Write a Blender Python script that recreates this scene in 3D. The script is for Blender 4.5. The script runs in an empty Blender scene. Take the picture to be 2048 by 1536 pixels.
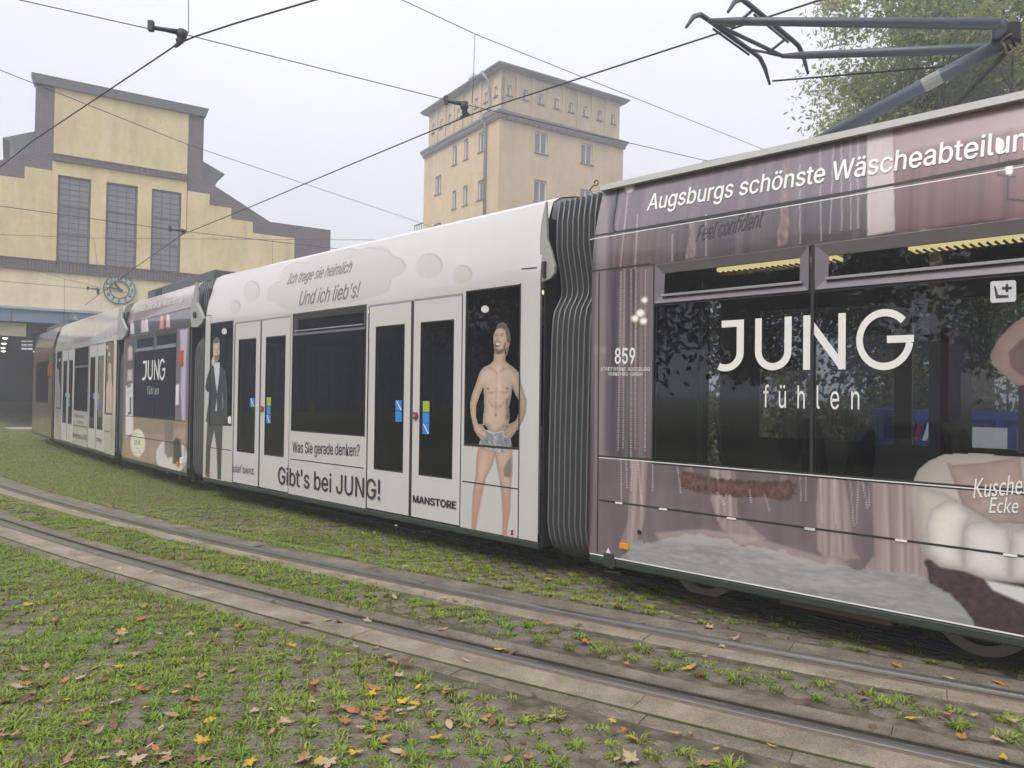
import bpy, bmesh, math, random
import numpy as np
from mathutils import Matrix, Vector
from mathutils.geometry import tessellate_polygon

random.seed(7)
rng = np.random.default_rng(11)
SC = bpy.context.scene
COL = SC.collection
R = math.radians

# ------------------------------------------------------------------ camera
FPX, HCAM, PITCH, ROLL = 1527.5, 1.605, .008, .02
CR, SR, CP, SP = math.cos(ROLL), math.sin(ROLL), math.cos(PITCH), math.sin(PITCH)
cam = bpy.data.objects.new('camera', bpy.data.cameras.new('camera'))
COL.objects.link(cam)
cam.data.sensor_width = 36.0
cam.data.lens = FPX / 2048 * 36.0
cam.data.clip_start = .05
cam.data.clip_end = 6000
_U, _F = Vector((0, -SP, CP)), Vector((0, CP, SP))
_right = Vector((1, 0, 0)) * CR + _U * SR
_up = Vector((-1, 0, 0)) * SR + _U * CR
_m = Matrix((_right, _up, -_F)).transposed().to_4x4()
_m.translation = (0, 0, HCAM)
cam.matrix_world = _m
SC.camera = cam

# ------------------------------------------------------------------ sky, sun, exposure
SUN_EL, SUN_AZ = R(48), R(215)          # azimuth clockwise from +Y
world = bpy.data.worlds.new('World')
SC.world = world
world.use_nodes = True
nt = world.node_tree
nt.nodes.clear()
sky = nt.nodes.new('ShaderNodeTexSky')
sky.sky_type = 'NISHITA'
sky.sun_disc = False
sky.sun_elevation = SUN_EL
sky.sun_rotation = SUN_AZ
sky.air_density = 1.0
sky.dust_density = 6.0
hs = nt.nodes.new('ShaderNodeHueSaturation')
hs.inputs['Saturation'].default_value = .12
mixw = nt.nodes.new('ShaderNodeMix')
mixw.data_type = 'RGBA'
mixw.inputs[0].default_value = .72
mixw.inputs[7].default_value = (6.9, 7.0, 7.75, 1)   # even cloud deck
bg = nt.nodes.new('ShaderNodeBackground')
bg.inputs['Strength'].default_value = .1
wo = nt.nodes.new('ShaderNodeOutputWorld')
nt.links.new(sky.outputs[0], hs.inputs['Color'])
nt.links.new(hs.outputs[0], mixw.inputs[6])
# overcast deck: brighter overhead than at the horizon, faint cloud structure
tcw = nt.nodes.new('ShaderNodeTexCoord')
sep = nt.nodes.new('ShaderNodeSeparateXYZ')
nt.links.new(tcw.outputs['Generated'], sep.inputs[0])
mrw = nt.nodes.new('ShaderNodeMapRange')
mrw.inputs[3].default_value, mrw.inputs[4].default_value = .80, 1.75
nt.links.new(sep.outputs[2], mrw.inputs[0])
nzw = nt.nodes.new('ShaderNodeTexNoise')
nzw.inputs['Scale'].default_value = 2.2
nzw.inputs['Detail'].default_value = 3
nt.links.new(tcw.outputs['Generated'], nzw.inputs['Vector'])
mrn = nt.nodes.new('ShaderNodeMapRange')
mrn.inputs[1].default_value, mrn.inputs[2].default_value = .3, .7
mrn.inputs[3].default_value, mrn.inputs[4].default_value = .94, 1.06
nt.links.new(nzw.outputs['Fac'], mrn.inputs[0])
mul = nt.nodes.new('ShaderNodeMath')
mul.operation = 'MULTIPLY'
nt.links.new(mrw.outputs[0], mul.inputs[0])
nt.links.new(mrn.outputs[0], mul.inputs[1])
sca = nt.nodes.new('ShaderNodeVectorMath')
sca.operation = 'SCALE'
nt.links.new(mixw.outputs[2], sca.inputs[0])
nt.links.new(mul.outputs[0], sca.inputs['Scale'])
nt.links.new(sca.outputs[0], bg.inputs['Color'])
nt.links.new(bg.outputs[0], wo.inputs['Surface'])
sun = bpy.data.objects.new('sun', bpy.data.lights.new('sun', 'SUN'))
COL.objects.link(sun)
sun.data.energy = 1.2
sun.data.angle = R(25)
sun.data.color = (1, .93, .82)
_d = Vector((math.sin(SUN_AZ) * math.cos(SUN_EL), math.cos(SUN_AZ) * math.cos(SUN_EL), math.sin(SUN_EL)))
sun.rotation_euler = _d.to_track_quat('Z', 'Y').to_euler()
SC.view_settings.view_transform = 'Standard'
SC.view_settings.look = 'None'
SC.view_settings.exposure = .56
SC.view_settings.gamma = 1.0
SC.view_settings.use_curve_mapping = False
SC.render.engine = 'CYCLES'
SC.cycles.use_denoising = True
SC.cycles.max_bounces = 8
SC.cycles.transparent_max_bounces = 16
SC.cycles.volume_bounces = 2
SC.cycles.volume_step_rate = 4
SC.cycles.caustics_reflective = False
SC.cycles.caustics_refractive = False

# ------------------------------------------------------------------ pixel <-> place
def ray(x, y):
    u, v = x - 1024, 768 - y
    u2, v2 = u * CR - v * SR, u * SR + v * CR
    d = np.array([u2, FPX * CP - v2 * SP, FPX * SP + v2 * CP])
    return d / np.linalg.norm(d)
EYE = np.array([0, 0, HCAM])
def hit_z(x, y, z):
    d = ray(x, y)
    return EYE + d * ((z - HCAM) / d[2])
def at_depth(x, y, Y):
    d = ray(x, y)
    return EYE + d * (Y / d[1])
def hit_plane(x, y, P, n):
    d = ray(x, y)
    return EYE + d * (np.dot(np.asarray(P) - EYE, n) / np.dot(d, n))
def proj_np(P):
    """points (N,3) -> photo pixels (N,2)"""
    Q = P - EYE
    a = Q[:, 0]
    b = Q[:, 1] * CP + Q[:, 2] * SP
    c = -Q[:, 1] * SP + Q[:, 2] * CP
    u2, v2 = FPX * a / b, FPX * c / b
    return np.stack([1024 + u2 * CR + v2 * SR, 768 + u2 * SR - v2 * CR], 1)

# ------------------------------------------------------------------ materials
def lin(r, g, b, k=1.0):
    f = lambda c: (c / 12.92 if c <= .04045 else ((c + .055) / 1.055) ** 2.4)
    return tuple(min(.9, f(c / 255) * k) for c in (r, g, b))
MATS = {}
def new_mat(name):
    m = bpy.data.materials.new(name)
    m.use_nodes = True
    n = m.node_tree.nodes
    return m, m.node_tree, n['Principled BSDF']
def mat(name, col, rough=.6, metal=0., var=.12, scale=6., bump=0., bscale=60., stretch=(1, 1, 1), spec=.5, coat=0.):
    if name in MATS:
        return MATS[name]
    m, t, b = new_mat(name)
    tc = t.nodes.new('ShaderNodeTexCoord')
    mp = t.nodes.new('ShaderNodeMapping')
    mp.inputs['Scale'].default_value = stretch
    t.links.new(tc.outputs['Object'], mp.inputs[0])
    nz = t.nodes.new('ShaderNodeTexNoise')
    nz.inputs['Scale'].default_value = scale
    nz.inputs['Detail'].default_value = 6
    t.links.new(mp.outputs[0], nz.inputs['Vector'])
    mx = t.nodes.new('ShaderNodeMix')
    mx.data_type = 'RGBA'
    mx.inputs[6].default_value = tuple(c * (1 - var) for c in col) + (1,)
    mx.inputs[7].default_value = tuple(min(1, c * (1 + var)) for c in col) + (1,)
    t.links.new(nz.outputs['Fac'], mx.inputs[0])
    t.links.new(mx.outputs[2], b.inputs['Base Color'])
    b.inputs['Roughness'].default_value = rough
    b.inputs['Metallic'].default_value = metal
    b.inputs['Specular IOR Level'].default_value = spec
    b.inputs['Coat Weight'].default_value = coat
    b.inputs['Coat Roughness'].default_value = .08
    if bump:
        n2 = t.nodes.new('ShaderNodeTexNoise')
        n2.inputs['Scale'].default_value = bscale
        n2.inputs['Detail'].default_value = 4
        t.links.new(mp.outputs[0], n2.inputs['Vector'])
        bp = t.nodes.new('ShaderNodeBump')
        bp.inputs['Strength'].default_value = bump
        bp.inputs['Distance'].default_value = .02
        t.links.new(n2.outputs['Fac'], bp.inputs['Height'])
        t.links.new(bp.outputs[0], b.inputs['Normal'])
    MATS[name] = m
    return m
def vmat(name, rough=.3, spec=.5, var=0., scale=30., coat=0., trans=0.):
    """colour from the 'Col' attribute (printed film, leaves, grass)"""
    if name in MATS:
        return MATS[name]
    m, t, b = new_mat(name)
    a = t.nodes.new('ShaderNodeAttribute')
    a.attribute_name = 'Col'
    out = a.outputs['Color']
    if var:
        tc = t.nodes.new('ShaderNodeTexCoord')
        nz = t.nodes.new('ShaderNodeTexNoise')
        nz.inputs['Scale'].default_value = scale
        nz.inputs['Detail'].default_value = 5
        t.links.new(tc.outputs['Object'], nz.inputs['Vector'])
        mr = t.nodes.new('ShaderNodeMapRange')
        mr.inputs[3].default_value = 1 - var
        mr.inputs[4].default_value = 1 + var
        t.links.new(nz.outputs['Fac'], mr.inputs[0])
        mu = t.nodes.new('ShaderNodeVectorMath')
        mu.operation = 'SCALE'
        t.links.new(out, mu.inputs[0])
        t.links.new(mr.outputs[0], mu.inputs['Scale'])
        out = mu.outputs[0]
    t.links.new(out, b.inputs['Base Color'])
    b.inputs['Roughness'].default_value = rough
    b.inputs['Specular IOR Level'].default_value = spec
    b.inputs['Coat Weight'].default_value = coat
    b.inputs['Coat Roughness'].default_value = .06
    if trans:
        o = t.nodes['Material Output']
        tr = t.nodes.new('ShaderNodeBsdfTranslucent')
        t.links.new(out, tr.inputs['Color'])
        ms = t.nodes.new('ShaderNodeMixShader')
        ms.inputs[0].default_value = trans
        t.links.new(b.outputs[0], ms.inputs[1])
        t.links.new(tr.outputs[0], ms.inputs[2])
        t.links.new(ms.outputs[0], o.inputs['Surface'])
    MATS[name] = m
    return m
def glass(name, tint, ior=1.5, rough=0.0):
    if name in MATS:
        return MATS[name]
    m, t, b = new_mat(name)
    t.nodes.remove(b)
    o = t.nodes['Material Output']
    tr = t.nodes.new('ShaderNodeBsdfTransparent')
    tr.inputs['Color'].default_value = (*tint, 1)
    gl = t.nodes.new('ShaderNodeBsdfGlossy')
    gl.inputs['Roughness'].default_value = rough
    gl.inputs['Color'].default_value = (.95, .95, 1, 1)
    fr = t.nodes.new('ShaderNodeFresnel')
    fr.inputs['IOR'].default_value = ior
    ms = t.nodes.new('ShaderNodeMixShader')
    t.links.new(fr.outputs[0], ms.inputs[0])
    t.links.new(tr.outputs[0], ms.inputs[1])
    t.links.new(gl.outputs[0], ms.inputs[2])
    t.links.new(ms.outputs[0], o.inputs['Surface'])
    MATS[name] = m
    return m
def emit(name, col, s):
    if name in MATS:
        return MATS[name]
    m, t, b = new_mat(name)
    b.inputs['Base Color'].default_value = (*col, 1)
    b.inputs['Emission Color'].default_value = (*col, 1)
    b.inputs['Emission Strength'].default_value = s
    MATS[name] = m
    return m

# ------------------------------------------------------------------ mesh helpers
def link(o, parent=None, M=None):
    COL.objects.link(o)
    if parent is not None:
        o.parent = parent
    if M is not None:
        o.matrix_basis = M
    return o
def thing(name, label, cat, loc=(0, 0, 0), group=None):
    o = bpy.data.objects.new(name, None)
    o.empty_display_size = .2
    o.location = loc
    COL.objects.link(o)
    return tag(o, label, cat, group)
def tag(o, label=None, cat=None, group=None, kind=None):
    for k, v in (('label', label), ('category', cat), ('group', group), ('kind', kind)):
        if v:
            o[k] = v
    return o
class MB:
    def __init__(s):
        s.v, s.f = [], []
    def add(s, vs, fs):
        b = len(s.v)
        s.v += [tuple(map(float, v)) for v in vs]
        s.f += [tuple(b + i for i in f) for f in fs]
        return s
    def hexa(s, p):
        return s.add(p, [(0, 3, 2, 1), (4, 5, 6, 7), (0, 1, 5, 4), (1, 2, 6, 5), (2, 3, 7, 6), (3, 0, 4, 7)])
    def box(s, x0, x1, y0, y1, z0, z1):
        return s.hexa([(x0, y0, z0), (x1, y0, z0), (x1, y1, z0), (x0, y1, z0), (x0, y0, z1), (x1, y0, z1), (x1, y1, z1), (x0, y1, z1)])
    def prism(s, poly, y0, y1):
        """polygon in (x,z) extruded y0..y1"""
        n = len(poly)
        tri = tessellate_polygon([[Vector((p[0], p[1], 0)) for p in poly]])
        vs = [(p[0], y0, p[1]) for p in poly] + [(p[0], y1, p[1]) for p in poly]
        fs = [tuple(t) for t in tri] + [tuple(n + i for i in reversed(t)) for t in tri]
        fs += [(i, (i + 1) % n, n + (i + 1) % n, n + i) for i in range(n)]
        return s.add(vs, fs)
    def tube(s, pts, r, n=8, cap=True):
        pts = [Vector(p) for p in pts]
        rs = r if isinstance(r, (list, tuple)) else [r] * len(pts)
        rings = []
        ref = None
        for i, p in enumerate(pts):
            t = (pts[min(i + 1, len(pts) - 1)] - pts[max(i - 1, 0)]).normalized()
            if ref is None:
                ref = Vector((0, 0, 1)) if abs(t.z) < .9 else Vector((1, 0, 0))
            a = t.cross(ref).normalized()
            b = a.cross(t).normalized()
            ref = b
            rings.append([p + (a * math.cos(2 * math.pi * k / n) + b * math.sin(2 * math.pi * k / n)) * rs[i] for k in range(n)])
        vs = [v for rg in rings for v in rg]
        fs = []
        for i in range(len(pts) - 1):
            for k in range(n):
                fs.append((i * n + k, i * n + (k + 1) % n, (i + 1) * n + (k + 1) % n, (i + 1) * n + k))
        if cap:
            fs.append(tuple(reversed(range(n))))
            fs.append(tuple((len(pts) - 1) * n + k for k in range(n)))
        return s.add(vs, fs)
    def mesh(s, name):
        me = bpy.data.meshes.new(name)
        me.from_pydata(s.v, [], s.f)
        me.validate()
        bm = bmesh.new()
        bm.from_mesh(me)
        bmesh.ops.recalc_face_normals(bm, faces=bm.faces)
        bm.to_mesh(me)
        bm.free()
        return me
    def build(s, name, m, parent=None, M=None, smooth=False, bevel=0.):
        me = s.mesh(name)
        me.materials.append(m)
        if smooth:
            me.polygons.foreach_set('use_smooth', [True] * len(me.polygons))
        o = bpy.data.objects.new(name, me)
        link(o, parent, M)
        if bevel:
            md = o.modifiers.new('bevel', 'BEVEL')
            md.width = bevel
            md.segments = 2
            md.limit_method = 'ANGLE'
        return o
def np_mesh(name, V, F, m, cols=None, parent=None, M=None, smooth=False):
    """V (n,3), F (m,3) or (m,4) arrays; cols per-vertex linear rgb"""
    V = np.ascontiguousarray(V, dtype=np.float32)
    F = np.ascontiguousarray(F, dtype=np.int32)
    k = F.shape[1]
    me = bpy.data.meshes.new(name)
    me.vertices.add(len(V))
    me.vertices.foreach_set('co', V.ravel())
    me.loops.add(F.size)
    me.loops.foreach_set('vertex_index', F.ravel())
    me.polygons.add(len(F))
    me.polygons.foreach_set('loop_start', np.arange(0, F.size, k, dtype=np.int32))
    me.polygons.foreach_set('loop_total', np.full(len(F), k, dtype=np.int32))
    if cols is not None:
        ca = me.color_attributes.new('Col', 'FLOAT_COLOR', 'POINT')
        c4 = np.ones((len(V), 4), dtype=np.float32)
        c4[:, :3] = cols
        ca.data.foreach_set('color', c4.ravel())
    me.update()
    me.validate()
    if smooth:
        me.polygons.foreach_set('use_smooth', [True] * len(me.polygons))
    me.materials.append(m)
    o = bpy.data.objects.new(name, me)
    return link(o, parent, M)

# cheap value noise in numpy for prints and scatter
_tab = rng.random((256, 256))
def vnoise(x, y, oct=4):
    x, y = np.asarray(x, float), np.asarray(y, float)
    out, amp, tot = np.zeros(np.broadcast(x, y).shape), 1., 0.
    for o in range(oct):
        xi, yi = np.floor(x).astype(int), np.floor(y).astype(int)
        fx, fy = x - xi, y - yi
        fx, fy = fx * fx * (3 - 2 * fx), fy * fy * (3 - 2 * fy)
        g = lambda a, b: _tab[(a + 17 * o) & 255, (b + 29 * o) & 255]
        out = out + amp * ((g(xi, yi) * (1 - fx) + g(xi + 1, yi) * fx) * (1 - fy) + (g(xi, yi + 1) * (1 - fx) + g(xi + 1, yi + 1) * fx) * fy)
        tot += amp
        amp *= .5
        x, y = x * 2.03, y * 2.03
    return out / tot
def sstep(a, b, x):
    t = np.clip((np.asarray(x, float) - a) / (b - a), 0, 1)
    return t * t * (3 - 2 * t)
FONT = None
try:
    import os
    _p = os.path.join(bpy.utils.system_resource('DATAFILES'), 'fonts', 'Inter.woff2')
    if os.path.exists(_p):
        FONT = bpy.data.fonts.load(_p)
except Exception:
    FONT = None
def text_mesh(txt, bold=0., shear=0., spacing=1., font=True):
    """flat text as (verts2d, tris), size 1, left/baseline at the origin"""
    cu = bpy.data.curves.new('lettering', 'FONT')
    cu.body = txt
    if FONT and font:
        cu.font = FONT
    cu.size = 1
    cu.shear = shear
    cu.space_character = spacing
    cu.resolution_u = 3
    cu.fill_mode = 'FRONT'
    ob = bpy.data.objects.new('lettering', cu)
    COL.objects.link(ob)
    dg = bpy.context.evaluated_depsgraph_get()
    me = bpy.data.meshes.new_from_object(ob.evaluated_get(dg))
    me.calc_loop_triangles()
    v = np.array([p.co[:2] for p in me.vertices]) if len(me.vertices) else np.zeros((0, 2))
    f = np.array([t.vertices[:] for t in me.loop_triangles], dtype=int).reshape(-1, 3)
    bpy.data.objects.remove(ob)
    bpy.data.curves.remove(cu)
    bpy.data.meshes.remove(me)
    if bold > 0 and len(v):                 # thicken by shifted copies; the caller sets them a hair apart
        n = len(v)
        sh = [(0, 0), (bold, 0), (-bold, 0), (0, bold * .7), (0, -bold * .7)]
        f = np.concatenate([f + n * k for k in range(5)])
        v = np.concatenate([v + np.array(o) for o in sh])
    return v, f
def layers(n, bold):
    return np.repeat(np.arange(5), n // 5) * .0004 if bold > 0 else np.zeros(n)
# ================================================================== THE SETTING: ground and tracks
CX, CY, R0 = 30.793, 54.621, 58.2207          # centre and radius of the front track's curve
def dd(x, y):
    return R0 - np.hypot(np.asarray(x) - CX, np.asarray(y) - CY)
def polar(s, d):
    """arc length s (0 near the camera, growing to the left) and offset d -> x, y"""
    th = math.atan2(4.0 - CY, 1.0 - CX) - np.asarray(s) / R0
    r = R0 - np.asarray(d)
    return CX + r * np.cos(th), CY + r * np.sin(th)
def gz(x, y):
    x, y = np.asarray(x, float), np.asarray(y, float)
    w = sstep(.78, 1.3, dd(x, y))
    t = np.clip((x - .66) * -.695 + (y - 6.58) * .719, 0, 36)
    return w * (-.10 - .0105 * t)

def ground_mat():
    m, t, b = new_mat('soil_and_lawn')
    tc = t.nodes.new('ShaderNodeTexCoord')
    def noise(sc, det=6):
        n = t.nodes.new('ShaderNodeTexNoise')
        n.inputs['Scale'].default_value = sc
        n.inputs['Detail'].default_value = det
        t.links.new(tc.outputs['Object'], n.inputs['Vector'])
        return n
    def ramp(fac, stops):
        r = t.nodes.new('ShaderNodeValToRGB')
        while len(r.color_ramp.elements) < len(stops):
            r.color_ramp.elements.new(.5)
        for e, (p, c) in zip(r.color_ramp.elements, stops):
            e.position = p
            e.color = (*c, 1)
        t.links.new(fac, r.inputs[0])
        return r.outputs[0]
    soil = ramp(noise(9).outputs['Fac'], [(.3, (.055, .05, .032)), (.5, (.10, .09, .062)), (.7, (.17, .15, .11))])
    lawn = ramp(noise(14).outputs['Fac'], [(.3, (.07, .085, .028)), (.5, (.12, .14, .042)), (.72, (.17, .16, .07))])
    at = t.nodes.new('ShaderNodeAttribute')
    at.attribute_name = 'Col'
    mx = t.nodes.new('ShaderNodeMix')
    mx.data_type = 'RGBA'
    sx = t.nodes.new('ShaderNodeSeparateColor')
    t.links.new(at.outputs['Color'], sx.inputs[0])
    t.links.new(sx.outputs[0], mx.inputs[0])
    t.links.new(soil, mx.inputs[6])
    t.links.new(lawn, mx.inputs[7])
    t.links.new(mx.outputs[2], b.inputs['Base Color'])
    b.inputs['Roughness'].default_value = .95
    b.inputs['Specular IOR Level'].default_value = .15
    bp = t.nodes.new('ShaderNodeBump')
    bp.inputs['Strength'].default_value = .6
    bp.inputs['Distance'].default_value = .02
    t.links.new(noise(45, 8).outputs['Fac'], bp.inputs['Height'])
    t.links.new(bp.outputs[0], b.inputs['Normal'])
    return m
def lawn_amount(x, y):
    """1 where grass closes over the paving, 0 where stones show"""
    d = dd(x, y)
    n = vnoise(np.asarray(x) * .9 + 7, np.asarray(y) * .9 + 3)
    near = sstep(.1, -2.0, np.asarray(x) + (n - .5) * 2.2) * np.where(d < 0, 1, 0)
    far = np.where(d >= 0, sstep(.6, -3.4, np.asarray(x) + (n - .5) * 2.5), 0)
    return np.clip(np.maximum(near, far), 0, 1)
ax = np.concatenate([[-900, -400, -200, -120, -80, -60, -50], np.arange(-44, -12, 1.), np.arange(-12, 10, .22), np.arange(10, 40, 1.5), [45, 60, 90, 150, 300, 600, 900]])
ay = np.concatenate([[-600, -200, -80, -40, -20, -10], np.arange(-5, 2, .5), np.arange(2, 20, .22), np.arange(20, 50, 1.), [60, 80, 120, 200, 400, 900, 1800]])
gx, gy = np.meshgrid(ax, ay)
x, y = gx.ravel(), gy.ravel()
V = np.stack([x, y, gz(x, y) - .013 + .010 * (vnoise(x * 3, y * 3) - .5)], 1)
nx, ny = len(ax), len(ay)
ii = (np.arange(ny - 1)[:, None] * nx + np.arange(nx - 1)[None]).ravel()
F = np.stack([ii, ii + 1, ii + nx + 1, ii + nx], 1)
la = lawn_amount(x, y)
ground = np_mesh('ground', V, F, ground_mat(), np.stack([la, la, la], 1), smooth=True)
tag(ground, 'grassy tramway ground with worn soil', kind='structure')

# ---- tracks
track = bpy.data.objects.new('track', None)
COL.objects.link(track)
tag(track, 'empty curved tram track set in concrete strips', kind='structure')
STEEL = mat('rail_steel', (.135, .13, .128), .5, .5, .3, 3, stretch=(1, 1, 1))
RUST = mat('rail_rust', (.13, .098, .075), .75, .3, .35, 25)
POLISH = mat('polished_rail', (.55, .55, .56), .25, .95, .1, 8)
DARK = mat('groove_dark', (.03, .027, .024), .95, 0, .3, 30)  # dark colour for the groove floor and inner lip wall
def sweep(path, prof, name, m, parent, smooth=False):
    """path: list of (x,y,z,nx,ny); prof: list of (offset, height)"""
    P = np.array(path)
    k = len(prof)
    V = np.concatenate([np.stack([P[:, 0] + P[:, 3] * o, P[:, 1] + P[:, 4] * o, P[:, 2] + h], 1)[:, None] for o, h in prof], 1).reshape(-1, 3)
    i = (np.arange(len(P) - 1)[:, None] * k + np.arange(k - 1)[None]).ravel()
    return np_mesh(name, V, np.stack([i, i + 1, i + k + 1, i + k], 1), m, parent=parent, smooth=smooth)
def arc_path(s0, s1, step=.25):
    s = np.arange(s0, s1, step)
    xx, yy = polar(s, 0)
    th = math.atan2(4.0 - CY, 1.0 - CX) - s / R0
    return [(a, b, 0., -math.cos(t), -math.sin(t)) for a, b, t in zip(xx, yy, th)]     # normal = +d
def curve_path(pts, step=.3):
    """smooth path through the points, normal to the left of travel"""
    P = [np.array(p, float) for p in pts]
    out = []
    for i in range(len(P) - 1):
        p0, p1, p2, p3 = P[max(i - 1, 0)], P[i], P[i + 1], P[min(i + 2, len(P) - 1)]
        n = max(2, int(np.linalg.norm(p2 - p1) / step))
        for k in range(n):
            t = k / n
            out.append(.5 * ((2 * p1) + (-p0 + p2) * t + (2 * p0 - 5 * p1 + 4 * p2 - p3) * t * t + (-p0 + 3 * p1 - 3 * p2 + p3) * t ** 3))
    out.append(P[-1])
    O = np.array(out)
    T = np.gradient(O, axis=0)
    T /= np.linalg.norm(T, axis=1)[:, None]
    return [(o[0], o[1], float(gz(o[0], o[1])), -t[1], t[0]) for o, t in zip(O, T)]
def rails(path, parent):
    for sg in (1, -1):
        head = [(.500, -.03), (.500, .006), (.506, .011), (.552, .011), (.559, .006), (.559, -.03)]
        o = sweep(path, [(sg * a, h) for a, h in head], 'rail_head', STEEL, parent, False)
        o = sweep(path, [(sg * a, h) for a, h in [(.504, .0115), (.508, .0122), (.522 if sg > 0 else .512, .0122)]], 'rail_polish', POLISH, parent)
        o = sweep(path, [(sg * a, h) for a, h in [(.502, -.026), (.430, -.026), (.430, .0025)]], 'rail_groove', DARK, parent)
        o = sweep(path, [(sg * a, h) for a, h in [(.430, .003), (.428, .004), (.414, .004), (.414, -.03)]], 'rail_lip', RUST, parent)
        o = sweep(path, [(sg * a, h) for a, h in [(.559, .005), (.566, .003), (.582, -.004), (.582, -.03)]], 'rail_foot_edge', RUST, parent)
rails(arc_path(-8, 46), track)
def conc_mat(name, c0, c1, c2):
    m, t, b = new_mat(name)
    tc = t.nodes.new('ShaderNodeTexCoord')
    def nz(sc, det):
        n = t.nodes.new('ShaderNodeTexNoise')
        n.inputs['Scale'].default_value = sc
        n.inputs['Detail'].default_value = det
        n.inputs['Roughness'].default_value = .7
        t.links.new(tc.outputs['Object'], n.inputs['Vector'])
        return n.outputs['Fac']
    r = t.nodes.new('ShaderNodeValToRGB')
    r.color_ramp.elements.new(.5)
    for e, (p, c) in zip(r.color_ramp.elements, ((.34, c0), (.5, c1), (.66, c2))):
        e.position = p
        e.color = (*c, 1)
    ad = t.nodes.new('ShaderNodeMath')
    ad.operation = 'MULTIPLY_ADD'
    ad.inputs[1].default_value = .45
    t.links.new(nz(95, 3), ad.inputs[0])
    m2 = t.nodes.new('ShaderNodeMath')
    m2.operation = 'MULTIPLY'
    m2.inputs[1].default_value = .55
    t.links.new(nz(3.2, 8), m2.inputs[0])
    t.links.new(m2.outputs[0], ad.inputs[2])
    t.links.new(ad.outputs[0], r.inputs[0])
    t.links.new(r.outputs[0], b.inputs['Base Color'])
    b.inputs['Roughness'].default_value = .95
    b.inputs['Specular IOR Level'].default_value = .15
    bp = t.nodes.new('ShaderNodeBump')
    bp.inputs['Strength'].default_value = .8
    bp.inputs['Distance'].default_value = .006
    t.links.new(nz(140, 5), bp.inputs['Height'])
    t.links.new(bp.outputs[0], b.inputs['Normal'])
    return m
CONC = conc_mat('track_concrete', (.10, .088, .066), (.245, .213, .157), (.40, .35, .27))
CONC2 = conc_mat('track_concrete_dark', (.07, .062, .048), (.165, .145, .11), (.30, .265, .205))
MOSS = mat('moss', (.075, .095, .02), .95, 0, .4, 30, .8, 150)
rnd = random.Random(3)
for a, b, ln, m, zt in ((-.795, -.580, 1.9, CONC, .0), (-.925, -.803, .62, CONC2, -.006), (-.414, -.262, 1.6, CONC2, -.002), (.258, .414, 1.6, CONC, -.003), (.580, .80, 1.7, CONC2, -.003)):
    s = -7.5
    while s < 24:
        L = ln * rnd.uniform(.85, 1.15)
        mb = MB()
        n = 8
        dz = rnd.uniform(-.002, .002)
        wob = [rnd.uniform(-.006, .006) for _ in range(n + 1)]
        vs, fs = [], []
        for k in range(n + 1):
            sk = s + .002 + (L - .004) * k / n
            for dk, zk in ((a + wob[k] * .4, -.03), (a + wob[k] * .4, zt + dz - .004), (a + .008, zt + dz), (b - .008, zt + dz), (b + wob[-k] * .6, zt + dz - .004), (b + wob[-k] * .6, -.03)):
                px, py = polar(sk, dk)
                vs.append((px, py, zk))
        for k in range(n):
            for q in range(5):
                fs.append((k * 6 + q, k * 6 + q + 1, k * 6 + q + 7, k * 6 + q + 6))
        fs += [tuple(range(6)), tuple(n * 6 + q for q in range(6))]
        mb.add(vs, fs).build('concrete_slab', m, track)
        s += L
mp_ = arc_path(-7, 20, .1)
np_moss = sweep(mp_, [(-.8005, -.008), (-.799, .001), (-.797, -.008)], 'moss_joint', MOSS, track)

# ---- paving stones: diamonds with cut corners, a tuft of grass in every corner hole
PA, PB, CUT = .21, .10, .30
STONE = conc_mat('paver', (.065, .056, .043), (.15, .131, .10), (.26, .228, .18))
def stone_outline(g=.004):
    a, b = PA / 2 - g, PB - g
    return [(a * (1 - CUT), -b * CUT), (a * (1 - CUT), b * CUT), (a * CUT, b * (1 - CUT)), (-a * CUT, b * (1 - CUT)), (-a * (1 - CUT), b * CUT), (-a * (1 - CUT), -b * CUT), (-a * CUT, -b * (1 - CUT)), (a * CUT, -b * (1 - CUT))]
OUT = stone_outline()
stones, holes = [], []
for j in range(-40, 32):
    d = j * PB
    inside = abs(d) < .20
    if not (inside or -3.6 < d < -1.02 or .90 < d < 2.9):
        continue
    for i in range(-30, 75):
        s = i * PA + (j & 1) * PA / 2
        hx, hy = polar(s, d)
        if hy < 2.2 or abs(hx) > .72 * hy + 1.2 or hy > 11:
            continue
        holes.append((float(hx), float(hy), d))
        stones.append((s + PA / 2, d))
paver_me = []
for k in range(4):
    r2 = random.Random(k)
    mb = MB()
    top = [(p[0] * .9, p[1] * .9, .002 + r2.uniform(-.001, .001)) for p in OUT]
    edge = [(p[0] * r2.uniform(.97, 1.01), p[1] * r2.uniform(.97, 1.01), -.006) for p in OUT]
    bot = [(p[0], p[1], -.035) for p in OUT]
    mb.add(top + edge + bot, [tuple(range(8))] + [(q, 8 + q, 8 + (q + 1) % 8, (q + 1) % 8) for q in range(8)] + [(8 + q, 16 + q, 16 + (q + 1) % 8, 8 + (q + 1) % 8) for q in range(8)])
    me = mb.mesh('paver')
    me.materials.append(STONE)
    paver_me.append(me)
order = sorted(stones, key=lambda t: (polar(*t)[0] - .25) ** 2 * .6 + polar(*t)[1] ** 2 + (40 if polar(*t)[1] < 3.1 or abs(polar(*t)[0]) > .7 * polar(*t)[1] else 0))
bulk = MB()
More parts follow.
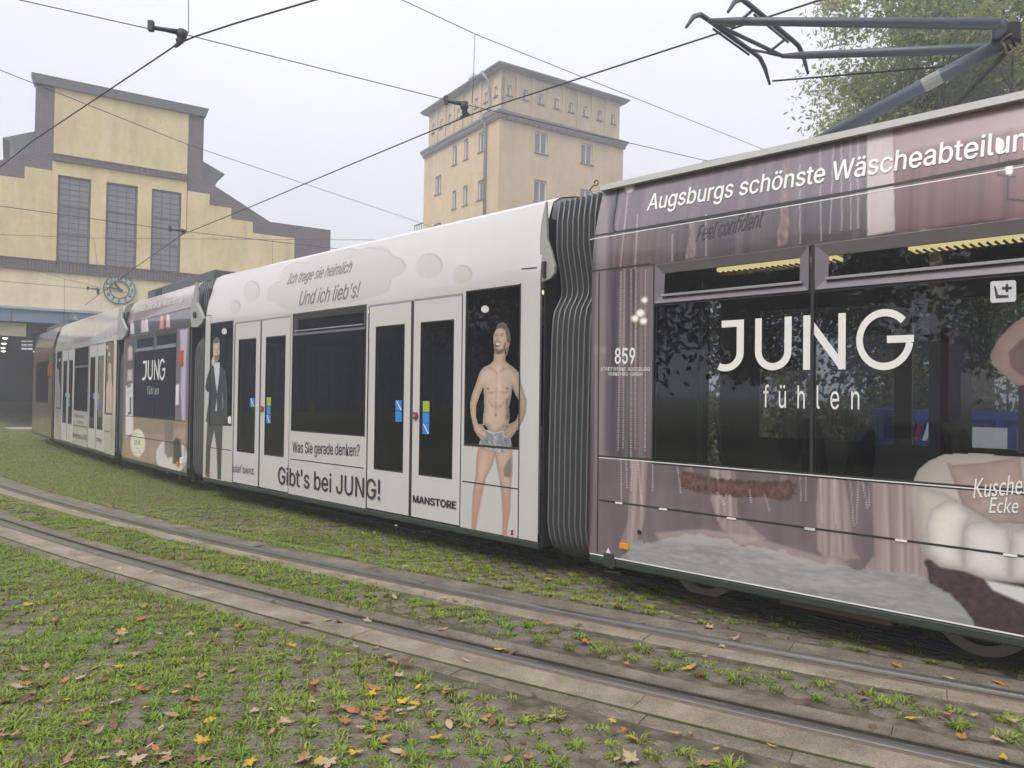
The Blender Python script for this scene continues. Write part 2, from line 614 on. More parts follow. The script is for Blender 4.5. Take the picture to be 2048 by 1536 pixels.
for q, (s, d) in enumerate(order):
    px, py = map(float, polar(s, d))
    th = math.atan2(py - CY, px - CX)
    ang = th - math.pi / 2                       # local x along the track
    z = float(gz(px, py)) + rnd.uniform(-.010, -.003)
    if q < 300:
        o = bpy.data.objects.new('paver', paver_me[q % 4])
        o.location = (px, py, z)
        o.rotation_euler = (rnd.uniform(-.02, .02), rnd.uniform(-.02, .02), ang + (math.pi if q & 1 else 0))
        link(o, ground)
    else:
        c, sn = math.cos(ang), math.sin(ang)
        vs = [(px + (a * c - b * sn) * f, py + (a * sn + b * c) * f, z + h) for f, h in ((.9, .002), (1, -.006), (1, -.03)) for a, b in OUT]
        bulk.add(vs, [tuple(range(8))] + [(k, 8 + k, 8 + (k + 1) % 8, (k + 1) % 8) for k in range(8)] + [(8 + k, 16 + k, 16 + (k + 1) % 8, 8 + (k + 1) % 8) for k in range(8)])
o = bulk.build('paver_field', STONE, ground)
tag(o, kind='stuff')

# ---- grass: real blades, tufts in the holes, closed turf where it has grown over
def blades(x, y, z, h, lean, az, w, cb, ct):
    n = len(x)
    ca, sa = np.cos(az), np.sin(az)
    base = np.stack([x, y, z], 1)
    side = np.stack([-sa, ca, np.zeros(n)], 1) * (w / 2)[:, None]
    fw = np.stack([ca, sa, np.zeros(n)], 1)
    up = np.array([0, 0, 1.])
    mid = base + fw * (lean * h * .35)[:, None] + up * (h * .6)[:, None]
    tip = base + fw * (lean * h)[:, None] + up * (h * (1 - .35 * lean))[:, None]
    V = np.stack([base - side, base + side, mid - side * .8, mid + side * .8, tip], 1).reshape(-1, 3)
    i = np.arange(n)[:, None, None] * 5
    F = (i + np.array([[0, 1, 3], [0, 3, 2], [2, 3, 4]])[None]).reshape(-1, 3)
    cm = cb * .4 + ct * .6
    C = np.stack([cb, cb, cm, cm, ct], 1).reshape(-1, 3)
    return V, F, C
def tufts(tx, ty, nb, rad, hgt, name, label, dry=.18, wid=.0045, flat=.9):
    """scatter nb blades round each (tx,ty); rad, hgt per tuft"""
    k = np.repeat(np.arange(len(tx)), nb)
    n = len(k)
    a = rng.random(n) * 2 * np.pi
    rr = rad[k] * np.sqrt(rng.random(n))
    x, y = tx[k] + np.cos(a) * rr, ty[k] + np.sin(a) * rr
    az = a + rng.normal(0, .7, n)
    h = hgt[k] * rng.uniform(.45, 1.15, n)
    lean = np.clip(rng.normal(flat, .35, n), .1, 1.8)
    w = wid * rng.uniform(.7, 1.6, n) * (.6 + hgt[k] / .06 * .4)
    tone = (vnoise(tx * 1.3, ty * 1.3) * 1.1 - .1)[k]
    g = np.array([.17, .285, .035])[None] * (0.75 + .6 * rng.random(n))[:, None]
    yg = np.array([.34, .41, .065])[None] * (0.8 + .4 * rng.random(n))[:, None]
    br = np.array([.24, .18, .085])[None] * (0.6 + .6 * rng.random(n))[:, None]
    mixf = np.clip(tone + rng.normal(0, .25, n), 0, 1)[:, None]
    ct = g * (1 - mixf) + yg * mixf
    isdry = rng.random(n) < np.clip(dry + (vnoise(tx * 2.1 + 9, ty * 2.1) - .5)[k] * .9, .03, .8)
    ct[isdry] = br[isdry]
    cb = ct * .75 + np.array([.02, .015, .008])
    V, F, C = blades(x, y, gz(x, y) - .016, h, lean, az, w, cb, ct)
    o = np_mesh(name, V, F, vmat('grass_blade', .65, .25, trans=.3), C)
    tag(o, label, None, None, 'stuff')
    return o
H = np.array(holes)
la = lawn_amount(H[:, 0], H[:, 1])
vis = rng.random(len(H)) < (.93 + .05 * la)
worn = (H[:, 2] > .9) & (H[:, 0] > 1.2)                    # ground bare in the tram's shade
vis &= ~(worn & (rng.random(len(H)) < .65))
Hh = H[vis] + np.concatenate([rng.normal(0, .014, (vis.sum(), 2)), np.zeros((vis.sum(), 1))], 1)
tufts(Hh[:, 0], Hh[:, 1], 64, rng.uniform(.034, .066, len(Hh)), rng.uniform(.022, .054, len(Hh)), 'grass', 'tufts of grass growing in the paving holes', .14, .0085, 1.2)
# closed turf between and over the stones
def scatter(n, x0, x1, y0, y1, ok):
    x, y = rng.uniform(x0, x1, n), rng.uniform(y0, y1, n)
    m = ok(x, y) & (np.abs(x) < .72 * y + .6)
    return x[m], y[m]
def off_concrete(d):
    return (d < -.90) | (np.abs(d) < .285) | (d > .75)
x, y = scatter(60000, -6, 3.5, 2.6, 9, lambda x, y: off_concrete(dd(x, y)) & (rng.random(len(x)) < lawn_amount(x, y) * .75 * (vnoise(x * 2.2, y * 2.2) > .38)))
tufts(x, y, 9, rng.uniform(.03, .08, len(x)), rng.uniform(.018, .05, len(x)), 'grass', 'closed turf over the paving beside the track', .2, .0070, 1.05)
x, y = scatter(60000, -24, 3, 6, 33, lambda x, y: (dd(x, y) > .76) & (rng.random(len(x)) < lawn_amount(x, y) * .9))
sc = np.clip(y / 9, 1, 2.6)
tufts(x, y, 7, .07 * sc, rng.uniform(.025, .05, len(x)) * sc ** .5, 'grass', 'mown lawn between the tracks and the depot', .16, .006)
x, y = scatter(9000, -22, -5.5, 7, 26, lambda x, y: off_concrete(dd(x, y)) & (dd(x, y) < .3))
sc = np.clip(y / 9, 1, 2.4)
tufts(x, y, 8, .06 * sc, rng.uniform(.03, .05, len(x)) * sc ** .5, 'grass', 'turf on the inside of the track curve', .2, .006)
# ================================================================== THE TRAM
T0 = np.array([-3.0, 10.9, -.2])
tram = thing('tram', 'long articulated tram wrapped in fashion advertising, pantograph raised', 'tram', tuple(T0))
HT, HC, YC = 3.18, 2.42, .17               # roof edge, where the cove starts, how far it leans in
def prof(h):
    return YC * np.clip((np.asarray(h, float) - HC) / (HT - HC), 0, 1.2) ** 1.8
class Frame:
    """x along the side (to the right), y into the tram, z up; origin at the lower left corner of the wrap"""
    def __init__(s, A, B):
        s.A, B = np.array(A, float), np.array(B, float)
        s.e = (B - s.A) / np.linalg.norm(B - s.A)
        s.i = np.cross([0, 0, 1], s.e)
        s.i /= np.linalg.norm(s.i)
        s.u = np.cross(s.e, s.i)
        s.L = float(np.linalg.norm(B - s.A))
        M = Matrix.Identity(4)
        for k in range(3):
            M[k][0], M[k][1], M[k][2], M[k][3] = s.e[k], s.i[k], s.u[k], s.A[k] - T0[k]
        s.M = M
    def px(s, x, y, dep=0., curved=True):
        for _ in range(5):
            P = hit_plane(x, y, s.A + s.i * dep, s.i) - s.A
            h = float(np.dot(P, s.u))
            if not curved:
                break
            nd = float(prof(h))
            if abs(nd - dep) < 1e-4:
                break
            dep = nd
        return float(np.dot(P, s.e)), h
    def rect(s, q):
        p = [s.px(*c) for c in q]           # tl, tr, br, bl
        return ((p[0][0] + p[3][0]) / 2, (p[1][0] + p[2][0]) / 2, (p[2][1] + p[3][1]) / 2, (p[0][1] + p[1][1]) / 2)
    def world(s, x, y, z):
        return s.A + s.e * x + s.i * y + s.u * z
    def shift(s, x):
        return s.A + s.e * x
c1 = lambda X, Y: (1160 + X / 1.873, 340 + Y / 1.873)
c1b = lambda X, Y: (1540 + X / 2.1333, 240 + Y / 2.1333)
c1c = lambda X, Y: (1540 + X / 2.3406, 880 + Y / 2.3406)
c1d = lambda X, Y: (1170 + X / 4.763, 260 + Y / 4.763)
c1e = lambda X, Y: (1780 + X / 3.072, 560 + Y / 3.072)
c2 = lambda X, Y: (380 + X / 2.6946, 540 + Y / 2.6946)
c2t = lambda X, Y: (380 + X / 2.3275, 380 + Y / 2.3275)
c2r = lambda X, Y: (700 + X / 2.075, 380 + Y / 2.075)
cm = lambda X, Y: (920 + X / 5.12, 620 + Y / 5.12)
cs = lambda X, Y: (400 + X / 4.52, 640 + Y / 4.52)
cb = lambda X, Y: (1060 + X / 5.906, 360 + Y / 5.906)
c3 = lambda X, Y: (60 + X / 3.571, 540 + Y / 3.571)
c4 = lambda X, Y: (70 + X / 4.8, 580 + Y / 4.8)
def mp(f, pts):
    return [f(*p) for p in pts]
f1 = Frame((.774, 6.474, .216), (2.967, 4.394, .248))
f1 = Frame(f1.shift(f1.px(1178, 1107)[0]), (2.967, 4.394, .248))
L1 = 3.98
f2 = Frame((-4.87, 12.12, .133), (.263, 7.034, .213))
L2 = f2.L
f3 = Frame((-7.856, 15.579, .07), (-5.251, 12.578, .119))
_a, _b = f3.px(243.4, 913.8)[0], f3.px(374, 946.5)[0]
f3 = Frame(f3.shift(_a), f3.shift(_b))
L3 = f3.L
f4 = Frame((-12.667, 21.284, -.005), (-8.145, 15.862, .061))
_a, _b = f4.px(107.6, 876)[0], f4.px(229, 911)[0]
f4 = Frame(f4.shift(_a), f4.shift(_b))
L4 = f4.L
_e5 = np.array([math.sin(R(-38.6)), math.cos(R(-38.6)), -.0105])
_B5 = f4.shift(-.42)
f5 = Frame(_B5 + _e5 * 4.2, _B5)
L5 = f5.L

# ------------------------------------------------------------------ print painter (flat advertising film)
def sd_poly(P, poly):
    poly = np.array(poly, float)
    d = np.full(len(P), 1e18)
    ins = np.zeros(len(P), bool)
    j = len(poly) - 1
    for i in range(len(poly)):
        a, b = poly[i], poly[j]
        e, w = b - a, P - a
        t = np.clip((w @ e) / max(e @ e, 1e-9), 0, 1)
        q = w - t[:, None] * e
        d = np.minimum(d, (q * q).sum(1))
        if a[1] != b[1]:
            c = (P[:, 1] >= min(a[1], b[1])) & (P[:, 1] < max(a[1], b[1]))
            xi = a[0] + (P[:, 1] - a[1]) * e[0] / e[1]
            ins ^= c & (P[:, 0] < xi)
        j = i
    d = np.sqrt(d)
    return np.where(ins, -d, d)
class Paint:
    def __init__(s, P, S, H, base):
        s.P, s.S, s.H = P, S, H
        s.c = np.array(np.broadcast_to(np.asarray(base, float), (len(P), 3)))
        s.a = np.zeros(len(P))
    def _put(s, m, k, col, alpha):
        w = (np.clip(k, 0, 1) * alpha)
        c = col(s.P[m], s.S[m], s.H[m]) if callable(col) else np.asarray(col, float)[None]
        s.c[m] = s.c[m] * (1 - w[:, None]) + c * w[:, None]
        s.a[m] = np.maximum(s.a[m], w)
    def poly(s, pts, col, soft=2., alpha=1., edge=0., ew=6., rag=0., rf=40.):
        pts = np.array(pts, float)
        lo, hi = pts.min(0) - soft - 2, pts.max(0) + soft + 2
        m = np.where(((s.P > lo) & (s.P < hi)).all(1))[0]
        if len(m) == 0:
            return
        sd = sd_poly(s.P[m], pts)
        if rag:
            sd = sd + rag * (2 * vnoise(s.S[m] * rf, s.H[m] * rf, 3) - 1)
        k = .5 - sd / soft
        if edge:
            base = col
            sh = 1 - edge * np.exp(np.minimum(sd, 0) / ew)
            fn = (lambda P, S, H: (base(P, S, H) if callable(base) else np.asarray(base, float)[None]) * sh[:, None])
            s._put(m, k, fn, alpha)
        else:
            s._put(m, k, col, alpha)
    def ell(s, cx, cy, rx, ry, col, soft=2., alpha=1., edge=0.):
        s.poly([(cx + rx * math.cos(t), cy + ry * math.sin(t)) for t in np.linspace(0, 2 * math.pi, 28, endpoint=False)], col, soft, alpha, edge)
    def line(s, pts, w, col, alpha=1., soft=1.5):
        for a, b in zip(pts[:-1], pts[1:]):
            a, b = np.array(a, float), np.array(b, float)
            lo, hi = np.minimum(a, b) - w - 2, np.maximum(a, b) + w + 2
            m = np.where(((s.P > lo) & (s.P < hi)).all(1))[0]
            if len(m) == 0:
                continue
            e, q = b - a, s.P[m] - a
            t = np.clip((q @ e) / max(e @ e, 1e-9), 0, 1)
            d = np.linalg.norm(q - t[:, None] * e, axis=1)
            s._put(m, .5 - (d - w / 2) / soft, col, alpha)
def tone(col, amp, fx, fy):
    """colour function with noise in (s,h)"""
    c = np.asarray(col, float)
    return lambda P, S, H: c[None] * (1 + amp * (2 * vnoise(S * fx + 5, H * fy + 2) - 1))[:, None]
FILM = vmat('printed_film', .28, .5, coat=.9)
def grid_axis(a, b, step, cuts):
    n = max(1, int(round((b - a) / step)))
    xs = list(np.linspace(a, b, n + 1)) + [c for c in cuts if a < c < b]
    xs = sorted(xs)
    out = [xs[0]]
    for v in xs[1:]:
        if v - out[-1] > step * .2 or v == xs[-1]:
            out.append(v)
        elif any(abs(v - c) < 1e-9 for c in cuts):
            out[-1] = v
    return np.array(out)
def skin(fr, s0, s1, h0, h1, step, holes, paint, name, mtl, off=0., keep_alpha=False):
    hx = grid_axis(s0, s1, step, [c for q in holes for c in q[:2]])
    hz = grid_axis(h0, h1, step, [c for q in holes for c in q[2:]] + [HC])
    SS, HH = np.meshgrid(hx, hz)
    S, Hh = SS.ravel(), HH.ravel()
    Y = prof(Hh) - off
    V = np.stack([S, Y, Hh], 1)
    W = fr.A + S[:, None] * fr.e + Y[:, None] * fr.i + Hh[:, None] * fr.u
    P = Paint(proj_np(W), S, Hh, (.5, .5, .5))
    paint(P)
    n, k = len(hx), len(hz)
    i = (np.arange(k - 1)[:, None] * n + np.arange(n - 1)[None])
    cxm, czm = (hx[:-1] + hx[1:]) / 2, (hz[:-1] + hz[1:]) / 2
    keep = np.ones((k - 1, n - 1), bool)
    for a, b, c, d in holes:
        keep &= ~(((cxm > a) & (cxm < b))[None] & ((czm > c) & (czm < d))[:, None])
    i = i[keep]
    F = np.stack([i, i + 1, i + n + 1, i + n], 1)
    if keep_alpha:
        F = F[P.a[F].mean(1) > .5]
        if len(F) == 0:
            return None
        u, inv = np.unique(F, return_inverse=True)
        V, P.c, F = V[u], P.c[u], inv.reshape(F.shape)
    return np_mesh(name, V, F, mtl, np.clip(P.c, 0, .9), tram, fr.M, smooth=True)

# ------------------------------------------------------------------ shared tram materials and parts
RUBBER = mat('black_rubber', (.022, .022, .024), .55, 0, .2, 12)
SILL = mat('green_black_sill', (.030, .040, .032), .45, 0, .3, 9)
UNDER = mat('underframe', (.018, .018, .018), .8, 0, .4, 8)
WHITE = mat('white_panel', (.545, .53, .52), .28, 0, .04, 3, coat=.3)
GREYP = mat('grey_panel', (.33, .33, .32), .4, 0, .08, 4)
LINER = mat('interior_grey', (.32, .32, .33), .6, 0, .1, 4)
FLOORM = mat('tram_floor', (.05, .05, .055), .7, 0, .2, 20)
SEATM = mat('seat_cloth', (.018, .02, .03), .8, 0, .5, 60)
GRAB = mat('grab_rail_green', (.10, .14, .07), .4, 0, .1, 9)
GLASS = glass('tinted_glass', (.64, .66, .68))
GLASSF = glass('clear_glass', (.86, .88, .88))
GLASS2 = glass('dark_film_glass', (.10, .105, .115))
LETTER = mat('print_dark', (.035, .033, .037), .4, 0, .05, 9)
LETTERW = mat('print_white', (.74, .735, .72), .4, 0, .04, 9)
LETTERG = mat('print_grey', (.17, .165, .165), .4, 0, .05, 9)
ALU = mat('aluminium', (.42, .41, .42), .35, .6, .12, 8)
TUBE = emit('warm_tube', (1.0, .82, .36), 1.1)
def part(mb, name, m, fr, parent=None, **k):
    """a part in a frame's coordinates; with a parent that is itself a part it shares that part's frame"""
    if parent is None:
        return mb.build(name, m, tram, fr.M, **k)
    return mb.build(name, m, parent, None, **k)
def ring(mb, r, w, y0, y1):
    a, b, c, d = r
    mb.box(a, a + w, y0, y1, c, d)
    mb.box(b - w, b, y0, y1, c, d)
    mb.box(a + w, b - w, y0, y1, c, c + w)
    mb.box(a + w, b - w, y0, y1, d - w, d)
    return mb
def mitre_frame(mb, r, w, y0, y1, slope=.03):
    """bevelled window frame: outer edge flush, inner edge set back"""
    a, b, c, d = r
    o = [(a, c), (b, c), (b, d), (a, d)]
    i = [(a + w, c + w), (b - w, c + w), (b - w, d - w), (a + w, d - w)]
    vs = [(p[0], y0, p[1]) for p in o] + [(p[0], y0 + slope, p[1]) for p in i] + [(p[0], y1, p[1]) for p in i] + [(p[0], y1, p[1]) for p in o]
    fs = []
    for k in range(4):
        n = (k + 1) % 4
        fs += [(k, n, 4 + n, 4 + k), (4 + k, 4 + n, 8 + n, 8 + k), (8 + k, 8 + n, 12 + n, 12 + k), (12 + k, 12 + n, n, k)]
    return mb.add(vs, fs)
def lettering(fr, txt, p0, p1, cap, m, name='lettering', bold=0., shear=0., spacing=1., off=.004, parent=None, base=None, font=True):
    """text from pixel p0 (baseline, left) to p1 (baseline, right); cap = pixel of the top of the first capital"""
    a, b, t = fr.px(*p0), fr.px(*p1), fr.px(*cap)
    v, f = text_mesh(txt, bold, shear, spacing, font)
    capv = text_mesh('H', 0, 0, 1, font)[0][:, 1].max()
    x0, x1 = v[:, 0].min(), v[:, 0].max()
    S = a[0] + (v[:, 0] - x0) / (x1 - x0) * (b[0] - a[0])
    Hh = a[1] + (v[:, 0] - x0) / (x1 - x0) * (b[1] - a[1]) + v[:, 1] / capv * (t[1] - a[1])
    return flat_decal(fr, S, Hh, f, m, name, off, parent, lay=layers(len(v), bold))
def flat_decal(fr, S, Hh, tris, m, name, off=.004, parent=None, depth=0., lay=None):
    bm = bmesh.new()
    lay = np.zeros(len(S)) if lay is None else lay
    vs = [bm.verts.new((x, l, z)) for x, z, l in zip(S, Hh, lay)]
    for t in tris:
        try:
            bm.faces.new([vs[i] for i in t])
        except ValueError:
            pass
    if max(Hh) > HC:
        for k in range(8):
            hb = HC + (HT - HC) * k / 8
            bmesh.ops.bisect_plane(bm, geom=bm.verts[:] + bm.edges[:] + bm.faces[:], plane_co=(0, 0, hb), plane_no=(0, 0, 1))
    for v in bm.verts:
        v.co.y = float(prof(v.co.z)) + depth - off - v.co.y
    me = bpy.data.meshes.new(name)
    bm.to_mesh(me)
    bm.free()
    me.materials.append(m)
    o = bpy.data.objects.new(name, me)
    return link(o, parent or tram, None if parent else fr.M)
def poly_decal(fr, pts, m, name, off=.004, parent=None, depth=0., px=True):
    q = [fr.px(*p) for p in pts] if px else pts
    tri = tessellate_polygon([[Vector((a, b, 0)) for a, b in q]])
    return flat_decal(fr, [a for a, b in q], [b for a, b in q], tri, m, name, off, parent, depth)
def seam(fr, p0, p1, w=.012, m=None, name='panel_joint', off=.0022):
    a, b = fr.px(*p0), fr.px(*p1)
    dx, dz = b[0] - a[0], b[1] - a[1]
    l = math.hypot(dx, dz)
    nx_, nz_ = -dz / l * w / 2, dx / l * w / 2
    n = max(1, int(l / .25)) if max(a[1], b[1]) > HC else 1
    S, Hh, F = [], [], []
    for k in range(n + 1):
        t = k / n
        S += [a[0] + dx * t + nx_, a[0] + dx * t - nx_]
        Hh += [a[1] + dz * t + nz_, a[1] + dz * t - nz_]
    F = [(2 * k, 2 * k + 1, 2 * k + 3, 2 * k + 2) for k in range(n)]
    return flat_decal(fr, S, Hh, F, m or RUBBER, name, off)
def body(fr, L, far_holes, trim=None, roofbox=None):
    """roof, floor, ends, far wall, underframe of one section"""
    mb = MB()
    pr = [(float(prof(h)), h) for h in np.linspace(3.0, HT, 5)] + [(.27, 3.235), (.5, 3.29), (1.15, 3.32), (1.8, 3.29), (2.03, 3.235), (2.3 - YC, HT), (2.3, HC)]
    vs = [(x, y + .004 * (k < 5), z - .004 * (k < 5)) for x in (0, L) for k, (y, z) in enumerate(pr)]
    n = len(pr)
    mb.add(vs, [(k, k + 1, n + k + 1, n + k) for k in range(n - 1)])
    part(mb, 'roof', trim or GREYP, fr)
    for x in (.003, L - .003):
        cap = [(y + .01, z - .01) for y, z in pr[4:]] + [(2.29, HC), (.01, HC)]
        q = MB()
        q.v = [(x, y, z) for y, z in cap]
        q.f = [tuple(range(len(cap)))]
        part(q, 'roof_end', GREYP, fr)
    mb = MB()
    if far_holes:
        hs_, cuts = [], sorted({0, L} | {v for q in far_holes for v in q[:2]})
        for a, b in zip(cuts[:-1], cuts[1:]):
            h = [q for q in far_holes if q[0] <= (a + b) / 2 <= q[1]]
            if h:
                mb.box(a, b, 2.26, 2.30, 0, h[0][2])
                mb.box(a, b, 2.26, 2.30, h[0][3], HC)
            else:
                mb.box(a, b, 2.26, 2.30, 0, HC)
    else:
        mb.box(0, L, 2.26, 2.30, 0, HC)
    part(mb, 'far_wall', LINER, fr)
    for a, b, c, d in far_holes:
        part(MB().box(a, b, 2.275, 2.285, c, d), 'far_window', GLASSF, fr)
    part(MB().box(0, L, .05, 2.26, .02, .07), 'floor_plate', FLOORM, fr)
    part(MB().box(.02, L - .02, .10, 2.20, 2.52, 2.56), 'ceiling', LINER, fr)
    part(MB().box(0, L, .004, .09, -.072, -.004), 'sill', SILL, fr, bevel=.015)
    part(MB().box(.05, L - .05, .30, 2.0, -.10, .0), 'underframe', UNDER, fr)
    part(MB().box(0, L, 2.22, 2.29, -.115, -.004), 'sill', SILL, fr)
def inner_lining(fr, L, holes):
    """inside of the near wall, so the shell has thickness"""
    mb = MB()
    cuts = sorted({.02, L - .02} | {min(max(v, .02), L - .02) for q in holes for v in q[:2]})
    for a, b in zip(cuts[:-1], cuts[1:]):
        if b - a < .01:
            continue
        hh = sorted([q[2:] for q in holes if q[0] <= (a + b) / 2 <= q[1]])
        z = .07
        for c, d in hh:
            if c > z:
                mb.box(a, b, .03, .045, z, c)
            z = max(z, d)
        if z < HC:
            mb.box(a, b, .03, .045, z, HC)
    part(mb, 'inner_lining', LINER, fr)
def bogie(fr, cx, wheelbase=2.05, r=.31):
    zc = -.335 + r
    part(MB().box(cx - .62, cx + .62, .74, 1.56, -.22, -.05), 'bogie_frame', UNDER, fr)
    TY = mat('worn_tyre', (.50, .44, .36), .6, .2, .15, 7)
    for dx in (-wheelbase / 2, wheelbase / 2):
        for y0, y1 in ((.60, .70), (1.60, 1.70)):
            mb = MB()
            n = 32
            ro, ri = r, r * .78
            vs, fs = [], []
            for k in range(n):
                a = 2 * math.pi * k / n
                c, s_ = math.cos(a), math.sin(a)
                for rr, yy in ((ri, y0 + .02), (ri, y0), (ro, y0), (ro, y1), (ri, y1)):
                    vs.append((cx + dx + rr * c, yy, zc + rr * s_))
            for k in range(n):
                m2 = (k + 1) % n
                for q in range(4):
                    fs.append((k * 5 + q, k * 5 + q + 1, m2 * 5 + q + 1, m2 * 5 + q))
            w = part(mb.add(vs, fs), 'wheel_tyre', TY, fr, smooth=False)
            hub = MB()
            vs = [(cx + dx, y0 + .02, zc)] + [(cx + dx + ri * math.cos(2 * math.pi * k / n), y0 + .03, zc + ri * math.sin(2 * math.pi * k / n)) for k in range(n)]
            hub.add(vs, [(0, 1 + k, 1 + (k + 1) % n) for k in range(n)])
            part(hub, 'wheel_disc', UNDER, fr, w)
        part(MB().tube([(cx + dx, .6, zc), (cx + dx, 1.7, zc)], .05), 'axle', UNDER, fr)
    part(MB().box(cx - .45, cx + .45, .60, .70, -.29, -.20), 'track_brake', RUBBER, fr)
def bellows(A, B, n, name='bellows', dark=False):
    """concertina between two sections: folds with a beaded outer edge"""
    fr = Frame(A, B)
    L = fr.L
    pr = [(.60, 3.22), (.16, 3.16), (.13, 2.95), (.13, 2.72), (.155, 2.60), (.19, 2.46), (.21, 2.34), (.205, 2.27), (.165, 2.20), (.12, 2.13), (.10, 2.04), (.09, 1.90), (.08, .9), (.08, .18), (.11, .04), (.17, -.06), (.32, -.15)]
    FOLD = mat('bellows_rubber', (.09, .094, .096), .5, 0, .2, 10)
    BEAD = mat('bellows_bead', (.16, .165, .17), .38, .1, .1, 10)
    root = part(MB().box(.0, L, .55, 1.75, -.10, 3.1), name, RUBBER, fr)
    for k in range(n):
        x0, x1 = L * k / n, L * (k + 1) / n
        xm = (x0 + x1) / 2
        mb = MB()
        m_ = len(pr)
        vs = [(x0, y + .10, z - .015 * (z > 3)) for y, z in pr] + [(xm, y, z) for y, z in pr] + [(x1, y + .10, z - .015 * (z > 3)) for y, z in pr]
        fs = [(q, q + 1, m_ + q + 1, m_ + q) for q in range(m_ - 1)] + [(m_ + q, m_ + q + 1, 2 * m_ + q + 1, 2 * m_ + q) for q in range(m_ - 1)]
        f_ = part(mb.add(vs, fs), 'fold', FOLD, fr, root)
        part(MB().tube([(xm, y, z) for y, z in pr[1:-1]], .009, 6), 'fold_bead', BEAD, fr, root, smooth=True)
    return fr
def pane(fr, r, m=None, y=.008, name='window', parent=None):
    a, b, c, d = r
    return part(MB().box(a, b, y, y + .006, c, d), name, m or GLASS, fr, parent)
def door_leaf(fr, r, g, sticker=None, label=None):
    """white leaf with its own glass, rubber edge"""
    a, b, c, d = r
    ga, gb, gc, gd = g
    mb = MB()
    y0, y1 = .003, .032
    mb.box(a, ga, y0, y1, c, d)
    mb.box(gb, b, y0, y1, c, d)
    mb.box(ga, gb, y0, y1, c, gc)
    mb.box(ga, gb, y0, y1, gd, d)
    dl = part(mb, 'door_leaf', WHITE, fr)
    part(MB().box(ga, gb, .010, .016, gc, gd), 'door_glass', GLASS, fr, dl)
    part(ring(MB(), g, .012, .002, .02), 'glass_seal', RUBBER, fr, dl)
    return dl
def seat(fr, x, y, facing=1):
    """moulded tram seat: rounded back and cushion"""
    mb = MB()
    pts = [(-.21, .45), (-.22, .75), (-.20, 1.0), (-.14, 1.13), (0, 1.17), (.14, 1.13), (.20, 1.0), (.22, .75), (.21, .45)]
    vs = []
    for dx in (0, .06):
        vs += [(x + facing * (dx - (z - .45) * .12), y + p, z) for p, z in pts]
    n = len(pts)
    fs = [tuple(range(n)), tuple(n + k for k in reversed(range(n)))] + [(k, (k + 1) % n, n + (k + 1) % n, n + k) for k in range(n)]
    b = part(mb.add(vs, fs), 'seat', SEATM, fr)
    part(MB().box(min(x, x + facing * .42), max(x, x + facing * .42), y - .21, y + .21, .40, .48), 'seat_cushion', SEATM, fr, b, bevel=.03)
    part(MB().box(x + .08 if facing > 0 else x - .2, x + .2 if facing > 0 else x - .08, y - .1, y + .1, .07, .40), 'seat_base', LINER, fr, b)
    part(MB().tube([(x - .02, y - .25, .85), (x - facing * .06, y - .25, 1.12), (x - facing * .08, y - .2, 1.2)], .016), 'seat_grip', GRAB, fr, b, smooth=True)
    return b
def ceiling_lamp(fr, x0, x1, y):
    b = part(MB().box(x0, x1, y - .08, y + .08, 2.50, 2.52), 'lamp_housing', LINER, fr)
    n = int((x1 - x0) / .05)
    mb = MB()
    for k in range(n):
        xx = x0 + (x1 - x0) * (k + .5) / n
        mb.hexa([(xx - .006, y - .11, 2.442), (xx - .002, y - .11, 2.442), (xx - .002, y + .11, 2.442), (xx - .006, y + .11, 2.442), (xx + .002, y - .11, 2.455), (xx + .006, y - .11, 2.455), (xx + .006, y + .11, 2.455), (xx + .002, y + .11, 2.455)])
    part(mb, 'lamp_louvre', mat('louvre', (.5, .42, .22), .3, .5, .05, 5), fr, b)
    part(MB().box(x0 + .02, x1 - .02, y - .10, y + .10, 2.46, 2.49), 'lamp_tube', TUBE, fr, b)
# ------------------------------------------------------------------ section 1: dark boudoir print, pantograph
def ribbon(pts, w):
    """polyline in (x,z) -> quads of width w with mitred joints"""
    P = [np.array(p, float) for p in pts]
    vs = []
    for i, p in enumerate(P):
        a = P[i] - P[i - 1] if i else P[1] - P[0]
        b = P[i + 1] - P[i] if i < len(P) - 1 else a
        a, b = a / np.linalg.norm(a), b / np.linalg.norm(b)
        t = (a + b) / np.linalg.norm(a + b)
        n = np.array([-t[1], t[0]])
        k = w / 2 / max(.4, float(np.dot(n, [-a[1], a[0]])))
        vs += [p + n * k, p - n * k]
    return vs, [(2 * i, 2 * i + 1, 2 * i + 3, 2 * i + 2) for i in range(len(P) - 1)]
def arc(cx, cz, r, a0, a1, n=14, rz=None):
    return [(cx + r * math.cos(R(a0 + (a1 - a0) * k / n)), cz + (rz or r) * math.sin(R(a0 + (a1 - a0) * k / n))) for k in range(n + 1)]
W_ = .135
GLY = {
    'J': ([[(0, 1 - W_ / 2), (.43, 1 - W_ / 2)], [(.43 - W_ / 2, 1 - W_), (.43 - W_ / 2, .36)] + arc(.08, .36, .43 - W_ / 2 - .08, 0, -118, 10, .30)[1:]], .43),
    'U': ([[(W_ / 2, 1), (W_ / 2, .36)] + arc(.36, .36, .36 - W_ / 2, 180, 360, 16, .36 - W_ / 2)[1:-1] + [(.72 - W_ / 2, .36), (.72 - W_ / 2, 1)]], .72),
    'N': ([[(W_ / 2, 0), (W_ / 2, 1)], [(W_ * .55, .93), (.80 - W_ * .55, .07)], [(.80 - W_ / 2, 0), (.80 - W_ / 2, 1)]], .80),
    'G': ([arc(.53, .5, .53 - W_ / 2, 42, 352, 30) , [(1.06, .5), (.58, .5)]], 1.06),
}
